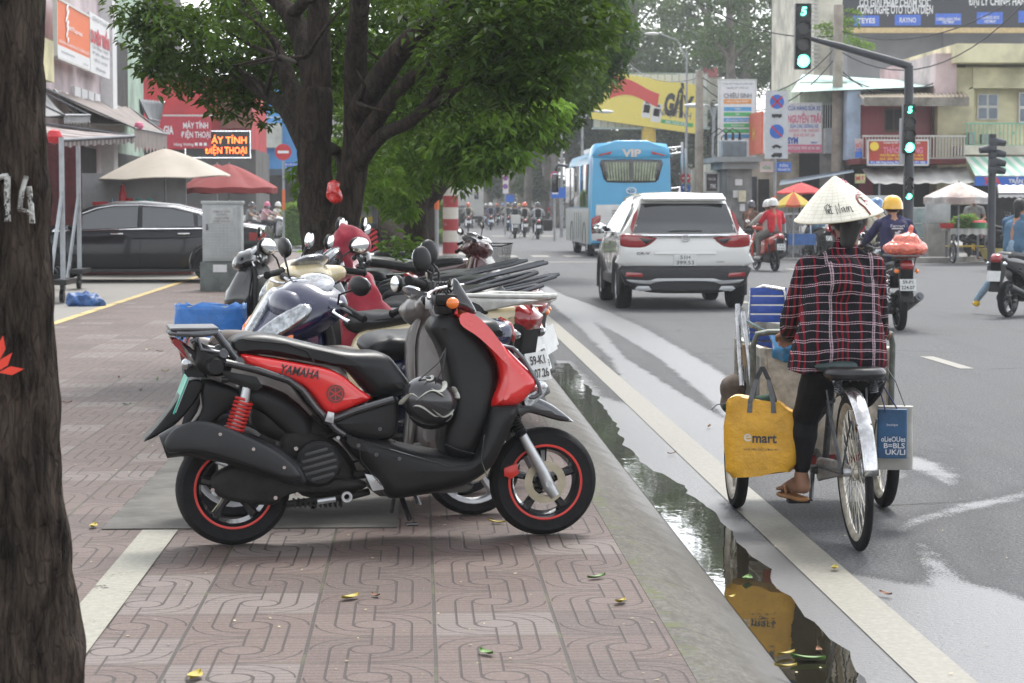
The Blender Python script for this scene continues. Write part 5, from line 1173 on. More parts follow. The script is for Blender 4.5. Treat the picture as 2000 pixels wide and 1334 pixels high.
def woman():
    sx=TW.inverted()
    def P(px,py,D): return sx@W(px,py,D)
    J=dict(pelvis=P(1642,705,9.70),chest=P(1645,590,9.63),neck=P(1652,497,9.70),head=P(1657,425,9.75))
    J['shL']=P(1580,524,9.66); J['shR']=P(1702,520,9.68); J['elL']=P(1545,620,9.78); J['elR']=P(1712,612,9.80)
    J['wrL']=P(1541,655,9.98); J['wrR']=P(1722,652,9.99)
    J['hipL']=P(1606,730,9.72); J['hipR']=P(1678,730,9.72); J['knL']=P(1572,815,9.93); J['knR']=P(1706,735,9.98)
    J['anL']=PL+V(-.075,.0,.125); J['anR']=PR+V(-.05,.0,.12); J['toL']=PL+V(.09,.045,.045); J['toR']=PR+V(.10,-.02,.045)
    t=empty('person',(CX,9.60,0),R(90),'woman in a conical hat, plaid shirt and black leggings pedalling the cargo tricycle','person')
    f=V(1,-.05,-.12).normalized()
    L=headshapes(J['head'],f)+[(J['neck'],.05,J['head']-V(0,0,.05),.05),(J['pelvis']+V(.03,0,0),.06,J['chest']+V(.03,0,0),.06),(J['chest']+V(.03,0,0),.06,J['neck'],.05)]
    for n,s in(('L',1),('R',-1)):
        L+=[(J['sh'+n],.042,J['el'+n],.036),(J['el'+n],.036,J['wr'+n],.024),(J['hip'+n],.07,J['kn'+n],.05),(J['kn'+n],.05,J['kn'+n].lerp(J['an'+n],.35),.050),(J['kn'+n].lerp(J['an'+n],.35),.050,J['an'+n]+V(0,0,.03),.026),(J['an'+n]+V(0,0,.03),.026,J['an'+n],.029)]
    b=MB(); b.add(*blob(L,.008,2))
    F=[]
    for n,s in(('L',1),('R',-1)):
        F+=foot(J['an'+n],J['to'+n])+[(J['an'+n],.028,J['an'+n]+V(0,0,.06),.026)]
        d=J['wr'+n]-J['el'+n]; F+=hand(J['wr'+n]-d.normalized()*.02,V(1,0,-.12),V(0,0,1),s,1.0)+[(J['wr'+n]-d.normalized()*.06,.023,J['wr'+n],.023)]
    b.add(*blob(F,.0055,1)); body=b.build('body',skin2,t,ang=180,fix=False); facebits(body,J['head'],f)
    # shirt: loose, flares over the hips
    B=lambda p,l,z:P(p,l,9.6)
    L=[]
    for s in(-1,1):
        L+=[(P(1640+s*26,690,9.66),.135,P(1643+s*27,575,9.66),.115),(P(1643+s*27,585,9.66),.112,P(1643+s*20,540,9.68),.095),(P(1636+s*52,712,9.66),.105,P(1642+s*34,640,9.65),.112)]
    L+=[(J['shL']-V(0,.01,.015),.052,J['neck']+V(0,.03,-.0),.045),(J['shR']-V(0,-.01,.015),.052,J['neck']+V(0,-.03,-.0),.045),(J['chest']+V(-.02,0,.1),.115,J['neck']-V(0,0,.03),.062),(J['neck'],.062,J['neck']+V(0.01,0,.03),.058)]
    vs1,fs1=blob(L,.008,5)
    hem=P(1640,716,9.58).z-.012
    A=[]
    for n in 'LR': A+=[(J['sh'+n],.062,J['el'+n],.052),(J['el'+n],.052,J['el'+n].lerp(J['wr'+n],.82),.046)]
    vs2,fs2=blob(A+L,.008,4)
    def folds(v):
        k=1.0 if v.z<1.15 else .6
        q=V(v.x*4,v.y*14,v.z*3.2); a=noise.noise(q)*.013*k+noise.noise(v*24)*.004
        if abs(v.y+.0)>.20: a+=math.sin(v.z*70+noise.noise(v*8)*3)*.0035
        return v+V(-a,noise.noise(q+V(7,0,0))*.008,0)
    vv=[]
    for v in vs2:
        q=folds(v)
        hz=hem+.018*math.sin(q.y*22)+.02*noise.noise(V(q.y*9,q.x*9,0))
        if q.z<hz: q.z=hz+(q.z-hz)*.02
        vv.append(q)
    b=MB(); b.add(vv,fs2); b.build('plaid_shirt',plaid(),body,ang=180,fix=False)
    blobobj('shirt_cuff',[(J['elL'].lerp(J['wrL'],.72),.047,J['elL'].lerp(J['wrL'],.95),.040)],blackp,body,.008,2); blobobj('shirt_cuff',[(J['elR'].lerp(J['wrR'],.72),.045,J['elR'].lerp(J['wrR'],.95),.038)],blackp,body,.008,2)
    lg=M('black_leggings',(.012,.012,.013),.7,var=.2,vs=30,bs=60,bst=.2,spec=.15)
    L=[(J['pelvis']-V(0,.03,.02),.105,J['pelvis']+V(0,.03,.03),.105),(J['pelvis']-V(0,-.03,.02),.105,J['pelvis']+V(0,-.03,.03),.105)]
    for n,cut in(('L',.90),('R',.62)):
        c=J['kn'+n].lerp(J['an'+n],.33); e=J['kn'+n].lerp(J['an'+n],cut)
        L+=[(J['hip'+n],.092,J['kn'+n],.062),(J['kn'+n],.064,c-V(.015,0,0),.060),(c-V(.015,0,0),.060,e,.034 if n=='L' else .045)]
    vs,fs=blob(L,.008,3); b=MB(); b.add([v+V(0,0,0)+V(noise.noise(V(v.x*6,v.y*6,v.z*26))*.004,noise.noise(V(v.x*6,v.y*6,v.z*26+9))*.004,0) for v in vs],fs); b.build('leggings',lg,body,ang=180,fix=False)
    blobobj('hair',[(J['head']+V(-.018,0,.02),(.098,.086,.10)),(J['head']-V(.07,0,.02),.052,J['neck']-V(.03,0,-.05),.035)],hairm,body,.008,2)
    b=MB(); random.seed(2)
    for k in range(14):
        a=J['head']+V(-.03,random.choice((-1,1))*.07,-.05); b.tube([a,a+V(-.02,random.uniform(-.05,.05),-.06),a+V(-.03,random.uniform(-.06,.06),-.10)],.0008,3)
    b.build('loose_strands',hairm,body)
    # chin ribbon
    b=MB()
    for s in(-1,1): b.tube([J['head']+V(.02,s*.085,.04),J['head']+V(.03,s*.078,-.05),J['head']+V(.05,0,-.13)],.006,6,flat=.4)
    b.build('chin_ribbon',M('pink_ribbon',(.5,.05,.1),.6),body)
    sd=M('tan_sandal',(.32,.15,.05),.6,var=.25)
    for n in 'LR':
        a=J['an'+n]; to=J['to'+n]; d=(to-a); d.z=0; d.normalize(); c=(a+to)/2; ang=math.atan2(d.y,d.x)
        b=MB(); b.T=Matrix.Translation(V(c.x-d.x*.0,c.y,to.z-.028))@Matrix.Rotation(ang,4,'Z'); b.puff([(-.12,.0),(-.11,.032),(-.03,.030),(.05,.045),(.11,.035),(.13,0),(.11,-.035),(.05,-.045),(-.03,-.030),(-.11,-.032)],.020,.008,plane='xy')
        b.tube([(.07,0,.01),(.03,.03,.045),(-.02,.045,.02)],.006,6); b.tube([(.07,0,.01),(.03,-.03,.045),(-.02,-.045,.02)],.006,6); b.build('sandal',sd,body)
    # conical hat
    hc=P(1638,421,9.72); hb=empty('tmp',(0,0,0)); bpy.data.objects.remove(hb)
    TH=Matrix.Translation(hc)@Euler((R(-8),R(-7),0)).to_matrix().to_4x4()
    RB,HH=.196,.182
    def cone(a,s,o=0): # a around, s 0 at apex..1 rim
        r=RB*s; z=HH*(1-s)*(1)+.012*math.sin(PI*s); return V(r*math.cos(a),r*math.sin(a),z+o)
    m,nt,bs=newmat('palm_leaf_hat'); vec,(x,y,z)=coords(nt); u_=nt.nodes.new('ShaderNodeAttribute'); u_.attribute_name='hatuv'; sp=nt.nodes.new('ShaderNodeSeparateXYZ'); nt.links.new(u_.outputs['Vector'],sp.inputs[0]); ua=E(nt,sp.outputs[0]); us=E(nt,sp.outputs[1])
    lv=((ua*26).frac()-.5).abs().lt(.03); lh=((us*15).frac()-.5).abs().lt(.07); st=noi(nt,vec,30,5,.7)
    c=mix(nt,st.step(.3,.7),(.60,.58,.49),(.70,.68,.59)); c=mix(nt,lv*.4,c,(.3,.26,.18)); c=mix(nt,lh*.35,c,(.33,.29,.2)); 
    nt.links.new(c,bs.inputs['Base Color']); bs.inputs['Roughness'].default_value=.6; bump(nt,bs,(lh*.7+lv*.6),.5,.003)
    b=MB(); b.T=TH; NA,NS=96,30; uv=[]
    for i in range(NS+1):
        for j in range(NA): uv.append((j/NA,i/NS,0))
    b.loft([[cone(2*PI*j/NA,max(.004,i/NS)) for j in range(NA)] for i in range(NS+1)],cap=False)
    hat=b.build('conical_hat',m,body,ang=60); at=hat.data.attributes.new('hatuv','FLOAT_VECTOR','POINT'); at.data.foreach_set('vector',[q for p in uv for q in p]); hat.modifiers.new('s','SOLIDIFY').thickness=.003
    b=MB(); b.T=TH; b.tube([cone(2*PI*j/48,1.0) for j in range(48)],.0035,6,closed=True); b.build('hat_rim',M('hat_rim',(.45,.42,.32),.5),hat)
    # brushed writing and painted blossom follow the cone. back of the hat faces -x
    def wrap(u,s): # u metres to the viewer's right, s 0..1
        a=PI+u/(RB*s)+.09; return cone(a,s)+V(math.cos(a),math.sin(a),1.1)*.0016
    def stroke(pts,w,mat,nm):
        b=MB(); b.T=TH; b.tube([wrap(u,s) for u,s in pts],w,5,flat=.3); b.build(nm,mat,hat)
    T_=[]
    b=MB(); b.T=TH
    def cur(L): b.tube([wrap(u-.004,s) for u,s in L],.0014,5)
    # V i e t
    cur([(-.092,.70),(-.089,.85),(-.083,.68)]); cur([(-.082,.76),(-.080,.84)]); cur([(-.076,.80),(-.071,.76),(-.076,.75),(-.078,.81),(-.070,.84)]); cur([(-.066,.66),(-.067,.84),(-.060,.83)]); cur([(-.072,.72),(-.058,.70)]); cur([(-.080,.69),(-.075,.65),(-.070,.69)])
    # N a m
    cur([(-.044,.86),(-.042,.68),(-.030,.85),(-.026,.66)]); cur([(-.012,.75),(-.021,.76),(-.019,.83),(-.010,.79),(-.009,.74),(-.007,.84)]); cur([(.0,.84),(.002,.74),(.007,.75),(.009,.84),(.013,.74),(.020,.75),(.024,.86),(.028,.84)])
    b.build('brush_writing',inkm,hat)
    stroke([(.070,.55),(.060,.62),(.064,.72),(.085,.82),(.102,.97)],.0052,M('brown_brush',(.22,.07,.05),.5),'painted_branch')
    stroke([(.066,.60),(.085,.62),(.105,.72)],.0035,M('brown_brush',(.22,.07,.05),.5),'painted_branch')
    b=MB(); b.T=TH; random.seed(9)
    for k in range(26):
        u,s=random.choice([(.055,.28),(.040,.22),(.10,.62),(.115,.74),(.09,.52)]); u+=random.uniform(-.013,.013); s+=random.uniform(-.06,.06)
        c=wrap(u,s); b.ell(c,(.0045,.0045,.0016),8)
    b.build('painted_blossom',M('pink_brush',(.55,.13,.22),.6),hat)
woman()
def bags():
    ym=M('yellow_woven_plastic',(.66,.34,.012),.4,var=.2,vs=9,bs=22,bst=1.0,coat=.1)
    c=W(1489,862,9.98)
    t=empty('bag',(c.x,c.y,0),R(-14),'bulging yellow shopping bag hanging on the left of the tricycle cart','bag')
    def shp(u,v,s=-1):
        a=u*2*PI; z=.262+.345*v; tap=1.0-.10*abs(v-.55)-(.10 if v<.08 else 0); x=.168*tap*math.copysign(abs(math.cos(a))**.35,math.cos(a)); y=(.085-.035*v)*math.copysign(abs(math.sin(a))**.45,math.sin(a))
        x*=1+.04*math.sin(PI*min(1,v*1.25))-.05*(v<.05); n=noise.noise(V(x*9,z*11,y*5))*.02+noise.noise(V(x*25,z*22,3))*.009; z+=.022*noise.noise(V(x*7,1,0))+(.02*x/.168 if v<.5 else -.03*x/.168)
        return V(x*(1+n*2),y*(1+n*6)-.0,z+(-.018*abs(x/.168)**2*0 if v<.9 else -.03*(x/.168)**2+.01*math.sin(x*40)))
    b=MB(); b.loft([[shp(j/48,i/18) for j in range(48)] for i in range(19)],cap=True); bg_=b.build('bag_body',ym,t,ang=60)
    hm=M('grey_webbing',(.13,.135,.14),.8,var=.2,vs=60)
    top=V(.0,-.02,.76)
    for s in(-1,1):
        for y in((-.052),(.03)):
            b=MB(); A=V(s*.055,y-.006,.55); L=[A,V(s*.052,y,.60),V(s*.028,-.02,.70),top]
            for i in range(3): 
                p,q=L[i],L[i+1]; b.quad(p+V(-.012,0,0),p+V(.012,0,0),q+V(.010,0,0),q+V(-.010,0,0))
            o=b.build('bag_handle',hm,t,smooth=False); o.modifiers.new('s','SOLIDIFY').thickness=.003
    # lettering on the near face, laid on the bulge
    def lay(body,h,x,z,mat,bold,width):
        o=text('lettering',body,h,bg_,mat,Matrix.Translation((x,-.1,z))@Euler((PI/2,0,0)).to_matrix().to_4x4(),width=width,bold=bold)
        import bmesh as _b
        for _ in range(1):
            bm=_b.new(); bm.from_mesh(o.data); _b.ops.triangulate(bm,faces=bm.faces[:]); _b.ops.subdivide_edges(bm,edges=[e for e in bm.edges if e.calc_length()>.012],cuts=2,use_grid_fill=False); bm.to_mesh(o.data); bm.free()
        for v in o.data.vertices:
            zz=(v.co.z-.262)/.345; xx=v.co.x; best=None
            for q in range(0,41):
                u=.5+q/80 ; p=shp(u,zz)
                if best is None or abs(p.x-xx)<best[0]: best=(abs(p.x-xx),p.y)
            v.co.y=best[1]-.0025
    dark=M('print_dark_grey',(.05,.045,.045),.5,var=0)
    lay('e',.052,-.062,.437,M('print_pale',(.62,.58,.48),.5,var=0),.015,.034); lay('mart',.045,.016,.433,dark,.03,.112); lay('GIÁ RẺ HƠN, CHẤT LƯỢNG HƠN',.010,.0,.385,dark,0,.16)
    b=MB(); b.tube([(-.15,-.02,.59),(-.21,-.01,.58),(-.235,0,.555),(-.225,0,.545)],.0025,5); b.build('wire_hook',dsteel,t)
    # green cloth on top
    b=MB(); b.add(*blob([(V(-.12,0,.575),.028,V(.03,.01,.60),.035),(V(-.17,0,.57),.02,V(-.12,0,.58),.03)],.01,2)); b.build('green_cloth',M('dark_green_cloth',(.015,.05,.03),.8,var=.3),t,ang=180)
    # blue tote and the pale bag behind it on the right
    c=W(1742,845,10.0); t=empty('bag',(c.x,c.y,0),R(-10),'blue tote bag with white lettering hanging on the right of the cart','bag')
    def bb(w,d,z0,z1,n0=0):
        def f(u,v):
            a=u*2*PI; x=w/2*math.copysign(abs(math.cos(a))**.25,math.cos(a)); y=d/2*math.copysign(abs(math.sin(a))**.4,math.sin(a)); z=z0+(z1-z0)*v; n=noise.noise(V(x*8+n0,z*8,y*8)); return V(x*(1+.04*n),y*(1+.3*n),z)
        b=MB(); b.loft([[f(j/32,i/10) for j in range(32)] for i in range(11)]); return b
    bm_=bb(.135,.05,.335,.56).build('bag_body',M('blue_tote',(.02,.085,.19),.5,var=.5,vs=5),t,ang=60)
    b=MB(); b.tube([(-.03,-.03,.55),(-.06,-.03,.66),(-.07,-.02,.78)],.009,6,flat=.4); b.tube([(.03,.03,.55),(-.05,.02,.68),(-.07,.0,.78)],.009,6,flat=.4); b.build('bag_handle',M('navy_webbing',(.02,.03,.12),.8),t)
    F_=lambda x,z:Matrix.Translation((x,-.0335,z))@Euler((PI/2,0,0)).to_matrix().to_4x4()
    wt_=M('print_white',(.6,.62,.65),.5,var=0)
    text('lettering','boutique',.012,bm_,wt_,F_(0,.49),width=.05); text('lettering','oLieOUes',.024,bm_,wt_,F_(.005,.425),width=.11,bold=.02); text('lettering','B=BLS',.024,bm_,wt_,F_(.01,.395),width=.095,bold=.02); text('lettering','UK/LI',.024,bm_,wt_,F_(.015,.365),width=.09,bold=.02)
    c=W(1748,860,10.1); t=empty('bag',(c.x,c.y,0),R(-10),'pale grey bag hanging behind the blue tote on the cart','bag')
    bb(.16,.07,.27,.565,4).build('bag_body',M('pale_grey_bag',(.38,.37,.34),.6,var=.2,vs=6),t,ang=60)
    b=MB(); b.tube([(.05,0,.55),(.0,0,.68),(-.08,-.02,.80)],.008,6,flat=.4); b.build('bag_handle',hm,t)
    # load in the box
    tube=M('bent_steel_tube',(.45,.45,.45),.25,metal=.9,var=.3,vs=20)
    o=TW@V(1.1,.16,.82); t=empty('folding_chair',(o.x,o.y,o.z-.3),R(90-6),'folded chair with blue woven slats and steel tube legs standing in the cart box','chair')
    for k,(a,c_) in enumerate((((0,.075,.58),(-.02,-.07,.56)),)): pass
    bl=M('blue_strap',(.02,.06,.30),.4,var=.2,vs=30)
    b=MB(); b.tube([(.05,.10,.0),(.07,.11,.40),(.075,.10,.555),(.07,.04,.575),(.06,-.06,.56),(.05,-.075,.50),(.04,-.07,0)],.010,8); b.build('back_frame',tube,t)
    for k in range(9):
        z=.55-k*.045; b=MB(); b.box((.062-k*.002,.015,z),(.006,.18,.037),r=(0,R(6),0),bev=.002); b.build('slat',bl,t)
    b=MB(); b.tube([(.02,-.09,0),(.04,-.095,.5),(.045,-.09,.54)],.014,8); b.build('blue_side',bl,t)
    for L in ([(-.22,.155,.10),(-.14,.165,.26),(-.04,.17,.42),(-.02,.17,.49)],[(-.25,.10,.0),(-.17,.12,.24),(-.10,.14,.40),(-.06,.145,.45)],[(-.09,.14,.41),(-.02,.05,.36),(.0,-.10,.30)]):
        b=MB(); b.tube(L,.0135,12); b.build('chair_leg',tube,t)
    o=TW@V(1.0,.03,.82)
    b=MB(); b.box((0,0,0),(.20,.02,.30),r=(R(12),R(18),R(80)),bev=.002); c=b.build('cardboard_sheet',M('printed_card',(.2,.42,.38),.5,var=.5,vs=6),None); c.location=(o.x-.02,o.y,o.z+.13); tag(c,'teal and pink printed card box leaning beside the blue chair in the cart','box')
    vs,fs=blob([(V(0,0,0),.07,V(.05,0,.02),.06),(V(-.04,0,.04),.04,V(.02,0,.08),.03)],.01,2); b=MB(); b.add([v+V(*[noise.noise(v*16+V(k*7,0,0))*.022 for k in range(3)]) for v in vs],fs)
    c=b.build('plastic_bag',M('light_blue_plastic',(.04,.26,.55),.2,var=.4,vs=18,coat=.6),None,ang=180,fix=False); c.location=W(1535,680,10.3); tag(c,'crumpled light blue plastic bag in the rear corner of the cart box','bag')
    vs,fs=blob([(V(0,0,0),.06,V(0,.04,-.09),.055)],.01,2); b=MB(); b.add([v+V(*[noise.noise(v*13+V(k*7,0,0))*.02 for k in range(3)]) for v in vs],fs)
    c=b.build('sack',M('brown_sack',(.14,.11,.09),.9,var=.3),None,ang=180,fix=False); c.location=W(1432,752,10.7); tag(c,'small brown sack tied outside the slatted left wall of the cart','sack')
bags()
for q_,D_,sh_,mt_,lb_,rt in (((1484,700),10.65,(.14,.18,.10),M('kraft_board',(.3,.2,.11),.8,var=.3),'brown cardboard box wedged in the cart below the blue chair',20),((1500,655),10.9,(.2,.16,.16),M('old_newsprint',(.34,.32,.29),.8,var=.5,vs=12),'bundle of grey folded card behind the plastic bag in the cart',-12)):
    b=MB(); b.box((0,0,0),sh_,bev=.006); o_=b.build('cardboard_box',mt_,None,smooth=False); o_.location=W(*q_,D_); o_.rotation_euler=(.15,.12,R(rt)); tag(o_,lb_,'box')
# ================================================================ trees
def barkmat(name,a,b_,sc=1):
    m,nt,b=newmat(name); vec,(x,y,z)=coords(nt)
    mp=nt.nodes.new('ShaderNodeMapping'); mp.inputs['Scale'].default_value=(1,1,.22); nt.links.new(vec,mp.inputs['Vector'])
    n=noi(nt,mp.outputs[0],26*sc,7,.7,.6); n2=noi(nt,vec,5*sc,4); v=nt.nodes.new('ShaderNodeTexVoronoi'); v.feature='DISTANCE_TO_EDGE'; v.inputs['Scale'].default_value=60*sc; nt.links.new(mp.outputs[0],v.inputs['Vector'])
    cr=E(nt,v.outputs['Distance']).step(0,.12)
    c=mix(nt,n.step(.3,.72),a,b_); c=mix(nt,(cr*-1+1)*.3*n2.step(.35,.6),c,tuple(k*.4 for k in a)); c=mix(nt,n2.step(.6,.75)*.3,c,(.10,.11,.07)); nt.links.new(c,b.inputs['Base Color']); b.inputs['Roughness'].default_value=.9; b.inputs['Specular IOR Level'].default_value=.2
    n3=noi(nt,mp.outputs[0],70*sc,6,.75,1.2); bump(nt,b,n*1.0+cr*.25+n3*.5,1.0,.03); return m
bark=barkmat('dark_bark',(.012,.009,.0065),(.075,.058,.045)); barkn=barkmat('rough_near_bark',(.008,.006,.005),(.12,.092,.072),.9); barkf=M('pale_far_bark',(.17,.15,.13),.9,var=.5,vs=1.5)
def leafmat(name,a,b_,spec=.25):
    m,nt,b=newmat(name); g=nt.nodes.new('ShaderNodeNewGeometry'); rv=E(nt,g.outputs['Random Per Island'])
    vec,_=coords(nt); n=noi(nt,vec,1.3,3)
    c=mix(nt,rv,a,b_); c=mix(nt,n.step(.45,.7)*.6,c,tuple(min(1,k*1.9) for k in b_)); nt.links.new(c,b.inputs['Base Color']); b.inputs['Roughness'].default_value=.38; b.inputs['Specular IOR Level'].default_value=spec
    t=nt.nodes.new('ShaderNodeBsdfTranslucent'); nt.links.new(mix(nt,.3,c,(.22,.33,.03)),t.inputs['Color']); mx=nt.nodes.new('ShaderNodeMixShader'); mx.inputs[0].default_value=.33
    nt.links.new(b.outputs[0],mx.inputs[1]); nt.links.new(t.outputs[0],mx.inputs[2]); nt.links.new(mx.outputs[0],nt.nodes['Material Output'].inputs['Surface']); return m
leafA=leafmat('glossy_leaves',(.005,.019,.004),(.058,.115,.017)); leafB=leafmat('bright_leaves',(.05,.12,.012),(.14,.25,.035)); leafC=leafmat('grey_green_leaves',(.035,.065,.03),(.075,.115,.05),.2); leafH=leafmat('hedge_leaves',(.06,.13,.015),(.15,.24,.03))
def leaves(b,c,rad,n,sz,per=7,droop=.3,flat=.75,shell=.35):
    """clusters of pointed leaves spread through an ellipsoid"""
    rx,ry,rz=rad if isinstance(rad,tuple) else (rad,rad,rad*flat)
    vs=b.v; fs=b.f; ms=b.m
    for _ in range(n):
        while True:
            d=Vector((random.uniform(-1,1),random.uniform(-1,1),random.uniform(-1,1)))
            if shell<d.length<1: break
        p=Vector((c[0]+d.x*rx,c[1]+d.y*ry,c[2]+d.z*rz)); base=random.uniform(0,6.28); tilt=random.uniform(-.5,.7)
        for k in range(per):
            a=base+k*2.4+random.uniform(-.3,.3); e=tilt*.4-droop+random.uniform(-.45,.4)
            D=Vector((math.cos(a)*math.cos(e),math.sin(a)*math.cos(e),math.sin(e))); Sd=D.cross(Vector((random.uniform(-.3,.3),random.uniform(-.3,.3),1))).normalized()
            L=sz*random.uniform(.7,1.25); wd=L*.21; q=p+D*sz*.25+Vector((0,0,-k*.1*sz)); up=D.cross(Sd)*-.12*L
            o=len(vs); vs+=[tuple(q),tuple(q+D*L*.45+Sd*wd+up),tuple(q+D*L-Vector((0,0,L*.15))),tuple(q+D*L*.45-Sd*wd+up)]; fs.append((o,o+1,o+2,o+3)); ms.append(0)
def limb(b,pts,rs,n=14,knob=.12,sub=6,seed=0):
    P=[];Q=[]; pts=[Vector(p) for p in pts]; k=len(pts)
    for i in range(k-1):
        p0,p1,p2,p3=pts[max(0,i-1)],pts[i],pts[i+1],pts[min(k-1,i+2)]
        for q in range(sub):
            t=q/sub; P.append(.5*((2*p1)+(p2-p0)*t+(2*p0-5*p1+4*p2-p3)*t*t+(3*p1-p0-3*p2+p3)*t**3)); Q.append(rs[i]+(rs[i+1]-rs[i])*t)
    P.append(pts[-1]); Q.append(rs[-1])
    s=len(b.v); b.tube(P,Q,n)
    for i in range(len(P)):
        for j in range(n):
            v=Vector(b.v[s+i*n+j]); d=v-P[i]; nn=noise.noise(V(v.x*2.2/max(Q[i],.04)*.12+seed,v.y*2.2,v.z*1.3))*knob+noise.noise(v*9+V(seed,0,0))*knob*.45
            b.v[s+i*n+j]=tuple(v+d*nn*1.6)
random.seed(21)
def main_tree():
    D0=16.5; base=G(652,0+640,.125); 
    t=empty('tree',(W(650,620,D0).x,W(650,620,D0).y,.125),0,'large dark-barked street tree forking low, a red bag stuck in its fork','tree')
    o=Vector(t.location)
    P=lambda px,py,D=D0: W(px,py,D)-o
    tr=MB()
    limb(tr,[P(652,700),P(652,560),P(650,490),P(640,430)],[.25,.205,.2,.18],20,.22)
    limb(tr,[P(640,480),P(622,410),P(615,330),P(614,240),P(618,170)],[.165,.145,.13,.13,.115],18,.25,seed=1)
    limb(tr,[P(655,500,16.4),P(672,430,16.4),P(690,350,16.4),P(698,250,16.4),P(695,150,16.2),P(700,60,16),P(706,-30,15.8)],[.16,.135,.112,.10,.088,.08,.07],18,.14,seed=2)
    limb(tr,[P(616,180),P(600,110,16.6),P(575,40,16.8),P(530,-10,17),P(470,-60,17)],[.10,.085,.08,.06,.04],14,.12,seed=3)
    limb(tr,[P(620,190),P(622,100),P(622,10),P(640,-80)],[.11,.09,.085,.07],14,.1,seed=4)
    limb(tr,[P(612,260),P(575,190,16.7),P(545,110,16.9),P(505,40,17.2),P(470,-10,17.4)],[.10,.075,.065,.05,.04],12,.1,seed=5)
    limb(tr,[P(605,290),P(560,215,16.9),P(520,185,17.2),P(470,150,17.4),P(430,110,17.6)],[.09,.065,.05,.04,.02],12,.1,seed=6)
    limb(tr,[P(700,220,16.3),P(745,150,16),P(800,80,15.7),P(880,10,15.4),P(960,-30,15)],[.10,.09,.075,.06,.045],14,.1,seed=7)
    limb(tr,[P(700,300,16.3),P(735,235,16),P(790,165,15.6),P(860,110,15.3),P(930,70,15),P(1010,30,14.8)],[.085,.065,.05,.04,.03,.015],12,.1,seed=8)
    limb(tr,[P(690,330,16.4),P(745,265,16),P(805,235,15.6),P(850,180,15.3),P(880,120,15),P(905,70,14.8)],[.075,.05,.045,.035,.025,.012],12,.1,seed=9)
    limb(tr,[P(805,235,15.6),P(870,190,15.2),P(940,140,14.8),P(1010,95,14.5)],[.035,.028,.02,.01],8,.1,seed=10)
    limb(tr,[P(570,30,16.8),P(600,0,16.5),P(660,-40,16)],[.05,.045,.04],10,.1,seed=11)
    limb(tr,[P(610,300,16.7),P(650,290,17.5),P(670,330,17.4),P(660,380,16.9)],[.06,.05,.05,.05],10,.1,seed=12)
    for k in range(26):
        a=random.choice([(600,110),(545,110),(800,80),(790,165),(860,110),(698,200),(520,185),(930,100),(870,190)]); e=(a[0]+random.uniform(-130,130),a[1]+random.uniform(-120,30)); d=random.uniform(14.8,17.6)
        limb(tr,[P(*a,16),P((a[0]+e[0])/2+random.uniform(-20,20),(a[1]+e[1])/2,d),P(*e,d)],[.02,.014,.004],6,.1,3,seed=k)
    tr.build('trunk',bark,t,ang=180,fix=False)
    cr=MB()
    # crown masses: pixel x, y, depth, radius (m), clusters
    for px,py,D,rad,n in ((268,5,17,.28,60),(300,45,17,.30,70),(350,70,17.2,.42,120),(325,130,17.4,.25,50),(420,90,17.6,.6,200),(430,150,17.8,.42,120),(470,60,17.8,.75,230),(410,10,16.6,.5,120),(520,130,18.3,.7,190),(480,165,18,.38,70),(560,-10,18.2,.8,170),(650,-60,18,1.0,200),(640,60,18.5,.8,150),(750,30,17.8,.8,200),(770,-40,17.8,.9,200),(830,90,17.2,.6,150),(880,20,17.0,.7,230),(960,20,15,.65,260),(1020,50,14.7,.55,200),(1060,20,14.6,.5,170),(930,120,15.2,.4,110),(1000,120,14.8,.42,130),(1120,10,14.6,.35,90),(860,190,15.6,.28,40),(905,195,15.4,.25,36),(770,170,17.6,.45,70),(1030,150,14.8,.28,50)):
        p=P(px,py,D); leaves(cr,p,rad,int(n*.66),random.choice((.075,.085,.095)),7)
    leaves(cr,V(.3,0,6.2),(3.2,2.4,1.0),420,.14,6)
    cr.build('crown',leafA,t,smooth=False,fix=False)
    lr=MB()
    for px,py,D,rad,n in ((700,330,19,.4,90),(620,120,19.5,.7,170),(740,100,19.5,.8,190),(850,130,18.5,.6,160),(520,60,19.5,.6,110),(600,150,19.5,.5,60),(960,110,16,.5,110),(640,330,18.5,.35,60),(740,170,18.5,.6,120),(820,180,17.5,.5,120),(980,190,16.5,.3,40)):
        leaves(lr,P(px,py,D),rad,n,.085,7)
    lr.build('sun_tinted_crown',leafB,t,smooth=False,fix=False)  # brighter leaf colour stands in for sunlight on these clusters
    c=W(652,376,16.2); b=MB(); vs,fs=blob([(V(0,0,.02),.055,V(.01,0,-.03),.06),(V(0.0,0,.05),.05,V(-.01,0,.03),.04)],.01,2); b.add([v+V(*[noise.noise(v*18+V(k*7,0,0))*.02 for k in range(3)]) for v in vs],fs)
    q=b.build('plastic_bag',M('red_plastic_bag',(.55,.02,.015),.25,var=.3,vs=25,coat=.7),None,ang=180,fix=False); q.location=c; tag(q,'crumpled red plastic bag wedged in the fork of the large tree','bag')
main_tree()
def tree2(label,px,D,lean,cp,mat,trw=.16,dens=1,grp='street trees along the pavement'):
    x=W(px,500,D); t=empty('tree',(x.x,x.y,.125),0,label,'tree',grp); o=Vector(t.location); tr=MB(); P=lambda a,b,d=D: W(a,b,d)-o
    for pts,rs in lean: limb(tr,[P(*q) if len(q)==3 else P(*q,D) for q in pts],rs,12,.13,seed=px)
    tr.build('trunk',bark,t,ang=180,fix=False)
    cr=MB()
    for a,b_,d,rad,n,sz in cp: leaves(cr,P(a,b_,d),rad,int(n*dens),sz,7,droop=.45)
    cr.build('crown',mat,t,smooth=False,fix=False)
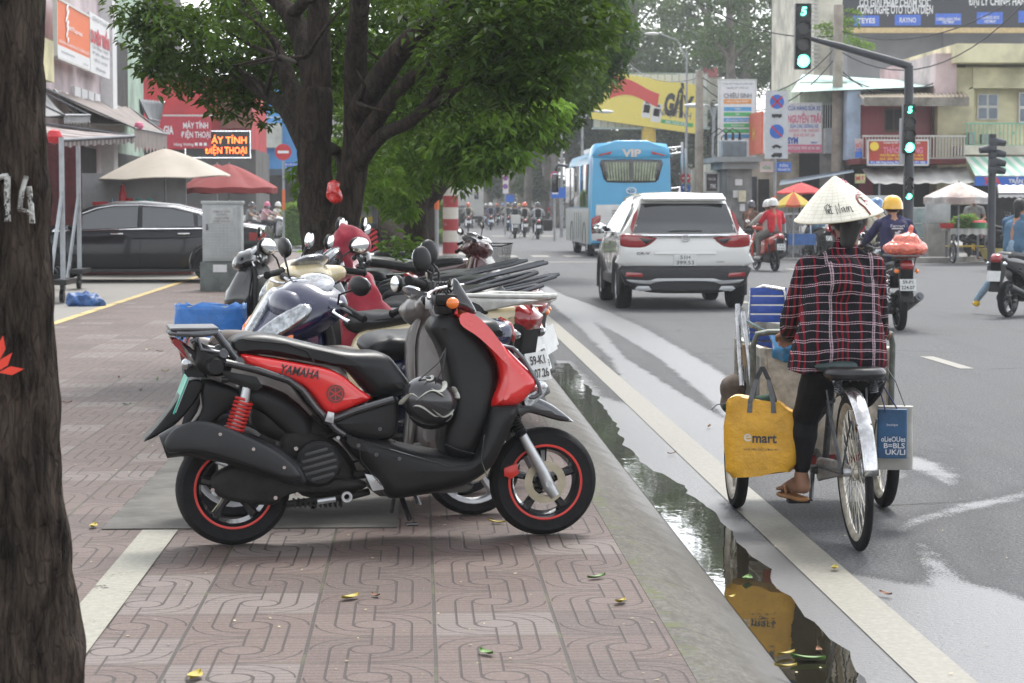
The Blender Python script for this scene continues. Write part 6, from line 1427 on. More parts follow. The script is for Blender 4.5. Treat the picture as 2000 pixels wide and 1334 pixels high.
tree2('small street tree with bright hanging leaves just right of the forked tree',805,25,[([(812,520),(812,450),(815,400),(840,350),(855,300)],[.16,.13,.12,.10,.07]),([(812,430),(790,370),(775,320),(760,260)],[.12,.10,.08,.05]),([(808,512,25),(762,450,26),(745,380,27),(757,330,27),(790,290,27)],[.14,.13,.12,.1,.06])],
 [(780,300,23,.55,170,.11),(750,350,24,.4,90,.11),(850,270,22,.7,260,.11),(905,285,21,.33,120,.11),(945,305,20.5,.2,50,.11),(900,230,22,.6,240,.11),(960,200,21,.6,230,.11),(985,295,20.5,.2,50,.11),(830,200,24,.8,220,.12),(1000,240,21,.45,130,.11),(730,240,26,.6,100,.12),(940,260,21,.4,130,.11),(1030,200,21,.4,90,.11),(785,400,23,.18,24,.10)],leafB)
tree2('street tree behind the small one, its dark trunk leaning to the right',745,33,[([(735,500),(738,420),(745,360),(760,300)],[.30,.26,.22,.12]),([(738,490,33),(790,420,35),(850,360,35),(880,300,35)],[.22,.2,.2,.1])],
 [(1050,150,30,1.0,330,.15),(1000,80,32,1.2,330,.15),(900,90,34,1.6,300,.16),(780,120,34,1.7,260,.16),(700,230,34,.8,90,.15),(1060,240,31,.45,80,.14),(1090,60,31,.9,250,.14),(700,350,34,.45,60,.14)],leafA)
tree2('tall trimmed street tree whose dense crown ends beside the yellow billboard',840,53,[([(838,470),(842,400),(900,330),(940,250)],[.2,.18,.16,.1])],
 [(1120,60,44,1.3,700,.15),(1130,120,44,1.0,550,.15),(1090,150,45,1.0,450,.15),(1060,90,46,1.5,450,.16),(1150,20,44,.6,260,.15),(1120,175,44,.5,200,.14),(1020,180,47,.8,220,.15),(1120,-30,44,1.3,350,.16)],leafmat('deep_green_leaves',(.012,.04,.008),(.045,.11,.018)))
def near_trunk():
    o=G(20,1300,.125); t=empty('tree',(W(40,700,5.9).x,W(40,700,5.9).y,.125),0,'near tree trunk at the left edge with white paint strokes','tree')
    ov=Vector(t.location); P=lambda a,b_:W(a,b_,5.9)-ov
    tr=MB(); limb(tr,[P(62,1500),P(58,1300),P(42,900),P(30,600),P(22,300),P(15,0),P(20,-400)],[.150,.138,.112,.104,.100,.092,.09],110,.13,34)
    for i,v in enumerate(tr.v):
        ax=P(30,600).x; a=math.atan2(v[1],v[0]-ax); q=V(math.cos(a)*5,math.sin(a)*5,v[2]*1.6); n_=abs(noise.noise(q*1.7))+.6*abs(noise.noise(q*4)); k_=1-.0+min(.0,0)+.14*(n_-.35); tr.v[i]=(ax+(v[0]-ax)*k_,v[1]*k_,v[2])
    tk=tr.build('trunk',barkn,t,ang=180,fix=False)
    wm=worn('trunk_white_paint',(.55,.55,.52),.46,34)
    c=P(24,400); r=.104
    def onb(px,py,lift=.016):
        q=P(px,py); dx=q.x-P(30,py).x; rr=.106; dy=-math.sqrt(max(.0005,rr*rr-dx*dx)); return V(q.x,P(30,py).y+dy-lift,q.z)
    for L,w_ in (([(8,352),(22,346),(32,345)],.015),([(32,345),(31,385),(32,432)],.017),([(66,345),(58,375),(54,412)],.013),([(54,410),(66,412),(76,420)],.012),([(70,365),(74,400),(76,435)],.012)):
        b=MB(); b.tube([onb(*q,.020) for q in L],w_,8,flat=.5); b.build('painted_number',wm,tk)
    lm=M('orange_red_leaf',(.75,.05,.02),.5,var=.1)
    for q in ((8,708,50),(22,724,8),(2,680,80)):
        b=MB(); a=W(q[0],q[1],5.66)-ov; d=V(math.cos(R(q[2])),0,math.sin(R(q[2])))*.034; s_=V(-d.z,0,d.x)*.35
        b.add([a-d,a+s_,a+d,a-s_],[(0,1,2,3)]); 
        o_=b.build('leaf',lm,t,smooth=False)
near_trunk()
# far hazy trees: three models, copied
random.seed(33)
def far_tree(name,h,crowns,mat,tr=.35,label=None,sz=.45,per=5):
    t=empty(name,(0,0,0),0,label or 'x','tree','tall trees in the haze beyond the junction'); b=MB()
    limb(b,[(0,0,0),(0.1,0,h*.35),(-.1,0,h*.7),(0.1,0,h*.95)],[tr,tr*.8,tr*.6,tr*.2],10,.1)
    for c in crowns: limb(b,[(0,0,min(c[2]-c[3]*.8,h*.8)),((c[0])*.6,c[1]*.6,c[2]-.3*c[3]),(c[0],c[1],c[2])],[tr*.35,tr*.2,tr*.06],6,.1)
    b.build('trunk',barkf,t,ang=180,fix=False); b=MB()
    for c in crowns: leaves(b,c[:3],c[3],int(c[4]),sz,per,shell=.2)
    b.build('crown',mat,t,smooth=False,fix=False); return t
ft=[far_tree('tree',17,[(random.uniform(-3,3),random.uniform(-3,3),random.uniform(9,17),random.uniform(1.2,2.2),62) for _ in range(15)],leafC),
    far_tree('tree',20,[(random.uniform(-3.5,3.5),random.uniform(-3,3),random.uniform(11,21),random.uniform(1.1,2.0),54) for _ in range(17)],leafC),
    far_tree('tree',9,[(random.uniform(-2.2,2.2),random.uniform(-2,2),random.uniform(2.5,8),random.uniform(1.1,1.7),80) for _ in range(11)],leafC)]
spots=[(0,1240,150,1,'tall pale tree right behind the yellow billboard'),(1,1425,118,.9,'tall straight tree behind the white study sign, its trunk bare'),(0,1380,160,1.1,'tall tree standing between billboard and study sign'),(1,1510,130,1,'tall tree between the white sign and the traffic light'),(0,1560,140,1,'tall tree directly behind the upper traffic light'),(1,1300,190,1.2,'tall far tree whose crown shows left of the gap of bright sky'),
 (2,1225,150,.95,'bushy tree under the left half of the yellow billboard'),(2,1300,152,1.0,'bushy tree right under the yellow billboard post'),(2,1390,150,1,'bushy tree behind the bare concrete pole'),(2,1180,150,.9,'bushy tree between the coach and the double street lamp'),(0,1150,170,1.1,'tall tree just right of the dense trimmed crown'),(2,1110,150,1.0,'bushy tree above the no-stopping sign'),(2,1470,140,.8,'bushy tree low behind the white study sign'),
 (1,935,185,.9,'slim tree leftmost of the far trunks'),(0,975,200,.9,'slim tree second from the left among the far trunks'),(1,1000,170,.9,'slim tree third from the left among the far trunks'),(0,1030,150,.9,'thick dark tree between the two far lamp posts'),(1,1055,165,.9,'slim tree left of the blue lane sign'),(0,1085,145,.9,'tree right behind the far no-stopping sign'),(1,905,220,.9,'faint tree behind the box truck'),(0,1600,125,.8,'tree rising behind the teal house roof'),(2,955,180,1.3,'low bushy far tree left of the slim trunks'),(2,1022,190,1.4,'low bushy far tree between the slim trunks'),(2,1065,162,1.1,'low bushy far tree behind the lane board'),(0,1212,165,1.0,'tall tree above the left end of the billboard'),(1,1455,150,1.05,'tall tree just right of the bare-trunked one')]
used=set()
for i,px,D,s,lb in spots:
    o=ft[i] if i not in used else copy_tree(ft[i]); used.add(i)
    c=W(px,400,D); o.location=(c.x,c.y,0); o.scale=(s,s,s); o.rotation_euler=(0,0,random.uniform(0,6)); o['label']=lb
# hedge on the traffic island beyond the cross street
def hedge(label,px0,px1,D,z0,z1,dep,n):
    a=W(px0,450,D); c=W(px1,450,D); cx=(a.x+c.x)/2; w_=(c.x-a.x)/2; b=MB(); random.seed(n)
    for k in range(n): 
        u=random.uniform(-1,1); h=z1-(z1-z0)*.25*abs(u)**3; leaves(b,(cx+u*w_,a.y+random.uniform(-.5,.5)*dep,random.choice((random.uniform(z0,h),h))),.16,2,.09,6,droop=-.3,shell=0)
    m=MB(); m.puff([(cx-w_,z0),(cx+w_,z0),(cx+w_*.96,z1*.9),(cx,z1-.05),(cx-w_*.96,z1*.9)],dep*.8,.2,y0=a.y,plane='xz'); 
    t=empty('hedge',(0,0,0),0,label,'hedge'); m.build('hedge_core',M('hedge_core',(.06,.11,.02),.9,var=.4,vs=5,bs=8,bst=.8),t,fix=False); b.build('foliage',leafH,t,smooth=False,fix=False)
hedge('tall rounded hedge on the island behind the trees',700,880,84,.1,1.75,2.5,1400)
hedge('low clipped hedge in front of the tall rounded one',700,880,79,.1,.55,1.2,500)
hedge('bright hedge at the left between the tree trunk and the waiting riders',555,600,76,.1,1.5,2,300)
# leaves lying about
random.seed(77); k=0
lmats=[M('yellow_leaf',(.42,.33,.05),.6,var=.2),M('brown_leaf',(.2,.09,.04),.7,var=.2),M('green_leaf',(.09,.2,.03),.5,var=.2),M('pale_leaf',(.5,.42,.28),.7,var=.2)]
LF=[(182,1030,0,1.3,'yellow curled'),(970,1022,0,1.2,'bright yellow'),(684,1170,0,1.5,'long yellow'),(734,1165,1,.8,'small brown'),(1212,1178,0,1.3,'yellow'),(950,1278,2,1.2,'green curled'),(1165,1130,2,1.3,'flat green'),(1630,1112,0,1.2,'crumpled yellow'),(1385,834,1,1,'brown'),(1460,1133,2,1.5,'grey green'),(1578,1290,2,1.8,'large fresh green'),(1730,1162,1,1,'dark brown'),(1535,1280,0,1.2,'pale yellow'),(1427,1168,0,.8,'small yellow'),(1312,887,1,.9,'thin brown'),(1534,1305,0,1.3,'yellow green'),(1600,1272,1,.8,'small orange'),(380,1325,0,1.6,'broad yellow'),(232,738,1,1,'brown'),(312,687,1,1,'reddish brown'),(288,684,3,1,'pale'),(132,787,1,1,'orange brown'),(322,725,0,1,'yellow green'),(248,791,2,1,'olive'),(275,762,1,.8,'little brown'),(308,742,2,1,'green')]
for px,py,mi,s,w_ in LF:
    z=.128 if px<1340 and (px-px)==0 and G(px,py,.125).x<.8 else .010
    if z<.1 and G(px,py).x<1.2: z=.05
    p=G(px,py,z); b=MB(); L=.032*s; n=8; vs=[]
    for i in range(n+1):
        u=i/n*2-1; wd=(1-u*u)*.42; vs+=[V(u*L,-wd*L,.006*s+.010*u*u+abs(wd)*.006),V(u*L,0,.003+.006*u*u),V(u*L,wd*L,.006*s+.010*u*u+abs(wd)*.004)]
    fs=[(i*3+j,i*3+j+1,i*3+j+4,i*3+j+3) for i in range(n) for j in range(2)]
    b.add(vs,fs); o=b.build('fallen_leaf',lmats[mi],None,ang=80,fix=False); o.location=p; o.rotation_euler=(random.uniform(-.1,.1),random.uniform(-.1,.1),random.uniform(0,6.3))
    where='on the tiles' if z>.1 else ('on the kerb slope' if z==.05 else ('in the gutter puddle' if p.x<1.5 else 'on the asphalt'))
    near='near the red scooter' if 350<px<1250 and py<1100 else ('near the bottom edge' if py>1250 else ('left of the parked row' if px<350 else 'in the middle foreground' if px<1300 else 'beside the white line'))
    tag(o,'%s fallen leaf %s %s'%(w_,where,near),'leaf','fallen leaves'); k+=1
b=MB(); random.seed(8)
for k in range(420):
    p=(random.uniform(-1.9,.8),random.uniform(6.2,15),.128) if k<330 else (random.uniform(1.2,3.4),random.uniform(6.5,16),.009)
    r=random.uniform(.003,.008); b.T=Matrix.Translation(p)@Matrix.Rotation(random.uniform(0,6),4,'Z'); b.add([(-r,-r*.6,0),(r,-r*.4,.001),(r*.7,r*.6,.002),(-r*.6,r*.7,0)],[(0,1,2,3)])
b.T=Matrix(); o=b.build('litter',M('petal_litter',(.42,.36,.22),.8,var=.5,vs=3),None,smooth=False,fix=False); tag(o,'tiny fallen petals and grit scattered over the tiles and gutter','litter',kind='stuff')
# ================================================================ buildings and street furniture
def pm(n,c,r=.8,v=.38,vs=.8,**k): return M(n,c,r,var=v,vs=vs,**k)
def bx(b,px0,py0,px1,py1,D,dep,o=V(0,0,0),bev=0,push=0):
    a=W(px0,py0,D); c=W(px1,py1,D); y=(a.y+c.y)/2+dep/2+push
    b.box(V((a.x+c.x)/2,y,(a.z+c.z)/2)-o,(abs(c.x-a.x),dep,abs(a.z-c.z)),bev=bev)
def part(name,mat,parent,rects,smooth=False):
    """each rect (px0,py0,px1,py1,D,depth) becomes a mesh of its own"""
    for r in rects:
        b=MB(); bx(b,*r[:6],o=Vector(parent.location),push=r[6] if len(r)>6 else 0); b.build(name,mat,parent,smooth=smooth)
def house(label,px,D,name='building',cat='building'):
    c=W(px,400,D); return empty(name,(c.x,c.y,0),0,label,cat)
red_=M('sign_red',(.50,.02,.03),.5,var=.1); white_=M('sign_white',(.66,.66,.66),.5,var=.08); blue_=M('sign_blue',(.02,.12,.48),.45,var=.08); yel_=M('sign_yellow',(.75,.62,.12),.5,var=.06); org_=M('sign_orange',(.68,.14,.03),.5,var=.08)
pole_=M('grey_pole',(.30,.31,.32),.5,metal=.3,var=.2,vs=4); dkred=M('letter_red',(.5,.03,.05),.5,var=0); lgold=M('letter_yellow',(.75,.55,.05),.5,var=0); lblue=M('letter_blue',(.02,.08,.4),.5,var=0); lwht=M('letter_white2',(.72,.72,.72),.5,var=0); lblk=inkm; lgry=M('letter_grey',(.16,.17,.19),.5,var=0); lor=M('letter_orange',(.75,.25,.05),.5,var=0); lgrn=M('letter_green',(.05,.35,.12),.5,var=0); lpnk=M('letter_pink',(.6,.18,.26),.5,var=0)
conc=pm('weathered_concrete',(.27,.26,.24),.85,.4,2,bs=20,bst=.3)
def board(label,px0,py0,px1,py1,D,mat,lines,rz=0,name='sign',cat='sign',thick=.06,frame_=None,D2=None,patches=(),group=None):
    """flat sign with raised lettering; D2 is the depth of its right edge when it is seen at an angle"""
    A=W(px0,(py0+py1)/2,D); B=W(px1,(py0+py1)/2,D2 or D); c=(A+B)/2; d=B-A; d.z=0; w=d.length; rz=math.atan2(d.y,d.x)
    h=abs(W(px0,py0,D).z-W(px0,py1,D).z); c.z=(W((px0+px1)/2,py0,((D2 or D)+D)/2).z+W((px0+px1)/2,py1,((D2 or D)+D)/2).z)/2
    b=MB(); b.box((0,thick/2,0),(w,thick,h),bev=.008); o=b.build(name,mat,None,smooth=False); o.location=c; o.rotation_euler=(0,0,rz); tag(o,label,cat,group)
    if frame_:
        b=MB()
        for s in(-1,1): b.box((s*w/2,thick/2,0),(.05,thick+.03,h+.05)); b.box((0,thick/2,s*h/2),(w+.05,thick+.03,.05))
        b.build('frame',frame_,o,smooth=False)
    for x0,y0,x1,y1,m in patches:
        b=MB(); b.box(((x0+x1)/2*w-w/2,-.004,h/2-(y0+y1)/2*h),((x1-x0)*w,.006,(y1-y0)*h)); b.build('colour_panel',m,o,smooth=False)
    for L in lines:
        t,x,y,hh,m=L[:5]; wd=L[5]*w if len(L)>5 and L[5] else None; bd=L[6] if len(L)>6 else .015
        text('lettering',t,hh*h,o,m,Matrix.Translation((x*w-w/2,-.012,h/2-y*h))@Euler((PI/2,0,0)).to_matrix().to_4x4(),width=wd,bold=bd,maxw=w*.96)
    return o
def pole(label,px,py0,py1,D,r,mat=pole_,name='pole',cat='pole',r2=None,kids=None,grp=None):
    c=W(px,400,D); t=empty(name,(c.x,c.y,0),0,label,cat,grp); zt=W(px,py0,D).z
    b=MB(); b.tube([(0,0,0),(0,0,zt*.5),(0,0,zt)],[r,(r+(r2 or r))/2,r2 or r],14); b.build('shaft',mat,t); return t,zt
# ---- right side: pavement corner
b=MB(); P=[G(1562,492),G(1600,500),G(1700,508),G(1790,514),G(1850,514),G(2000,505),G(2300,490)]
top=[V(p.x,p.y,.14) for p in P]; back=[V(p.x+(0 if i else -3),150,.14) for i,p in enumerate(P)]
for i in range(len(P)-1): b.quad(top[i],top[i+1],back[i+1],back[i])
pav=b.build('far_pavement',pm('far_pavement_grey',(.24,.235,.22),.85,.3,.7),None,smooth=False); tag(pav,kind='structure')
b=MB()
for i in range(len(P)-1): b.quad(V(P[i].x,P[i].y,0),V(P[i+1].x,P[i+1].y,0),top[i+1],top[i])
ke=b.build('far_kerb',conc,None,smooth=False); tag(ke,kind='structure')
# ---- yellow house at the right edge
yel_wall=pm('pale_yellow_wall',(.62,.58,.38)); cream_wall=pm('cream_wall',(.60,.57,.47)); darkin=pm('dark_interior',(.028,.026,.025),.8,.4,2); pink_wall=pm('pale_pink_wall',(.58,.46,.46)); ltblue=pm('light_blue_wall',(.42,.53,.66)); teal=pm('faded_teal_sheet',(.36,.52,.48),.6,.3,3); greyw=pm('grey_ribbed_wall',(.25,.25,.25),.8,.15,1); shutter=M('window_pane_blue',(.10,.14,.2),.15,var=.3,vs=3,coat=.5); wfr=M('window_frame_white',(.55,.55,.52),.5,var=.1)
h=house('pale yellow two storey house at the right edge with green balcony rail',1920,66)
part('wall',yel_wall,h,[(1832,132,1900,400,66,8),(1900,132,2060,172,66,8),(1900,172,2060,400,66.6,7.4),(1868,85,2060,122,65.2,8)])
part('side_wall',pink_wall,h,[(1828,104,1868,190,65.8,8)])
part('upper_recess',pm('yellow_wall_shade_tint',(.58,.54,.34)),h,[(1885,122,2060,134,66.4,6)])  # shade of the recess put into a darker copy of the wall colour
for x in range(5):
    part('vent_block',wfr,h,[(1896+x*27,145,1920+x*27,166,66.2,.3)])
    for i in range(4):
        for j in range(2): pass
for o in [c for c in h.children if c.name.startswith('vent_block')]:
    me=o.data; xs=[v.co.x for v in me.vertices]; zs=[v.co.z for v in me.vertices]; ys=min(v.co.y for v in me.vertices); b=MB()
    for i in range(4):
        for j in range(3):
            b.box((min(xs)+(max(xs)-min(xs))*(i+.5)/4,ys-.004,min(zs)+(max(zs)-min(zs))*(j+.5)/3),((max(xs)-min(xs))*.17,.01,(max(zs)-min(zs))*.2))
    b.build('vent_hole',darkin,o,smooth=False)
def window(parent,px0,py0,px1,py1,D,nx=2,ny=2,pane=shutter,fr=wfr):
    o=Vector(parent.location); b=MB(); bx(b,px0,py0,px1,py1,D,.08,o); f=b.build('window',fr,parent,smooth=False)
    for i in range(nx):
        for j in range(ny):
            w_=(px1-px0)/nx; h_=(py1-py0)/ny; b=MB(); bx(b,px0+i*w_+w_*.12,py0+j*h_+h_*.10,px0+(i+1)*w_-w_*.12,py0+(j+1)*h_-h_*.10,D,.02,o,push=-.012); b.build('pane',pane,f,smooth=False)
window(h,1909,183,1950,234,66.5); window(h,1990,180,2030,240,66.5)
grn=M('green_rail',(.18,.45,.32),.5,var=.15)
b=MB(); o=Vector(h.location); 
bx(b,1885,240,2060,242.5,64.6,.06,o); bx(b,1885,283,2060,285,64.6,.06,o)
for i in range(22): bx(b,1888+i*8,242,1889+i*8,284,64.6,.03,o)
for i in range(6): bx(b,1900+i*26,258,1904+i*26,262,64.55,.04,o)
b.build('balcony_rail',grn,h,smooth=False); part('balcony_slab',cream_wall,h,[(1882,284,2060,302,64.5,2)])
for q in ((1893,258,1906,282),(1918,262,1934,280)): part('air_conditioner',M('aircon_grey',(.35,.35,.33),.5,var=.2),h,[(*q,65.6,.4)])
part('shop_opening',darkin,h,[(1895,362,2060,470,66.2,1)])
b=MB()
m,nt_,bs_=newmat('green_striped_awning'); vec,(x,y,z)=coords(nt_); nt_.links.new(mix(nt_,((x*3.2+z*.6).frac()).gt(.5),(.20,.42,.32),(.52,.55,.5)),bs_.inputs['Base Color'])
A,B,C_,D_=W(1885,306,64.4),W(2060,306,64.4),W(2060,343,62.6),W(1905,343,62.6); b.grid(lambda u,v:(A.lerp(B,u)).lerp(D_.lerp(C_,u),v)-o,30,6); b.build('awning',m,h,smooth=False)
board('blue shop sign reading 79A under the green striped awning',1904,345,2060,363,62.5,blue_,[('79A',.22,.5,.75,dkred,None,.05),('TRẦN HƯNG',.62,.36,.42,lwht,None,.03),('ĐT / Zalo : 0903',.62,.76,.22,lwht)])
# ---- corrugated roof red house
h=house('small dark red house with beige corrugated roof, white balcony rail and white awning',1780,66.5); o=Vector(h.location)
redt=None
m,nt_,bs_=newmat('dark_red_tiles'); vec,(x,y,z)=coords(nt_); g_=((x*3).frac().lt(.05)).max((z*3).frac().lt(.05)); nt_.links.new(mix(nt_,g_*.5,mix(nt_,noi(nt_,vec,1.5,4),(.22,.018,.03),(.30,.03,.045)),(.1,.02,.02)),bs_.inputs['Base Color']); bs_.inputs['Roughness'].default_value=.35; redt=m
part('wall',redt,h,[(1680,205,1882,312,66.5,7)]); part('side_wall',ltblue,h,[(1655,176,1680,312,66.3,6)])
window(h,1728,210,1764,258,66.45,2,1,darkin,M('brown_frame',(.10,.06,.04),.6)); 
part('door',M('dark_blue_door',(.02,.035,.06),.4),h,[(1825,210,1863,268,66.4,.1)]); part('door_frame',M('brown_frame',(.10,.06,.04),.6),h,[(1820,206,1825,268,66.35,.12),(1863,206,1867,268,66.35,.12)])
m,nt_,bs_=newmat('beige_corrugated_roof'); vec,(x,y,z)=coords(nt_); nt_.links.new(mix(nt_,noi(nt_,vec,1.2,5,.7).step(.35,.7),(.42,.36,.27),(.30,.25,.19)),bs_.inputs['Base Color'])
b=MB(); A,B,C_,D_=W(1655,170,70),W(1868,166,70),W(1894,190,64),W(1690,196,64)
def rf(u,v): p=(A.lerp(B,u)).lerp(D_.lerp(C_,u),v)-o; p.z+=.045*math.sin(u*52*PI); return p
b.grid(rf,416,2); r_=b.build('roof',m,h); part('fascia',pm('stained_board',(.22,.2,.17),.8,.5,2),h,[(1688,190,1894,207,63.9,.12)])
part('balcony_slab',pm('dark_red_edge',(.2,.04,.04)),h,[(1678,309,1888,320,64.6,2)])
b=MB(); bx(b,1684,264,1888,267.5,64.4,.06,o); bx(b,1684,308,1888,310,64.4,.06,o)
for i in range(34): bx(b,1685+i*6,267,1686.3+i*6,309,64.4,.03,o)
b.build('balcony_rail',M('cream_rail',(.5,.48,.44),.5,var=.1),h,smooth=False)
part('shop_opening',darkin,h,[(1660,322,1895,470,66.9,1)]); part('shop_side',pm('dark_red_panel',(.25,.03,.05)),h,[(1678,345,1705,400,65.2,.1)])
b=MB(); A,B,C_,D_=W(1683,330,65.4),W(1888,326,65.4),W(1905,357,62.6),W(1708,359,62.6)
b.grid(lambda u,v:(A.lerp(B,u)).lerp(D_.lerp(C_,u),v)-o+V(0,0,-.06*math.sin(PI*v)+.02*math.sin(u*40)),40,6); b.build('awning',pm('white_tarpaulin',(.55,.55,.52),.6,.2,1),h)
for x in (1716,1898): part('awning_post',pole_,h,[(x,357,x+2,470,62.7,.05)])
board('red shop sign with yellow disc and blue base line, hung on the white balcony rail',1695,274,1813,322,64.1,M('sign_brick_red',(.42,.05,.03),.5,var=.1),[('DOANH NGHIỆP TƯ NHÂN THƯƠNG MẠI',.56,.10,.07,lwht,.6),('THẢO HƯƠNG',.58,.36,.24,lpnk,.66,.05),('CHUYÊN MAY BÁN THUÊ ĐỒ - HOA',.56,.58,.09,lgold,.72),('HOA - BÁN - THAY ĐỒI - GẤP NHANH',.56,.73,.09,lgold,.72),('Đ/c: 30B Hùng Vương, Phường 9, Quận 5 ĐT: 3830',.5,.91,.09,lwht,.9)],frame_=wfr,patches=[(0,.84,1,1,blue_)])
b=MB(); q=W(1708,286,64.0); b.lathe([(.001,-.01),(.13,-.01),(.135,.01)],28,(0,0,0),'y'); d_=b.build('emblem_disc',lgold,bpy.data.objects['sign.001'] if False else None)
sg=[o_ for o_ in C.objects if o_.get('label','').startswith('red shop sign')][0]; d_.parent=sg; d_.location=q-sg.location-V(0,.03,0)
board('narrow red and blue sign at the left end of the white balcony',1670,271,1684,308,64.2,pink_wall,[('SỐ',.5,.3,.2,dkred),('30B',.5,.6,.2,lblue)],patches=[(0,.7,1,1,blue_)])
board('small yellow food sign under the white awning',1670,340,1690,358,64,M('sign_pale_yellow',(.6,.58,.3),.5),[('MÌ Ý',.5,.4,.42,dkred,.8,.04)])
# ---- teal and white shacks left of it
h=house('faded teal roofed shack with rusty sheet and window bars behind the pink repair sign',1590,68); o=Vector(h.location)
part('wall',pm('rusty_pale_sheet',(.45,.50,.38),.8,.5,1),h,[(1562,160,1655,205,68,6)]); part('lower_wall',pm('dirty_white_wall',(.5,.47,.45),.85,.4,1.2),h,[(1545,205,1660,420,68.2,6)])
part('window_opening',darkin,h,[(1600,200,1655,250,68.1,.1)]); b=MB()
for i in range(12): bx(b,1602+i*4.6,200,1603.3+i*4.6,250,67.95,.04,o)
b.build('window_bars',wfr,h,smooth=False)
b=MB(); A,B,C_,D_=W(1567,145,70),W(1830,160,71),W(1830,168,66),W(1545,180,66); b.grid(lambda u,v:(A.lerp(B,u)).lerp(D_.lerp(C_,u),v)-o,10,3); b.build('roof',teal,h,smooth=False)
part('shop_opening',darkin,h,[(1556,300,1600,420,68.1,.1)]); part('white_box',pm('white_box',(.6,.6,.6)),h,[(1612,250,1658,300,67.8,.5)])
b=MB(); A,B,C_,D_=W(1525,352,66.5),W(1665,330,66.5),W(1668,336,63),W(1522,362,63); b.grid(lambda u,v:(A.lerp(B,u)).lerp(D_.lerp(C_,u),v)-o,10,3); b.build('lean_to_roof',pm('slate_blue_sheet',(.12,.16,.2)),h,smooth=False)
board('white and pink motorcycle repair sign left of the concrete pole',1536,200,1605,298,67,white_,[('CỬA HÀNG SỬA XE',.5,.10,.09,lblue,.92),('NGUYỄN TRÃI',.5,.29,.15,lpnk,.94,.04),('SỬA CÁC DÒNG XE',.5,.46,.07,lblue,.8),('HONDA - SYM - PIAGGIO',.5,.56,.06,lpnk,.85),('RỬA XE TAY GA',.5,.64,.06,lpnk,.6),('SYM',.18,.76,.12,lblue,.3,.05),('YAMAHA',.78,.80,.04,lblue,.2),('HOTLINE 0903 45 06 380',.5,.91,.06,lwht,.9)],patches=[(0,.84,1,1,M('sign_pink',(.6,.16,.25),.5))])
# ---- grey tower block with the dark billboard
h=house('tall grey ribbed building with the dark billboard on top at upper right',1760,96); part('wall',greyw,h,[(1655,62,1840,410,96,14),(1840,62,2300,410,96.2,13)])
h2=house('white tall building with bracket grilles at the upper left of the dark billboard',1615,100); part('wall',cream_wall,h2,[(1592,-160,1652,410,100,12)]); part('bracket_grille',wfr,h2,[(1585,i*8-60,1598,i*8-57,99.6,.3) for i in range(24)])
board('dark billboard with four blue name plates at the upper right corner',1646,-70,2110,60,94,M('billboard_charcoal',(.035,.037,.045),.5,var=.05),[('CÓ GIẢI PHÁP CHĂM SÓC',.22,.56,.12,lwht,.30,.03),('CÔNG NGHỆ ÔTÔ TOÀN DIỆN',.22,.68,.12,lwht,.32,.03),('ĐẠI LÝ CHÍNH HÃNG',.66,.56,.12,lwht,.26,.03),('TEYES',.10,.85,.075,lwht,.075,.03),('RAYNO',.275,.84,.075,lwht,.07,.02),('CAMERA HÀNH TRÌNH',.445,.82,.045,lwht,.10),('VIETMAP',.445,.87,.045,lwht,.05),('ANDROID BOX',.62,.80,.045,lwht,.08),('VIETMAP',.62,.86,.045,lwht,.05)],frame_=None,patches=[(.045,.77,.155,.93,M('plate_blue',(.06,.16,.62),.5)),(.22,.76,.33,.92,M('plate_blue',(.06,.16,.62),.5)),(.39,.74,.50,.91,M('plate_blue',(.06,.16,.62),.5)),(.565,.72,.675,.90,M('plate_blue',(.06,.16,.62),.5)),(.74,.7,.85,.88,M('plate_blue',(.06,.16,.62),.5))],cat='billboard',name='billboard')
b=MB(); c0=W(1646,60,93.9); c1=W(2110,40,93.9); b.box(((c0.x+c1.x)/2,(c0.y+c1.y)/2-.1,c0.z),((c1.x-c0.x),.3,.22)); o_=b.build('billboard_frame',M('billboard_gold_edge',(.6,.45,.22),.5),None,smooth=False)
bb_=[q for q in C.objects if q.get('label','').startswith('dark billboard')][0]; o_.parent=bb_; o_.location=-Vector(bb_.location)
# climbing plant on the pole
cl=MB(); random.seed(5)
for q in ((1655,45),(1650,70),(1670,78),(1690,88),(1610,55),(1630,62),(1660,30)): leaves(cl,W(q[0],q[1],69.5),.35,16,.16,6,droop=.2)
o_=cl.build('climbing_plant',leafH,None,smooth=False,fix=False); tag(o_,'leafy climber around the top of the concrete pole beside the billboard','plant')
# ---- yellow billboard over the road
bo=board('tilted yellow billboard on a yellow post beyond the coach',1158,152,1368,247,128,yel_,[('GẦY',.80,.36,.42,lblk,.27,.06),('NHẸ TÊNH',.78,.66,.14,lgry,.30,.02),('100% THẢO MỘC',.80,.84,.06,lwht,.2)],name='billboard',cat='billboard',thick=.25,patches=[(.47,.46,.55,.82,white_),(.56,.50,.65,.88,white_),(.48,.55,.54,.72,M('pack_yellow',(.7,.5,.1),.5)),(.575,.60,.635,.76,lpnk),(.49,.48,.53,.53,lgrn),(.585,.52,.63,.57,lgrn),(.66,.80,.96,.88,lgrn)])
bo.rotation_euler=(0,R(8),0)
b=MB(); rr=bo.dimensions; b.grid(lambda u,v:V(-2.2+2.2*u*1.3,-.03-.02*math.sin(u*6),(1.2-.5*u)*(1-v)+(-.1-.9*u*(1-u)*-1.2)*v+.12*math.sin(u*5)),12,6); b.build('red_cloth_print',M('print_red',(.6,.05,.04),.5,var=.1),bo,smooth=False)
c=W(1267,250,128.6); t=empty('billboard_stand',(c.x,c.y,0),0,'yellow post and white cage frame carrying the yellow billboard','frame')
b=MB(); b.tube([(0,0,0),(0,0,W(1267,200,128.6).z)],.42,16); b.build('post',M('post_yellow',(.6,.42,.06),.5,var=.2),t)
b=MB(); z0=W(1200,251,129).z; z1=W(1200,143,129).z
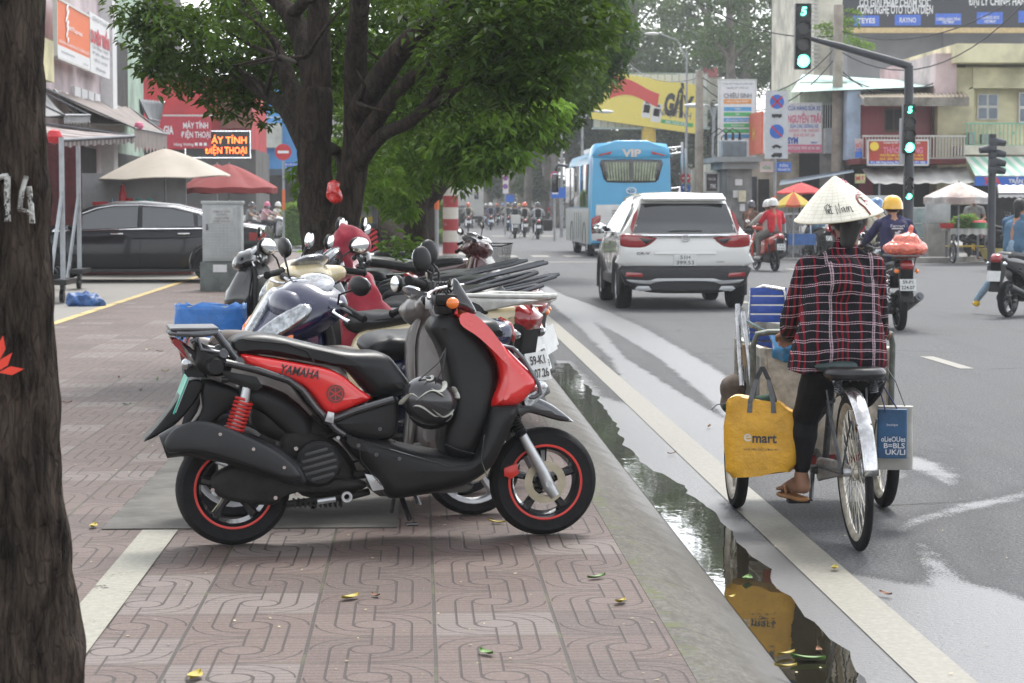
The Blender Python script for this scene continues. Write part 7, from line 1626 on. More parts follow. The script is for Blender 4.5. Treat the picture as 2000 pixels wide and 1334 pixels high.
for i in range(17): x=-3.2+i*.42; b.box((x,.5,(z0+z1)/2),(.05,.05,z1-z0))
for k in range(5): b.box((.16,.5,z0+(z1-z0)*k/4),(6.8,.05,.05))
b.box((.16,.3,z0),(6.9,1.2,.08)); b.build('cage',M('cage_green_white',(.35,.45,.43),.5,var=.2),t,smooth=False)
b=MB(); b.box((.16,.62,(z0+z1)/2),(6.7,.04,z1-z0-.1)); b.build('back_panel',white_,t,smooth=False)
board('small green and white sign behind the billboard top right corner',1322,143,1362,172,130,white_,[('KHANG DƯỢC',.5,.7,.25,lgry,.9)],patches=[(.1,.1,.9,.45,lgrn)])
h=house('house roof with red tiles peeping over the billboard at its right',1385,150); part('wall',cream_wall,h,[(1372,150,1408,420,150,6)]); part('roof',pm('red_roof',(.5,.15,.14)),h,[(1376,132,1402,150,149.8,5)])
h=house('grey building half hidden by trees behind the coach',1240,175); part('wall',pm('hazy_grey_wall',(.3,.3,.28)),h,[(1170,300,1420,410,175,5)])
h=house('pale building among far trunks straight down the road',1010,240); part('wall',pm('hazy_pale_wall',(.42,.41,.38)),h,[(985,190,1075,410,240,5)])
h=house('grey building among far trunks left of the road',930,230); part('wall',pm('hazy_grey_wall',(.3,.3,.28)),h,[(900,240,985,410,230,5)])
# ---- white study sign, transformer kiosk
bo=board('tall white study sign with coloured bars, above the kiosk',1405,156,1476,312,66,white_,[('Trung tâm Thông tin & Đào tạo',.5,.05,.018,lgry,.85),('Quốc tế Việt Úc',.5,.10,.022,lgry,.6),('CHIÊU SINH',.5,.19,.06,lgry,.76,.02),('HỌC KỲ MÙA NHẬT',.5,.27,.022,lwht,.6),('TOEIC',.5,.365,.02,lwht),('SAT',.5,.43,.02,lwht),('BỒI DƯỠNG VĂN HOÁ',.5,.50,.02,lwht),('NGOẠI NGỮ',.5,.57,.02,lwht)],frame_=wfr,patches=[(.12,.24,.88,.30,M('bar_orange',(.7,.3,.08),.5)),(.12,.34,.88,.39,M('bar_blue',(.08,.3,.55),.5)),(.12,.405,.88,.455,M('bar_green',(.08,.4,.14),.5)),(.12,.475,.88,.525,M('bar_blue',(.08,.3,.55),.5)),(.12,.545,.88,.595,M('bar_green',(.08,.4,.14),.5)),(.12,.615,.88,.665,M('bar_green',(.08,.4,.14),.5)),(.12,.68,.88,.73,M('bar_blue',(.08,.3,.55),.5))])
pole('thin white post carrying the tall study sign',1404,156,400,66.3,.05,wfr)
h=house('grey concrete transformer kiosk with posters, beside the no-stopping signs',1443,62,name='kiosk',cat='kiosk'); o=Vector(h.location)
part('body',pm('kiosk_grey',(.22,.22,.215),.85,.5,1.5),h,[(1420,322,1468,470,62,2)]); part('cap',pm('kiosk_cap',(.25,.27,.27)),h,[(1400,306,1488,316,61.4,3),(1412,316,1480,330,61.6,2.6)])
for q in ((1436,350,1450,362),(1432,372,1444,386),(1445,398,1455,412)): part('poster',white_,h,[(*q,61.95,.02)])
part('meter_box',M('meter_cream',(.6,.55,.4),.5),h,[(1443,372,1457,394,61.8,.15)])
t=empty('transformer',(W(1445,306,62).x,W(1445,306,62).y+1.4,W(1445,306,62).z),0,'grey finned transformer with cables on the kiosk roof','transformer')
b=MB(); b.box((0,0,.25),(.75,.6,.5),bev=.03)
for i in range(14): b.box((-.34+i*.052,-.34,.25),(.02,.12,.42))
b.build('tank',M('transformer_grey',(.25,.28,.31),.5,var=.2),t,smooth=False)
for x in (-.2,0,.2): b=MB(); b.tube([(x,0,.5),(x,0,.62),(x,0,.72)],[.05,.035,.03],10); b.tube([(x,0,.72),(x-.2,.1,.85),(x-.5,.2,.6),(x-.5,.25,.1)],.015,6); b.build('bushing',engm,t)
h=house('white narrow wall left of the kiosk with a dark drinks poster',1405,64); part('wall',cream_wall,h,[(1400,318,1420,420,64,3)])
h=house('cream and brown building front between kiosk and red parasol',1490,68); part('wall',pm('old_cream',(.38,.34,.27),.85,.5,1.5),h,[(1466,300,1560,460,68,4)]); part('door',darkin,h,[(1482,350,1502,440,67.9,.1)]); part('wall_column',pm('black_column',(.04,.045,.055)),h,[(1462,345,1478,430,66.5,.6)])
board('red and yellow shop banner behind the transformer',1452,222,1487,302,67,M('banner_red',(.6,.12,.06),.5),[('H',.6,.5,.3,lgold)],D2=64)
board('dark drinks poster with price in white on the lamp post',1378,338,1403,375,63,M('poster_dark',(.06,.04,.045),.5),[('TRÀ SỮA',.5,.3,.13,lwht,.6),('79K',.6,.7,.22,lwht,.5,.04)],frame_=wfr)
# ---- round signs
def roundsign(parent,x,z,r,kind,y=-.06):
    b=MB(); b.lathe([(.001,0),(r,0),(r,.02),(.001,.02)],32,(x,y,z),'y'); o=b.build('sign_disc',red_,parent)
    if kind=='noentry':
        b=MB(); b.box((x,y-.004,z),(r*1.35,.006,r*.32)); b.build('bar',lwht,o,smooth=False)
    elif kind=='arrow':
        o.data.materials[0]=blue_; b=MB(); b.T=Matrix.Translation((x,y-.004,z))@Matrix.Rotation(R(30),4,'Y'); b.box((0,0,0),(r*1.1,.006,r*.22)); b.add([(-r*.75,-.004,0),(-r*.3,-.004,r*.38),(-r*.3,-.004,-r*.38)],[(0,1,2)]); b.build('arrow',lwht,o,smooth=False)
    else:
        b=MB(); b.lathe([(.001,-.004),(r*.76,-.004),(r*.76,0)],32,(x,y,z),'y'); b.build('blue_field',blue_,o)
        for a in ((45,-45) if kind=='x' else (45,)):
            b=MB(); b.T=Matrix.Translation((x,y-.008,z))@Matrix.Rotation(R(a),4,'Y'); b.box((0,0,0),(r*1.6,.006,r*.17)); b.build('slash',red_,o,smooth=False)
def vehicle_icon(parent,x,z,s,kind,y=-.07):
    b=MB(); 
    if kind=='bus': b.puff([(x-s,z-.3*s),(x+s,z-.3*s),(x+s,z+.3*s),(x-s,z+.3*s)],.01,.002,y0=y,cr=0)
    elif kind=='car': b.puff([(x-s,z-.2*s),(x+s,z-.2*s),(x+s,z),(x+.5*s,z+.05*s),(x+.2*s,z+.35*s),(x-.4*s,z+.35*s),(x-.7*s,z+.05*s),(x-s,z)],.01,.002,y0=y,cr=0)
    else: b.puff([(x-s,z-.3*s),(x+s,z-.3*s),(x+s,z+.4*s),(x-.5*s,z+.4*s),(x-.7*s,z+.1*s),(x-s,z)],.01,.002,y0=y,cr=0)
    for q in(-.55,.55): b.lathe([(.001,-.006),(s*.17,-.006),(s*.17,.002)],12,(x+q*s,y,z-.3*s),'y')
    b.build('vehicle_symbol',lblk,parent,smooth=False)
D=57; t,zt=pole('no stopping and no parking sign stack on a grey post right of the kiosk',1513,178,400,D,.04,name='traffic_sign',cat='traffic sign')
b=MB(); o=Vector(t.location); bx(b,1494,178,1538,310,D,.03,o,push=-.06); pn=b.build('sign_panel',M('panel_grey_white',(.5,.52,.54),.5,var=.1),t,smooth=False)
def lz(py): return W(1513,py,D).z
cx=W(1516,300,D).x-o.x
roundsign(pn,cx,lz(199),.245,'x'); roundsign(pn,cx,lz(257),.245,'s'); vehicle_icon(pn,cx,lz(226),.13,'bus'); vehicle_icon(pn,cx,lz(286),.13,'car'); vehicle_icon(pn,cx,lz(303),.14,'truck')
b=MB(); bx(b,1510,383,1516,400,D,.09,o,push=-.05); b.build('orange_band',org_,t,smooth=False)
board('blue street name plate under the no-stopping stack',1517,317,1545,336,56.8,blue_,[('ĐƯỜNG',.5,.3,.28,lwht,.6),('TRẦN NHÂN TÔN',.5,.68,.26,lwht,.85)])
board('pale pink notice left of the blue street name plate',1485,316,1510,336,58,pink_wall,[('HỒNG',.5,.5,.3,lgrn,.6)])
t,zt=pole('far no-stopping sign with white plates and blue lane board',1083,338,400,90,.05,name='traffic_sign',cat='traffic sign'); roundsign(t,0,W(1083,343,90).z,.17,'x'); b=MB(); o=Vector(t.location); bx(b,1078,352,1089,364,90,.03,o,push=-.05); b.build('plate',white_,t,smooth=False)
b=MB(); bx(b,1076,366,1108,387,90,.04,o,push=-.08); lb=b.build('lane_board',blue_,t,smooth=False); vehicle_icon(lb,W(1084,376,90).x-o.x,W(1084,377,90).z,.12,'bus',y=-.10); lb.children[0].data.materials[0]=lwht
t,zt=pole('farther purple-blue no parking signs above a small blue plate',987,343,400,110,.05,name='traffic_sign',cat='traffic sign'); b=MB(); o=Vector(t.location); bx(b,982,342,993,378,110,.03,o,push=-.05); b.build('sign_panel',white_,t,smooth=False); roundsign(t,0,W(987,348,110).z,.13,'x',y=-.09); roundsign(t,0,W(987,364,110).z,.13,'s',y=-.09); b=MB(); bx(b,988,381,1004,395,110,.03,o,push=-.06); b.build('lane_board',blue_,t,smooth=False)
t,zt=pole('no entry sign on a grey post with orange band left of the forked tree',554,283,400,75,.04,name='traffic_sign',cat='traffic sign'); roundsign(t,0,W(554,297,75).z,.28,'noentry'); b=MB(); o=Vector(t.location); bx(b,551,370,557,410,75,.09,o,push=-.05); b.build('orange_band',org_,t,smooth=False); b=MB(); bx(b,558,317,579,331,75,.03,o,push=-.05); pl=b.build('street_plate',blue_,t,smooth=False)
text('lettering','ĐƯỜNG',.07,pl,lwht,Matrix.Translation((W(568,321,75).x-o.x,-.10,W(568,321,75).z))@Euler((PI/2,0,0)).to_matrix().to_4x4()); text('lettering','TRẦN NHÂN TÔN',.06,pl,lwht,Matrix.Translation((W(568,327,75).x-o.x,-.10,W(568,327,75).z))@Euler((PI/2,0,0)).to_matrix().to_4x4(),maxw=.33)
t,zt=pole('stainless post with red no-entry disc and blue arrow disc right of the coach',1332,277,400,66,.045,steel,name='traffic_sign',cat='traffic sign'); roundsign(t,.1,W(1338,348,66).z,.15,'noentry'); roundsign(t,.1,W(1338,368,66).z,.15,'arrow')
b=MB(); o=Vector(t.location)
for y,L_ in ((287,-38),(298,-26),(366,-30),(378,-30)): b.tube([V(0,0,W(1332,y,66).z),V(L_/64,-.2,W(1332,y+4,66).z)],.03,8)
b.build('arm',steel,t)
pole('second shorter stainless post beside the arrow disc',1339,290,400,65,.04,steel)
# ---- lamp posts and bare poles
def lamp(label,px,py,D,arms,grp='street lamps'):
    t,zt=pole(label,px,py,400,D,.08,name='street_lamp',cat='street lamp',r2=.05,grp=grp)
    for dx,dz in arms:
        b=MB(); b.tube([(0,0,zt-.4),(dx*.3,0,zt+.0+dz*.6),(dx*.9,0,zt+dz)],.035,8); b.build('arm',pole_,t); b=MB(); b.ell((dx*1.1,0,zt+dz-.03),(.38,.14,.08),12); b.build('lamp_head',M('lamp_head',(.55,.56,.55),.4,var=.1),t)
lamp('twin-headed street lamp just left of the billboard',1137,222,95,[(-1.0,.12),(.9,.12)]); lamp('single street lamp leaning over the road left of the twin lamp',1097,222,100,[(-1.2,.25)]); lamp('twin-headed street lamp right of the bare concrete pole',1393,210,75,[(-.6,.1),(.35,.1)]); lamp('tall single street lamp before the bright gap in the trees',1340,100,110,[(-1.6,.9)])
lamp('faint street lamp behind the box truck',912,340,190,[(-1.2,.6)])
cpole=pm('concrete_pole_tan',(.33,.29,.24),.85,.35,2)
pole('bare concrete pole standing in front of the billboard right edge',1365,138,400,70,.15,cpole,r2=.12); t,zt=pole('tall bare concrete pole behind the traffic light arm',1634,10,400,67,.19,cpole,r2=.14)
# ---- overhead wires
b=MB(); random.seed(3)
for a,c,D1,D2,s in (((1640,60),(2060,-60),67,60,.9),((1640,100),(2010,-5),67,62,1.2),((1634,90),(1370,150),67,70,1.0),((1634,110),(1370,165),67,70,1.2),((1634,70),(1300,-40),67,70,.6),((1634,130),(1900,170),67,66,.8),((1634,140),(1850,150),67,66,.5),((1368,150),(1180,60),70,110,1)):
    A=W(*a,D1); B=W(*c,D2); b.tube([A.lerp(B,k/14)-V(0,0,s*4*(k/14)*(1-k/14)) for k in range(15)],.018,4,cap=False)
o_=b.build('overhead_wires',blackp,None); tag(o_,'sagging overhead wires strung between the concrete poles','wires',kind='stuff')
# ---- traffic light
def emis(n,c,s): return M(n,tuple(k*.3 for k in c),.4,var=0,emit=c,es=s)
gl=emis('green_lamp',(.10,1,.62),3.0); offl=M('unlit_lamp',(.03,.032,.032),.3,var=.2)
def head(parent,x,y,z,n,r,lit,digit=True,name='signal_head'):
    b=MB(); H_=n*r*2.5; b.box((x,y,z),(r*2.5,.22,H_),bev=.03); hd=b.build(name,blackp,parent)
    for k in range(n):
        zz=z+H_/2-r*1.25-k*r*2.5; b=MB(); b.lathe([(.001,-.125),(r*.92,-.12),(r*.95,-.11)],24,(x,y,zz),'y'); m_=gl if k==lit else offl; b.build('lamp',m_,hd)
        b=MB(); b.lathe([(r*1.03,-.11),(r*1.03,-.27)],24,(x,y,zz),'y',a0=-.3,a1=PI+.3); vz=b.build('visor',blackp,hd); vz.modifiers.new('s','SOLIDIFY').thickness=.008
        if k==0 and digit: text('lettering','5',r*1.25,hd,gl,Matrix.Translation((x,y-.135,zz))@Euler((PI/2,0,0)).to_matrix().to_4x4(),bold=.03,shear=.15)
    return hd
Dp=52; c=W(1773,400,Dp); t=empty('traffic_light',(c.x,c.y,0),0,'black traffic light post with bent arm, green lamps and number 5 lit','traffic light'); o=Vector(t.location)
L=lambda px,py,d=Dp:W(px,py,d)-o
blkp=M('black_post_paint',(.03,.034,.042),.45,var=.3,vs=3)
b=MB(); b.tube([(0,0,0),(0,0,.2),L(1775,340),L(1775,128)],[.17,.14,.12,.105],18); b.build('post',blkp,t)
b=MB(); b.tube([L(1778,130),L(1760,124),L(1640,90),L(1583,75)],[.105,.10,.085,.055],16); b.build('arm',blkp,t)
p=L(1566,72); head(t,p.x,0,p.z,4,.155,3); p=L(1772,252); head(t,p.x,-.14,p.z,4,.118,3); p=L(1770,368); head(t,p.x,-.16,p.z,3,.075,2,False)
b=MB(); q=L(1580,75); b.tube([V(p.x*0+L(1570,75).x,0,L(1570,75).z),q],.03,8); b.build('bracket',blkp,t)
b=MB(); p=L(1762,276); b.box((p.x,.02,p.z),(.05,.4,1.1)); b.build('side_plate',pole_,t)
c=W(1937,400,50); t=empty('traffic_light',(c.x,c.y,0),0,'black signal post seen from the side, before the blue shop sign','traffic light'); o=Vector(t.location)
b=MB(); b.tube([(0,0,0),(0,0,W(1937,262,50).z-0)],.09,14); b.build('post',blkp,t)
for k,(py,s) in enumerate(((278,1),(292,-1),(300,1),(318,1),(333,1))):
    b=MB(); z=W(1937,py,50).z; b.box((s*.0,0,z),(.16,.2,.17),bev=.02); b.build('lamp_box',blkp,t); b=MB(); b.tube([(s*.06,0,z+.02),(s*.30,0,z-.02)],[.10,.07],12); b.build('visor',blkp,t)
# ---- striped pole, its companion, signs on the pavement
m,nt_,bs_=newmat('red_white_bands'); vec,(x,y,z)=coords(nt_); n_=noi(nt_,vec,9,5,.7); z2=z; band_=((z2*(1/.53)+.28).frac()).gt(.5); top_=z2.gt(2.38)
c_=mix(nt_,band_,(.33,.045,.05),(.55,.52,.46)); c_=mix(nt_,top_,c_,(.24,.22,.2)); c_=mix(nt_,n_.step(.60,.68)*.6,c_,(.42,.38,.34)); nt_.links.new(c_,bs_.inputs['Base Color']); bs_.inputs['Roughness'].default_value=.7
t,zt=pole('concrete pole painted in red and white bands beyond the parked row',880,150,400,50,.19,m,r2=.16)
pole('thin grey post with orange bands left of the striped pole',853,320,400,52,.05)
t_=[q for q in C.objects if q.get('label','').startswith('thin grey post with orange')][0]
for z in (2.05,1.55): b=MB(); b.tube([(0,0,z-.16),(0,0,z+.16)],.058,12); b.build('orange_band',org_,t_)
board('grey parking notice with yellow letters behind the fork tree trunk',682,370,732,442,24,M('notice_grey',(.24,.24,.22),.6,var=.2),[('ĐẬU XE',.55,.2,.16,lgold,.7,.02),('CỦA',.35,.5,.14,lgold,.3,.02),('THƯỜNG XUYÊN',.5,.8,.15,lgold,.95,.02)],frame_=dsteel)
pole('thin post carrying the grey parking notice',712,440,400,24.1,.02)
t=empty('planter_box',(W(745,480,30).x,W(745,480,30).y,.125),0,'low grey box between the street trees behind the dark red hood','planter'); b=MB(); b.box((.1,0,.33),(.62,.5,.66),bev=.02); b.build('box_body',M('box_taupe',(.26,.23,.2),.7,var=.2),t); b=MB(); b.box((.1,0,.67),(.68,.56,.03),bev=.005); b.build('rim',M('box_rim',(.36,.32,.29),.7),t)
b=MB(); c=W(728,420,32)
for k in range(14): b.box((0,.0,.05+k*.075),(.32-.015*k,.06,.035),r=(0,R(-32),0))
o_=b.build('red_barrier',red_,None,smooth=False); o_.location=(c.x,c.y,.125); tag(o_,'stack of red diagonal barrier slats beside the grey box','barrier')
# low plants by the tree
for q,lb in (((783,470),'young yellow green plant by the second trunk'),((640,470),'young yellow-green plant behind the red hood')):
    b=MB(); c=W(q[0],q[1],22.5); leaves(b,(c.x,c.y,c.z-.05),.22,16,.13,5,droop=-.2); leaves(b,(c.x,c.y,c.z-.3),.18,10,.12,5,droop=-.2); o_=b.build('plant',leafB,None,smooth=False,fix=False); tag(o_,lb,'plant')
# ---- utility cabinet
c=G(434,568,.125); t=empty('utility_cabinet',(c.x,c.y+.25,.125),0,'pale grey steel utility cabinet on a stone plinth in front of the black sedan','cabinet')
cab=M('cabinet_grey',(.40,.42,.42),.45,metal=.2,var=.18,vs=3,bs=30,bst=.1); b=MB(); b.box((0,0,.93),(.62,.46,.92),bev=.01); bd_=b.build('cabinet_body',cab,t)
b=MB(); b.box((0,0,1.41),(.66,.50,.05),bev=.01); b.build('lid',cab,t)
b=MB(); b.box((0,-.235,.93),(.52,.02,.86),bev=.004); dr=b.build('door',cab,t); b=MB()
for i in range(17): b.box((0,-.247,.55+i*.048),(.5,.004,.004))
for i in range(9): b.box((-.24+i*.06,-.247,.93),(.004,.004,.8))
b.build('mesh_ribs',M('rib_grey',(.5,.52,.52),.5),dr,smooth=False)
b=MB(); b.box((.0,-.252,1.2),(.37,.006,.24)); nl=b.build('notice',M('notice_white',(.48,.49,.48),.6,var=.15),dr,smooth=False)
for k,s in enumerate(('CẤM LẠI GẦN!','CÓ ĐIỆN','NGUY HIỂM','CHẾT NGƯỜI')): text('lettering',s,.03,nl,lgry,Matrix.Translation((0,-.256,1.27-k*.05))@Euler((PI/2,0,0)).to_matrix().to_4x4(),bold=.01)
b=MB(); b.box((-.235,-.255,1.02),(.035,.02,.10),bev=.004); b.build('lock',dsteel,dr)
b=MB(); b.box((0,0,.23),(.70,.55,.46),bev=.01); b.build('plinth',M('green_grey_stone',(.12,.135,.13),.6,var=.3,vs=6),t); b=MB(); b.box((-.03,-.278,.36),(.22,.006,.12)); b.build('paper_remnant',white_,t,smooth=False)
# ================================================================ left shop row
greyaw=pm('grey_brown_awning',(.20,.17,.155),.8,.3,2); 
m,nt_,bs_=newmat('striped_canopy'); vec,(x,y,z)=coords(nt_); nt_.links.new(mix(nt_,((y*7).frac()).gt(.5),(.16,.13,.13),(.32,.28,.27)),bs_.inputs['Base Color']); bs_.inputs['Roughness'].default_value=.85; canop=m
def facade(label,D0,D1,X,z1,mat,dep=6,z0=0):
    """a shop building along the pavement: its street face lies on x=X from depth D0 to D1"""
    t=empty('building',(X,D0,0),0,label,'building'); b=MB(); b.box((-dep/2,(D1-D0)/2,(z0+z1)/2),(dep,D1-D0-.02,z1-z0)); b.build('wall',mat,t,smooth=False); return t
def wpart(name,mat,t,y0,y1,z0,z1,d=.1,off=0):
    b=MB(); b.box((d/2+off,(y0+y1)/2,(z0+z1)/2),(d,y1-y0,z1-z0)); return b.build(name,mat,t,smooth=False)
X=-7.6
cy=pm('cream_yellow_wall',(.55,.50,.30)); 
t=facade('cream building with dark upper opening at the far left, above the striped canopy',36,43.6,X,9,cy)
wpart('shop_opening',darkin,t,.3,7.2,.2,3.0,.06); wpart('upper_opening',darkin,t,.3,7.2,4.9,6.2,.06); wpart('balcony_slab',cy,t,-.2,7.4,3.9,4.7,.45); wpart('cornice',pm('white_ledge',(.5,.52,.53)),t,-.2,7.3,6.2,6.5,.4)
t=facade('white and pink narrow house carrying the orange courier sign and white notice',43.6,53.8,X,10,pm('pinkish_white_wall',(.50,.42,.43)))
wpart('shop_opening',darkin,t,.3,8,.2,2.8,.06); 
for k in range(4): wpart('louvre_panel',white_,t,4.8+k*1.0,5.6+k*1.0,3.2,4.1,.08)
wpart('column',white_,t,9.2,9.9,0,10,.3)
board('orange courier sign with white twisted logo, high at the left',111,12,175,128,44.0,org_,[('24/7Express',.52,.42,.08,lwht,.44),('CHUYỂN PHÁT NHANH - CHUYỂN PHÁT HOẢ TỐC - CHUYỂN PHÁT QUỐC TẾ',.5,.70,.05,lwht,.92),('VẬN CHUYỂN HÀNG HOÁ',.3,.87,.03,lgry,.4),('24/7Express',.85,.93,.03,lgry,.15)],D2=48.4,frame_=wfr,patches=[(0,.78,1,1,white_)])
sg=[o_ for o_ in C.objects if o_.get('label','').startswith('orange courier')][0]
b=MB()
for k in range(7): b.ell((-.95+.08*math.sin(k*2.2),-.02,.50-k*.11),(.20*(1-abs(k-2)*.12),.008,.055),12,rot=(0,R(-25),0))
b.build('twisted_logo',lwht,sg)
board('white notice with big red and small black lines right of the orange sign',176,32,214,150,48.7,white_,[('CÔNG TY LUẬT',.5,.08,.06,lgry,.8),('DUYÊN TRẦN',.5,.34,.2,dkred,.95,.05),('CỬA TỰ ĐỘNG - CỬA KÉO',.5,.56,.05,lgry,.8),('ĐT: 0903 - 090 45 75',.5,.66,.05,lgry,.8),('THIẾT KẾ - THI CÔNG',.5,.76,.05,lgry,.7),('SƠN SỬA NHÀ',.5,.9,.05,lgry,.5)],D2=51.8)
t=facade('pale green framed house between white column and red building',53.8,61,X,9.5,pm('pale_green_wall',(.32,.42,.34)))
wpart('window',darkin,t,.8,3.5,3.8,5.6,.06); wpart('window_sill',pm('green_frame',(.12,.3,.2)),t,.5,3.8,3.6,3.8,.3); wpart('shop_opening',darkin,t,.3,6.6,.2,2.8,.06)
# corner block beyond the side street, facing the viewer
h=house('bright red corner shop building beyond the side street',380,88); redw=pm('bright_red_wall',(.45,.02,.025),.6,.25,.8)
part('wall',redw,h,[(272,150,490,292,88,9)]); part('lower_wall',pm('shop_dark_grey',(.10,.095,.09)),h,[(272,292,500,420,88.3,8)]); part('brown_side',pm('brown_side_sign',(.2,.07,.05)),h,[(430,190,492,250,87.7,.2)]); part('ledge',wfr,h,[(318,224,432,227,87.5,.4)])
h=house('dark recessed building above and left of the red corner shop',285,95); part('wall',pm('dark_wall',(.05,.05,.055)),h,[(262,-60,330,165,93,5)])
board('red computer shop banner in white letters on the red corner building',306,228,412,290,85.2,M('banner_crimson',(.42,.02,.04),.6,var=.2),[('MÁY TÍNH',.72,.25,.19,lwht,.46,.02),('ĐIỆN THOẠI',.72,.56,.19,lwht,.54,.02),('GIA',.22,.42,.26,lwht,.18,.03),('Hùng Vương ■ ■ ■',.62,.88,.09,lwht,.6)])
bo=board('black LED board with glowing orange letters below the red banner',360,254,491,310,85.5,M('led_black',(.01,.01,.012),.4,var=0),[],frame_=None)
ledm=emis('led_orange',(1,.13,.02),2.2); ledw=emis('led_white',(.9,.95,1),1.2)
for s,y,x in (('MÁY TÍNH',.68,.62),('ĐIỆN THOẠI',.30,.62)):
    w_=bo.dimensions.x; h_=bo.dimensions.z; text('lettering',s,h_*.24,bo,ledm,Matrix.Translation((x*w_-w_/2,-.02,(y-.5)*h_))@Euler((PI/2,0,0)).to_matrix().to_4x4(),width=w_*.62,bold=.006)
b=MB(); w_=bo.dimensions.x/2-.04; h_=bo.dimensions.z/2-.04
for k in range(60):
    for s in(-1,1): b.box((-w_+k*2*w_/59,-.01,s*h_),(.022,.02,.03))
for k in range(24):
    for s in(-1,1): b.box((s*w_,-.01,-h_+k*2*h_/23),(.03,.02,.022))
b.build('led_border',ledw,bo,smooth=False)
h=house('sky blue house with planted balcony behind the no entry sign',530,112); bw=pm('sky_blue_wall',(.06,.28,.62),.6,.12,.8); part('wall',bw,h,[(480,150,600,420,112,8)]); part('balcony',pm('pale_balcony',(.45,.47,.42)),h,[(497,240,548,288,110.5,1.5)]); part('balcony_rail',wfr,h,[(497,228,548,230,110.4,.1)]); part('shop_opening',darkin,h,[(500,340,600,420,111.8,.3)]); part('awning',pm('dark_blue_awning',(.05,.08,.11)),h,[(500,330,600,342,109,2)])
part('notice',white_,h,[(508,292,520,332,110.3,.1)]); 
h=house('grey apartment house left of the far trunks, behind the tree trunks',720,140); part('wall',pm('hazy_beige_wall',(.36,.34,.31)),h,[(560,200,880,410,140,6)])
for i in range(8): window(h,590+i*36,330,604+i*36,352,139.9,1,1,shutter)
for i in range(8): window(h,590+i*36,270,604+i*36,295,139.9,1,1,shutter)
# awnings over the shops, all real sloping cloth
def awn(label,A,B,C_,D_,mat,sag=.05,fr=.12,name='awning'):
    o=A.copy(); t=empty(name,o,0,label,'awning'); b=MB()
    b.grid(lambda u,v:(A.lerp(B,u)).lerp(D_.lerp(C_,u),v)-o-V(0,0,sag*math.sin(PI*v)-.015*math.sin(u*50)),40,8); c=b.build('cloth',mat,t); c.modifiers.new('s','SOLIDIFY').thickness=.01
    b=MB(); b.grid(lambda u,v:D_.lerp(C_,u)-o-V(0,0,fr*v*(1+.15*math.sin(u*60))),60,2); b.build('fringe',mat,t)
    b=MB(); b.tube([D_-o,C_-o],.025,8); b.tube([A-o,D_-o],.02,6); b.tube([B-o,C_-o],.02,6); b.build('awning_bar',dsteel,t)
awn('striped red-edged canopy of the near food stall, low at the left',V(-7.2,31.0,W(69,204,31).z+.1),V(-6.9,34.5,W(69,204,31).z),W(262,266,33.5),W(117,274,30.8),canop,.06,.10)
awn('long brown awning sloping down right above the beige parasol',V(X,45,W(140,175,45).z),V(X,58,W(140,175,45).z+.2),W(326,262,56),W(262,250,46),greyaw,.05,.45)
awn('grey rolled awning over the second shop, next to the white canvas',V(X,40,W(70,165,40).z),V(X,45,W(125,168,42).z),W(176,225,45),W(125,225,40),pm('grey_canvas',(.21,.21,.215),.8,.25,2),.25,.15)
awn('white canvas roof tip between the brown awning and the grey one',V(X,46,3.9),V(X,52,3.9),W(242,242,52),W(174,240,46),pm('white_canvas',(.62,.62,.62),.7,.08,1),.1,.18)
awn('small dark awning just left of the red building',V(X,60,W(240,195,60).z),V(X,66,W(250,200,66).z),W(312,236,66),W(290,232,60),pm('slate_awning',(.13,.14,.15),.7,.3,2),.05,.15)
# stall frame with posts, caster and crank
for q in ((124,278,592,30.8),(156,280,565,34.0)):
    p=G(q[0],q[2],.125); t=empty('stall_post',(p.x,p.y,.125),0,'grey square steel post of the stall, %s'%('nearer the tree, on a caster' if q[0]<140 else 'second from the tree'),'post'); b=MB(); zt=W(q[0],q[1],q[3]).z-.125; b.box((0,0,zt/2+.12),(.065,.065,zt-.12)); b.tube([(0,0,1.55),(-.15,-.3,.2)],.03,6); b.build('post_tube',M('galvanised',(.36,.38,.4),.4,metal=.6,var=.25,vs=5),t,smooth=False)
    b=MB(); b.box((0,.1,.30),(.2,.9,.07)); b.lathe([(.001,-.03),(.09,-.03),(.09,.03),(.001,.03)],18,(0,-.1,.10),'x'); b.box((0,-.1,.2),(.05,.05,.16)); b.build('caster',blackp,t)
p=G(168,598,.125); vs,fs=blob([(V(-.15,0,.08),.11,V(.12,0,.05),.09),(V(0,.1,.1),.1,V(.22,.05,.04),.06),(V(-.02,0,.12),.1,V(-.1,0,.16),.05)],.015,2); b=MB(); b.add([v+V(*[noise.noise(v*11+V(k*7,0,0))*.045 for k in range(3)]) for v in vs],fs)
o_=b.build('tarpaulin',M('blue_tarp',(.03,.10,.28),.45,var=.5,vs=14,bs=18,bst=.8),None,ang=180,fix=False); o_.location=p; tag(o_,'crumpled blue tarpaulin heap on the ground by the stall posts','tarpaulin')
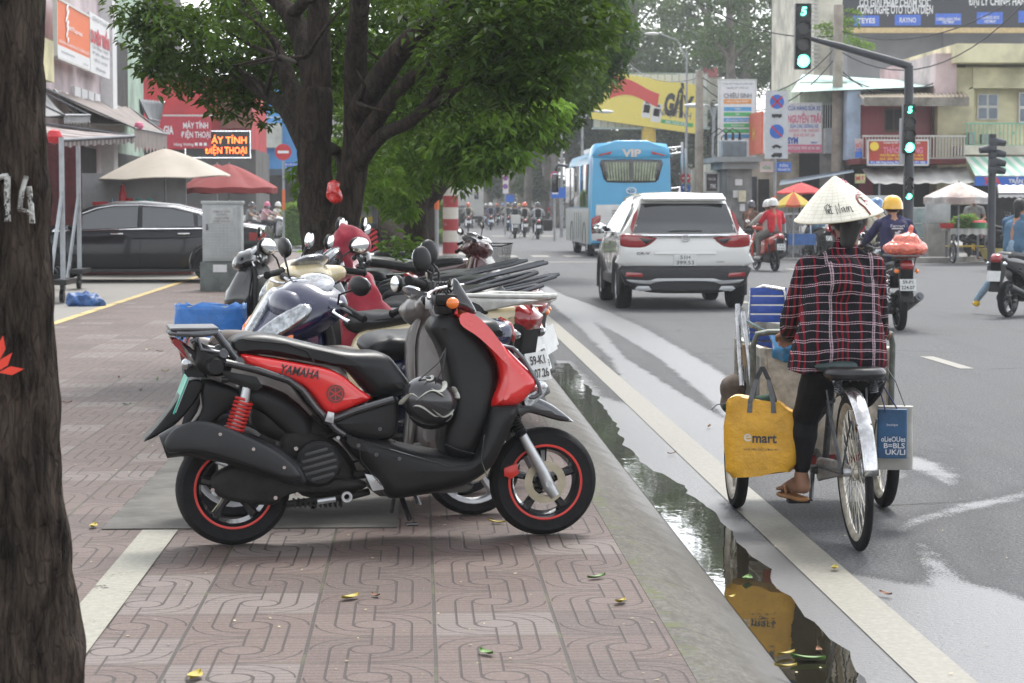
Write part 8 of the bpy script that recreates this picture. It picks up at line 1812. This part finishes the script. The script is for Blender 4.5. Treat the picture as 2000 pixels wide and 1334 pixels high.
# food stall behind the sedan: counter, shelf goods
c=V(-6.3,42.6,.13); t=empty('counter',c,0,'white counter wall of the food stall behind the sedan roof','counter'); b=MB(); b.box((.2,1.4,1.0),(2.9,.1,2.0)); b.build('back_board',pm('stall_white',(.40,.41,.42)),t,smooth=False); b=MB(); b.box((.3,.5,1.28),(3.2,.6,.06)); b.build('counter_top',conc,t,smooth=False); b=MB(); b.box((.3,.5,.63),(3.1,.5,1.24)); b.build('counter_front',pm('stall_red_dark',(.12,.02,.02)),t,smooth=False)
def item(name,label,px,D,prof,mat,cat,lid=None,z=1.44):
    c=W(px,400,D); b=MB(); b.lathe(prof,20); 
    t=empty(name,(c.x,c.y,z),0,label,cat); b.build('vessel_body',mat,t); 
    if lid: b=MB(); zt=prof[-1][1]; b.lathe([(.001,zt+.06),(prof[-1][0]*.8,zt+.05),(prof[-1][0]*1.05,zt)],20); b.build('lid',lid,t)
item('thermos','red thermos flask on the stall counter',240,43,[(.001,0),(.075,.0),(.075,.28),(.05,.34),(.04,.40)],red_,'flask',red_); item('jar','red lidded jar right of the thermos',253,43,[(.001,0),(.07,0),(.07,.14)],M('amber',(.3,.1,.04),.3),'jar',red_)
item('jar','teal-lidded jar in the middle of the stall counter',270,43,[(.001,0),(.075,0),(.075,.13)],M('amber2',(.35,.2,.08),.3),'jar',M('teal_lid',(.05,.3,.28),.4)); item('jar','teal jar at the right end of the stall counter',291,43,[(.001,0),(.07,0),(.07,.13)],M('teal_jar',(.05,.25,.22),.4),'jar',M('teal_lid',(.05,.3,.28),.4))
item('basin','wide red plastic basin at the left of the counter',196,43,[(.001,0),(.13,0),(.17,.12)],red_,'basin'); item('bottle','clear bottle with blue label beside the basin',219,43,[(.001,0),(.035,0),(.035,.15),(.015,.2)],M('bottle_blue',(.2,.3,.4),.2,var=.3),'bottle')
item('lantern','round red lantern hanging from the striped canopy corner',108,30.7,[(.001,-.11),(.08,-.08),(.115,0),(.08,.08),(.001,.11)],red_,'lantern',z=W(108,267,30.7).z)
item('lantern','pink paper ball hanging at the brown awning edge',273,47,[(.001,-.1),(.08,-.06),(.1,0),(.08,.06),(.001,.1)],M('pink_ball',(.6,.15,.25),.6),'lantern',z=W(273,246,47).z)
b=MB(); c=W(99,300,36); b.grid(lambda u,v:V((u-.5)*1.0,.06*math.sin(u*9),-1.5*v),16,8); o_=b.build('curtain',M('dark_red_flag',(.07,.008,.01),.8,var=.3),None); o_.location=(c.x,c.y,W(99,262,36).z); tag(o_,'dark red cloth hanging behind the stall posts','cloth')
# parasols
def parasol(label,px,py_top,py_edge,w_px,D,mat,n=8,val=.12,rz=.2,tilt=0,alt=None):
    c=W(px,py_top,D); ze=W(px,py_edge,D).z; r=w_px/2/FPX*D; t=empty('parasol',(c.x,c.y,0),rz,label,'parasol'); H_=c.z-ze; b=MB(); NN=n*6
    def pt(a,s):
        k=abs(math.cos(a*n/2)); rr=r*s*(.93+.07*k); return V(rr*math.cos(a),rr*math.sin(a),c.z-H_*(s**1.25)-.05*H_*(1-k)*s+tilt*rr*math.cos(a))
    rings=[[pt(2*PI*j/NN,max(.02,i/10)) for j in range(NN)] for i in range(11)]; rings.append([p+V(0,0,-val) for p in rings[-1]])
    b.loft(rings,cap=False)
    if alt:
        b.m=[ (1 if ((f%NN)//6)%2 else 0) for f in range(len(b.f))]
    b.build('canopy',[mat,alt] if alt else mat,t,fix=False); b=MB(); b.tube([(0,0,.1),(0,0,c.z+.04)],.022,8); b.build('pole',pole_,t)
    b=MB()
    for k in range(n): a=2*PI*k/n+.01; b.tube([V(0,0,c.z-H_*.2),pt(a,.98)-V(0,0,.02)],.008,4)
    b.build('ribs',pole_,t)
parasol('wide flat beige parasol behind the sedan',322,290,345,262,43.5,pm('beige_canvas',(.38,.34,.29),.8,.12,1),6,.02,.5,.035)
parasol('maroon parasol beside the utility cabinet',447,320,366,190,56,pm('maroon_canvas',(.22,.03,.03),.8,.15,1),8,.14); parasol('second maroon parasol, only its peak showing behind the first',424,320,352,100,62,pm('maroon_canvas',(.22,.03,.03)),8,.14)
parasol('red parasol left of the conical hat',1565,357,376,100,60,pm('red_canvas',(.6,.06,.06)),8,.04); parasol('yellow and red parasol under the red one',1550,375,400,76,58,pm('yellow_canvas',(.65,.5,.08)),8,.06,alt=pm('orange_canvas',(.6,.12,.04)))
parasol('big faded white parasol with blue and orange prints over the vegetable cart',1873,356,385,140,55,pm('faded_white_canvas',(.55,.52,.5),.8,.4,3),8,.16,alt=pm('faded_orange_canvas',(.5,.40,.36),.8,.5,2))
# ================================================================ riders and traffic
helmY=M('yellow_helmet',(.75,.42,.01),.2,var=0,coat=1); helmW=M('white_helmet',(.6,.6,.57),.25,var=0,coat=.8); helmB=M('black_helmet',(.03,.033,.04),.2,var=0,coat=.8); helmR=M('orange_helmet',(.65,.12,.05),.25,var=0,coat=.6); helmBl=M('blue_white_helmet',(.12,.25,.5),.25,var=.6,vs=8,coat=.6)
def cl(n,c,**k): return M(n,c,.85,var=.2,vs=8,bs=12,bst=.4,**k)
navyT=cl('navy_tshirt',(.022,.022,.07)); blueJ=cl('blue_jeans',(.10,.17,.27)); ltJ=cl('light_jeans',(.24,.33,.42)); greyP=cl('grey_trousers',(.16,.15,.14)); blkP=cl('black_trousers',(.02,.02,.022)); redH=cl('red_hoodie',(.52,.02,.035)); whT=cl('white_tshirt',(.55,.53,.48)); creamT=cl('cream_jacket',(.5,.46,.36)); greyT=cl('grey_tshirt',(.2,.2,.19)); purT=cl('purple_shirt',(.18,.2,.3)); plT=cl('check_shirt',(.1,.13,.14)); ltg=cl('light_grey_jacket',(.42,.45,.47)); denim=cl('denim_jacket',(.07,.14,.22)); brT=cl('brown_jacket',(.12,.06,.04)); pinkT=cl('pink_shirt',(.5,.3,.34)); blT=cl('blue_shirt',(.08,.2,.42))
shoeW=cl('white_shoe',(.5,.48,.46)); shoeB=cl('dark_shoe',(.03,.03,.03)); shoeY=cl('yellow_clog',(.65,.42,.03))
# yellow helmet rider
p=G(1766,648); bk=bike('motorbike','black motorbike with wide flat rear rack ridden by the man in the yellow helmet',(p.x,p.y+.85,0),90,gloss,kind='moto',rack='flat',plate=('59-P1','224.07'),mirrors='chrome'); 
J=J0(pelvis=V(-.10,0,.90),chest=V(-.02,0,1.18),neck=V(.04,0,1.34),head=V(.10,0,1.46))
for s,n in((1,'L'),(-1,'R')): J['sh'+n]=V(.02,.18*s,1.27); J['el'+n]=V(.16,.29*s,1.08); J['wr'+n]=V(.34,.30*s,1.02); J['hip'+n]=V(-.06,.10*s,.87); J['kn'+n]=V(.26,.20*s,.72); J['an'+n]=V(.08,.21*s,.36); J['to'+n]=V(.22,.22*s,.30)
def emb(t,body):
    T=Matrix(((0,0,-1,-.205),(-1,0,0,-.0),(0,1,0,1.16),(0,0,0,1)))
    o=text('lettering','Ferrari',.035,body,M('print_grey_white',(.45,.47,.5),.6,var=0),T@Matrix.Translation((0,.085,.0)),bold=.02,width=.17)
    b=MB(); b.T=T; b.puff([(-.07,.045),(.07,.045),(.072,-.02),(.045,-.075),(0,-.10),(-.045,-.075),(-.072,-.02)],.006,.002,plane='xy',cr=.4); sh=b.build('shield_print',M('print_navy_dark',(.012,.012,.03),.6,var=0),body)
    b=MB(); b.T=T; b.puff([(-.07,.06),(.07,.06),(.07,.045),(-.07,.045)],.010,.002,plane='xy',cr=0)
    b.puff([(-.01,-.075),(.0,-.045),(-.02,-.03),(-.04,-.045),(-.045,-.03),(-.025,-.012),(-.035,.01),(-.02,.015),(-.005,.01),(.01,.028),(.03,.03),(.045,.012),(.03,.012),(.022,.0),(.028,-.02),(.045,-.025),(.04,-.035),(.02,-.03),(.012,-.045),(.012,-.075)],.012,.002,plane='xy',cr=.3); b.build('horse_print',M('print_grey_white',(.45,.47,.5),.6,var=0),sh)
person('man in navy shirt and yellow helmet riding with a big orange bag behind him',(p.x+.05,p.y+.85,0),R(90),J,navyT,cl('olive_shorts',(.05,.055,.04)),helmet=helmY,vox=.011,sleeve=1.0,leg=.1,shoes=shoeB,extra=emb,bulk=1.12,skinm=skin)
vs,fs=blob([(V(0,0,.0),(.20,.27,.12)),(V(0,-.02,.06),(.15,.19,.13)),(V(0,-.04,.15),.06,V(.01,-.06,.20),.02),(V(.01,-.06,.20),.02,V(.02,-.08,.25),.035)],.012,3); b=MB(); b.add([v+V(*[noise.noise(v*9+V(k*7,0,0))*.018+noise.noise(v*30+V(k*7,0,0))*.008 for k in range(3)]) for v in vs],fs)
o_=b.build('plastic_bag',M('orange_plastic_bag',(.72,.16,.10),.25,var=.25,vs=14,coat=.6),None,ang=180,fix=False); o_.location=(p.x+.02,p.y+.08,.98); o_.rotation_euler=(0,0,R(90)); tag(o_,'bulging orange plastic bag on the rack behind the yellow helmet rider','bag')
# white shirt rider ahead of him
p=G(1725,560); p=V(p.x,37,0); p.x=W(1716,560,37).x; bike('motorbike','motorbike mostly hidden behind the conical hat',(p.x,p.y,0),88,gloss,kind='cub',detail=False)
def strap(t,body): b=MB(); b.tube([V(-.33,.14,1.30),V(-.345,.0,1.14),V(-.37,-.12,.98)],.018,6,flat=.3); b.build('bag_strap',blackp,body)
person('rider in a cream shirt with black shoulder strap and blue-white helmet, beside the yellow helmet',(p.x,p.y,0),R(88),J0(),creamT,blkP,helmet=helmBl,vox=.014,extra=strap,shoes=shoeB)
# red hoodie pair on red scooter
p=G(1508,531); bike('scooter','red scooter carrying the driver and the passenger in red',(p.x,p.y+.85,0),100,M('orange_red_paint',(.58,.05,.025),.2,var=.04,coat=1),detail=False,cat='scooter',plate=('59-S2','418.60'))
Jp=J0(); 
for k in Jp: Jp[k]=Jp[k]+V(-.33,0,.03)
for s,n in((1,'L'),(-1,'R')): Jp['el'+n]=V(-.40,.27*s,1.12); Jp['wr'+n]=V(-.18,.2*s,1.08); Jp['kn'+n]=V(-.20,.25*s,.76); Jp['an'+n]=V(-.22,.27*s,.36); Jp['to'+n]=V(-.08,.30*s,.30)
person('passenger in a red hooded top and cream helmet on the red scooter',(p.x,p.y+.85,0),R(100),Jp,redH,greyP,helmet=helmW,vox=.014,shoes=shoeW)
Jd=J0(); person('driver in a white shirt and white helmet, hidden behind the red passenger',(p.x,p.y+.85,0),R(100),Jd,whT,greyP,helmet=helmW,vox=.016,shoes=shoeW)
p=G(1476,508); bike('motorbike','dark motorbike just left of the red scooter',(p.x,p.y+.6,0),60,gloss,kind='moto',detail=False); person('rider in brown jacket and black helmet left of the red passenger',(p.x,p.y+.6,0),R(60),J0(),brT,greyP,helmet=helmB,vox=.018,shoes=shoeB)
p=W(1600,470,62); bike('scooter','grey scooter behind the left brim of the conical hat',(p.x,62,0),100,greyp,detail=False,cat='scooter'); person('person in a light blue denim shirt under the left brim of the conical hat',(p.x,62,0),R(100),J0(),cl('sky_denim',(.16,.30,.44)),blueJ,helmet=None,vox=.02)
# woman at the right edge, foot out
p=G(2005,608); bx_=W(2010,600,29).x; bike('scooter','black scooter cut by the right edge of the view',(W(2030,600,29).x,29.2,0),48,gloss,detail=True,cat='scooter')
J=J0(); J['knL']=V(-.02,.34,.62); J['anL']=V(-.12,.62,.20); J['toL']=V(.02,.72,.14); 
person('woman in denim jacket and light jeans at the right edge, one yellow clog stretched out',(W(2022,600,29).x,29.3,0),R(48),J,denim,ltJ,vox=.012,shoes=shoeY,female=True)
# templates for the many small riders ahead
random.seed(12)
GF='motorbikes riding away down the far road'; GR='riders seen from behind on the far road'
tb=bike('motorbike','x',(0,0,0),90,gloss,kind='cub',detail=False,mirrors=False,sig=False,group=GF)
tp=person('x',(0,0,0),R(90),J0(),whT,blkP,helmet=helmB,vox=.022,shoes=shoeB,group=GR)
first=[True]
def swapmat(o,m):
    o.material_slots[0].link='OBJECT'; o.material_slots[0].material=m
def far_rider(px,py,lab,shirt,pants,helm,body=None,rz=90):
    g=G(px,py); b_=tb if first[0] else copy_tree(tb); p_=tp if first[0] else copy_tree(tp); first[0]=False
    b_.location=(g.x,g.y+.85,0); p_.location=(g.x,g.y+.85,0); b_.rotation_euler=(0,0,R(rz)); p_.rotation_euler=(0,0,R(rz))
    b_['label']=lab.replace('far rider in','motorbike below far').replace('rider in','motorbike below the'); p_['label']=lab
    for c in p_.children:
        for d in c.children:
            n=d.name.split('.')[0]
            if n=='shirt': swapmat(d,shirt)
            if n=='trousers': swapmat(d,pants)
            if n=='helmet': swapmat(d,helm)
    return p_
r1=far_rider(915,453,'rider in cream shirt with black backpack and red helmet',creamT,greyP,helmR)
b=MB(); b.box((-.40,0,1.14),(.14,.26,.36),bev=.05); o_=b.build('backpack',blackp,r1.children[0])
far_rider(959,450,'rider in purple grey shirt and cream helmet',purT,greyP,helmW); far_rider(1007,466,'rider in dark checked shirt with a pale box on the rack',plT,blueJ,helmB); far_rider(1026,464,'rider in white shirt and orange helmet between two others',whT,blkP,helmR)
far_rider(1052,468,'rider in light grey jacket with black side bag and dark helmet',ltg,blkP,helmB); far_rider(993,452,'rider in cream jacket left of the checked shirt',creamT,blkP,helmB)
o_=MB(); g=G(1007,466); o_.box((g.x,g.y-.1,.85),(.42,.36,.4),bev=.03); q_=o_.build('delivery_box',pm('pale_box',(.5,.5,.47)),None); tag(q_,'pale box strapped behind the rider in the checked shirt','box')
o_=MB(); g=G(1070,455); o_.box((W(1071,440,94).x,94.3,.62),(.4,.3,.5),bev=.06); q_=o_.build('bag',blackp,None); tag(q_,'black bag hanging beside the rider in the light grey jacket','bag')
cols=[('white',whT),('blue',blT),('grey',greyT),('pink',pinkT),('red',redH),('cream',creamT),('navy',navyT),('brown',brT)]; hel=[('white',helmW),('black',helmB),('red-orange',helmR),('yellow',helmY),('blue',helmBl)]
seen={}
FR_=[(903,438),(940,436),(950,440),(972,441),(983,438),(1003,440),(1015,437),(1037,440),(1062,438),(1078,442),(968,432),(990,430),(1010,431),(1030,431),(1048,432),(1070,431),(930,431),(955,428),(980,426),(1000,425),(1022,426),(1044,426),(1060,427),(1085,429),(975,423),(995,421),(1015,421),(1035,422),(1055,422)]
pos=['far left of the road','by the truck','left of the gap','left of centre','nearer the middle','mid road','right of mid road','right of centre','near the van','beside the van']
for i,(x,y) in enumerate(FR_):
    c1=cols[(i*3+1)%8]; h1=hel[(i*2+1)%5]; row='third row' if y>434 else ('fourth row' if y>428 else 'farthest row')
    lab='far rider in %s top, %s helmet, %s, %s'%(c1[0],h1[0],row,pos[min(9,max(0,int((x-895)/20)))])
    far_rider(x,y,lab,c1[1],blkP if i%2 else greyP,h1[1])
# small cars far off
def farcar(px,py,lab,mat):
    g=G(px,py); t=empty('car',(g.x,g.y,0),R(90),lab,'car','cars far down the road'); carbody(t,[(0,[(.8,.4),(.85,.6),(.86,.9),(.8,1.0),(.6,1.02),(0.001,1.03)]),(.1,[(.85,.35),(.88,.6),(.88,.9),(.84,1.02),(.6,1.4),(0.001,1.42)]),(1.8,[(.85,.35),(.88,.6),(.88,.9),(.84,1.0),(.62,1.46),(0.001,1.48)]),(2.8,[(.85,.35),(.88,.6),(.88,.88),(.84,.95),(.62,1.0),(0.001,1.02)]),(4.2,[(.75,.35),(.8,.5),(.8,.6),(.75,.66),(.6,.7),(0.001,.72)])],mat)
    for x in(.8,3.4):
        for s in(-1,1): carwheel(t,x,s*.78,.31,s,spk=5)
    for s in(-1,1): b=MB(); b.box((.0,s*.72,.85),(.08,.2,.16)); b.build('tail_light',redl,t)
    b=MB(); b.puff([(-.6,1.04),(.6,1.04),(.52,1.34),(-.52,1.34)],.04,.01,plane='yz',y0=.04,cr=0); b.build('rear_window',tint,t)
farcar(897,446,'dark car at the left of the box truck',carb); farcar(960,424,'white car far down the road, left',carw); farcar(1040,419,'silver car far down the road, middle',alum); farcar(1000,417,'dark far car in the middle of the jam',carb); farcar(1075,416,'white far car nearest the van',carw)
# left waiting riders on the side street (facing the road)
GW='riders waiting in the side street'
W_=[(497,476,'man in a grey shirt waiting in front of the maroon parasol',greyT,blkP,helmB,False,None),(527,477,'woman in pink shirt with pink helmet and blue face mask',pinkT,blkP,M('pink_helmet',(.5,.12,.2),.3,var=0),True,M('blue_mask',(.2,.4,.6),.8,var=0)),(548,474,'rider in a white shirt with cream helmet nearest the no entry sign',whT,greyP,helmW,False,None)]
for x,y,lb,sh,pn_,hm_,fe,mk in W_:
    g=G(x,y); bike('scooter','scooter under the '+' '.join(lb.split()[:9]),(g.x,g.y,0),-28,M('silver_scooter',(.3,.3,.31),.3,metal=.4,var=.1),detail=False,cat='scooter',group='scooters waiting in the side street'); person(lb,(g.x,g.y,0),R(-28),J0(),sh,pn_,helmet=hm_,vox=.018,female=fe,mask=mk,shoes=shoeW,face=True,group=GW,sleeve=.5)
g=G(513,476); Jc=J0()
for k in Jc: Jc[k]=V(Jc[k].x*.6+.05,Jc[k].y*.6,Jc[k].z*.62+.28)
person('bareheaded child riding between the grey shirt man and the masked woman',(g.x,g.y,0),R(-28),Jc,whT,greyP,vox=.014,group=GW,face=True)
g=V(-4.1,44.5,.13); J=dict(J0()); person('person with a blue helmet behind the sedan roof',(W(335,400,44).x,44,-.02),R(-20),J0(),greyT,blkP,helmet=helmBl,vox=.016,face=True); bike('motorbike','motorbike hidden behind the sedan, under the blue helmet rider',(W(335,400,44).x,44,0),-20,gloss,kind='cub',detail=False)
# vendor and vegetable cart
D=56; c=W(1886,500,D); t=empty('vegetable_cart',(c.x,c.y,.14),R(4),'wheeled cart heaped with green vegetables under the faded parasol','cart')
b=MB(); b.box((0,0,.72),(1.05,.75,.05)); b.build('cart_top',conc,t,smooth=False)
b=MB(); 
for i in range(40): 
    x=-.54+i*.027; b.quad(V(x,-.39,.76),V(x+.027,-.39,.76),V(x+.027,-.40-.02*math.sin(i*.9),.60+.02*math.sin(i*.7)),V(x,-.40-.02*math.sin((i-1)*.9),.60+.02*math.sin((i-1)*.7)))
b.build('cloth_skirt',pm('white_sheet',(.5,.5,.48)),t)
for x in(-.42,.42):
    for y in(-.3,.3): b=MB(); b.box((x,y,.36),(.05,.05,.7)); b.build('leg',dsteel,t,smooth=False)
for x in(-.45,.45): wheel(t,0,0,.27,.05,style='wire',spokes=16,T=Matrix.Translation((x,-.36,.14))@Matrix.Rotation(R(90),4,'Z'),n=24)
b=MB(); b.box((0,0,.3),(.9,.6,.03)); b.build('lower_shelf',M('yellow_black_board',(.5,.35,.03),.6,var=.6,vs=5),t,smooth=False)
b=MB(); random.seed(6); leaves(b,(0,0,.84),(.42,.3,.14),160,.15,5,droop=-.3,shell=0); leaves(b,(0,0,.98),(.26,.2,.10),70,.15,5,droop=-.4,shell=0); o_=b.build('vegetables',leafmat('vegetable_green',(.12,.25,.05),(.28,.42,.14)),None,smooth=False,fix=False); o_.location=t.location; tag(o_,'heap of pale green leafy vegetables on the cart','vegetables',kind='stuff')
item('basket','red plastic basket at the left end of the vegetable cart',1850,55.8,[(.001,0),(.16,0),(.19,.13)],red_,'basket',z=.90); item('basket','green basket with red goods at the right of the vegetable cart',1912,55.8,[(.001,0),(.18,0),(.2,.15)],M('green_basket',(.05,.25,.1),.5),'basket',red_,z=.90); item('basket','wide straw basket on the kerb beside the cart',1940,55,[(.001,0),(.24,0),(.32,.26)],M('straw',(.35,.3,.1),.8),'basket',z=.14)
Jv=dict(pelvis=V(-.05,0,.95),chest=V(.0,0,1.22),neck=V(.06,0,1.40),head=V(.12,0,1.53))
for s,n in((1,'L'),(-1,'R')): Jv['sh'+n]=V(.03,.2*s,1.34); Jv['el'+n]=V(.12,.27*s,1.10); Jv['wr'+n]=V(.33,.16*s,1.02); Jv['hip'+n]=V(-.05,.1*s,.92); Jv['kn'+n]=V(.0,.11*s,.5); Jv['an'+n]=V(-.04,.12*s,.09); Jv['to'+n]=V(.12,.14*s,.03)
c=W(1913,450,57); person('vendor in a grey T-shirt bending over the vegetable cart',(c.x,57.0,.06),R(-100),Jv,greyT,blkP,vox=.016,sleeve=.5,face=True,skinm=skin2)
# things by the right kerb
def cabinet(px0,py0,px1,py1,D,label,mat,name='cabinet'):
    a=W(px0,py0,D); c=W(px1,py1,D); t=empty(name,((a.x+c.x)/2,a.y,.14),0,label,'cabinet'); w_=c.x-a.x; z0=max(0,c.z-.14); z1=a.z-.14; b=MB(); b.box((0,.25,(z0+z1)/2),(w_,.5,z1-z0),bev=.02); b.build('cabinet_body',mat,t)
    b=MB(); b.box((0,-.01,(z0+z1)/2),(w_*.85,.02,(z1-z0)*.9),bev=.004); b.build('door',mat,t); b=MB(); b.box((0,.25,z0/2),(w_*1.05,.55,z0)); b.build('plinth',conc,t,smooth=False)
cabinet(1815,382,1857,437,57.5,'white electrical cabinet on a concrete base left of the vegetable cart',cab); cabinet(1690,382,1745,420,62,'white cabinet behind the conical hat, right of its tip',cab)
t=empty('glass_case',(W(1797,440,60).x,60,.14),0,'glass display case between the traffic light and the white cabinet','display case'); b=MB(); b.box((0,0,.65),(.55,.5,1.25)); b.build('case_glass',M('case_glass',(.25,.32,.32),.1,var=.4,vs=3,coat=.6),t,smooth=False); b=MB()
for x in(-.28,.28):
    for y in(-.25,.25): b.box((x,y,.65),(.03,.03,1.3))
for z in(.05,.45,.85,1.28): b.box((0,0,z),(.58,.53,.025))
b.build('case_frame',steel,t,smooth=False)
p=W(1568,460,59); t=empty('cart',(p.x,59,.14),0,'blue handcart with wire wheels left of the denim rider','cart'); b=MB(); b.box((0,0,.42),(.75,.6,.30)); b.build('tray',M('cart_blue',(.03,.12,.35),.5,var=.2),t,smooth=False); 
for x in(-.42,.42): wheel(t,0,0,.3,.04,style='wire',spokes=16,rimm=alum,T=Matrix.Translation((x,-.1,.30))@Matrix.Rotation(R(90),4,'Z'),n=24)
b=MB(); b.tube([(-.35,.3,.5),(-.35,.5,1.1),(.35,.5,1.1),(.35,.3,.5)],.02,6); b.build('handle',steel,t)
t=empty('folded_stall',(W(1545,430,60).x,60.5,.14),0,'stack of folded grey steel racks left of the blue handcart','rack'); b=MB(); random.seed(2)
for k in range(22): b.tube([V(random.uniform(-.4,.4),0,0),V(random.uniform(-.4,.4),random.uniform(-.1,.1),random.uniform(.9,1.5))],.018,5)
for k in range(8): b.tube([V(-.4,.0,.1+k*.17),V(.4,.05,.1+k*.17)],.012,5)
b.build('bars',pole_,t)
# row of small parked scooters at the right kerb
for k,(px,D,rz,lab,mt) in enumerate(((1955,58,-15,'pink-grey scooter parked right of the vegetable cart',cl('dusty_pink',(.4,.25,.25))),(1978,56,-25,'black scooter parked right of the pink one',gloss),(1950,62,-10,'blue scooter parked behind the vegetable cart',M('blue_scooter',(.03,.12,.35),.3,var=.1)))):
    c=W(px,480,D); bike('scooter',lab,(c.x,D,.14),rz,mt,detail=False,cat='scooter')
awn('white plastic roof over the stall at the right edge',W(1948,362,60),W(2060,362,60),W(2060,378,57),W(1950,378,57),pm('white_plastic_sheet',(.62,.62,.62),.4,.1,2),.03,.1)
t=empty('striped_block',(W(1975,490,56).x,56.4,.14),0,'yellow and black striped kerb block behind the straw basket','barrier'); b=MB(); b.box((0,0,.2),(1.5,.2,.34),bev=.02)
m,nt_,bs_=newmat('hazard_stripes'); vec,(x,y,z)=coords(nt_); nt_.links.new(mix(nt_,((x*2.6+z*2.2).frac()).gt(.5),(.02,.02,.02),(.65,.4,.03)),bs_.inputs['Base Color']); b.build('block',m,t)
# bin with blue liner between the scooters
p=W(412,630,15.0); t=empty('litter_bin',(p.x,p.y,.125),0,'round-cornered bin with a bright blue plastic liner behind the rear rack','bin'); t.scale.z=1.12
def bin_(u,v,k=1.0): a=u*2*PI; return V(.235*k*(.75+.25*v)*math.copysign(abs(math.cos(a))**.5,math.cos(a)),.17*k*(.75+.25*v)*math.copysign(abs(math.sin(a))**.5,math.sin(a)),v*.60)
b=MB(); b.loft([[bin_(j/40,i/8) for j in range(40)] for i in range(9)]); b.build('bin_body',M('bin_grey',(.1,.11,.12),.5),t)
b=MB()
def lin(u,v):
    p=bin_(u,1,1.04 if v<.9 else .97); n=noise.noise(V(math.cos(u*6.28)*3,math.sin(u*6.28)*3,v*4))*.035+noise.noise(V(u*50,v*9,0))*.008; q=V(p.x*(1+n*1.2),p.y*(1+n*1.2),.615-.26*v*(1+.3*n*8)) if v<1 else p
    return q
inner=[[V(lin(j/60,0).x*.90,lin(j/60,0).y*.9,.45) for j in range(60)],[V(lin(j/60,0).x*.93,lin(j/60,0).y*.93,.60+.012*math.sin(j)) for j in range(60)]]
b.loft(inner+[[lin(j/60,i/10*.99)+V(0,0,.010*math.sin(j*1.3) if i==0 else 0) for j in range(60)] for i in range(11)],cap=False); b.build('bin_liner',M('blue_liner',(.03,.17,.5),.35,var=.2,vs=10,bs=22,bst=.6,coat=.2),t,ang=180)
# ================================================================ haze
m=bpy.data.materials.new('haze'); m.use_nodes=True; nt=m.node_tree; nt.nodes.clear(); o_=nt.nodes.new('ShaderNodeOutputMaterial'); v_=nt.nodes.new('ShaderNodeVolumePrincipled')
v_.inputs['Color'].default_value=(.93,.96,1,1); v_.inputs['Density'].default_value=.0007; v_.inputs['Anisotropy'].default_value=.2; nt.links.new(v_.outputs[0],o_.inputs['Volume'])
b=MB(); b.box((0,700,19),(3600,3400-500,42)); b.v=[(x,y,z if z>0 else -1.0) for x,y,z in b.v]; o_=b.build('haze',m,None,smooth=False); tag(o_,kind='stuff')
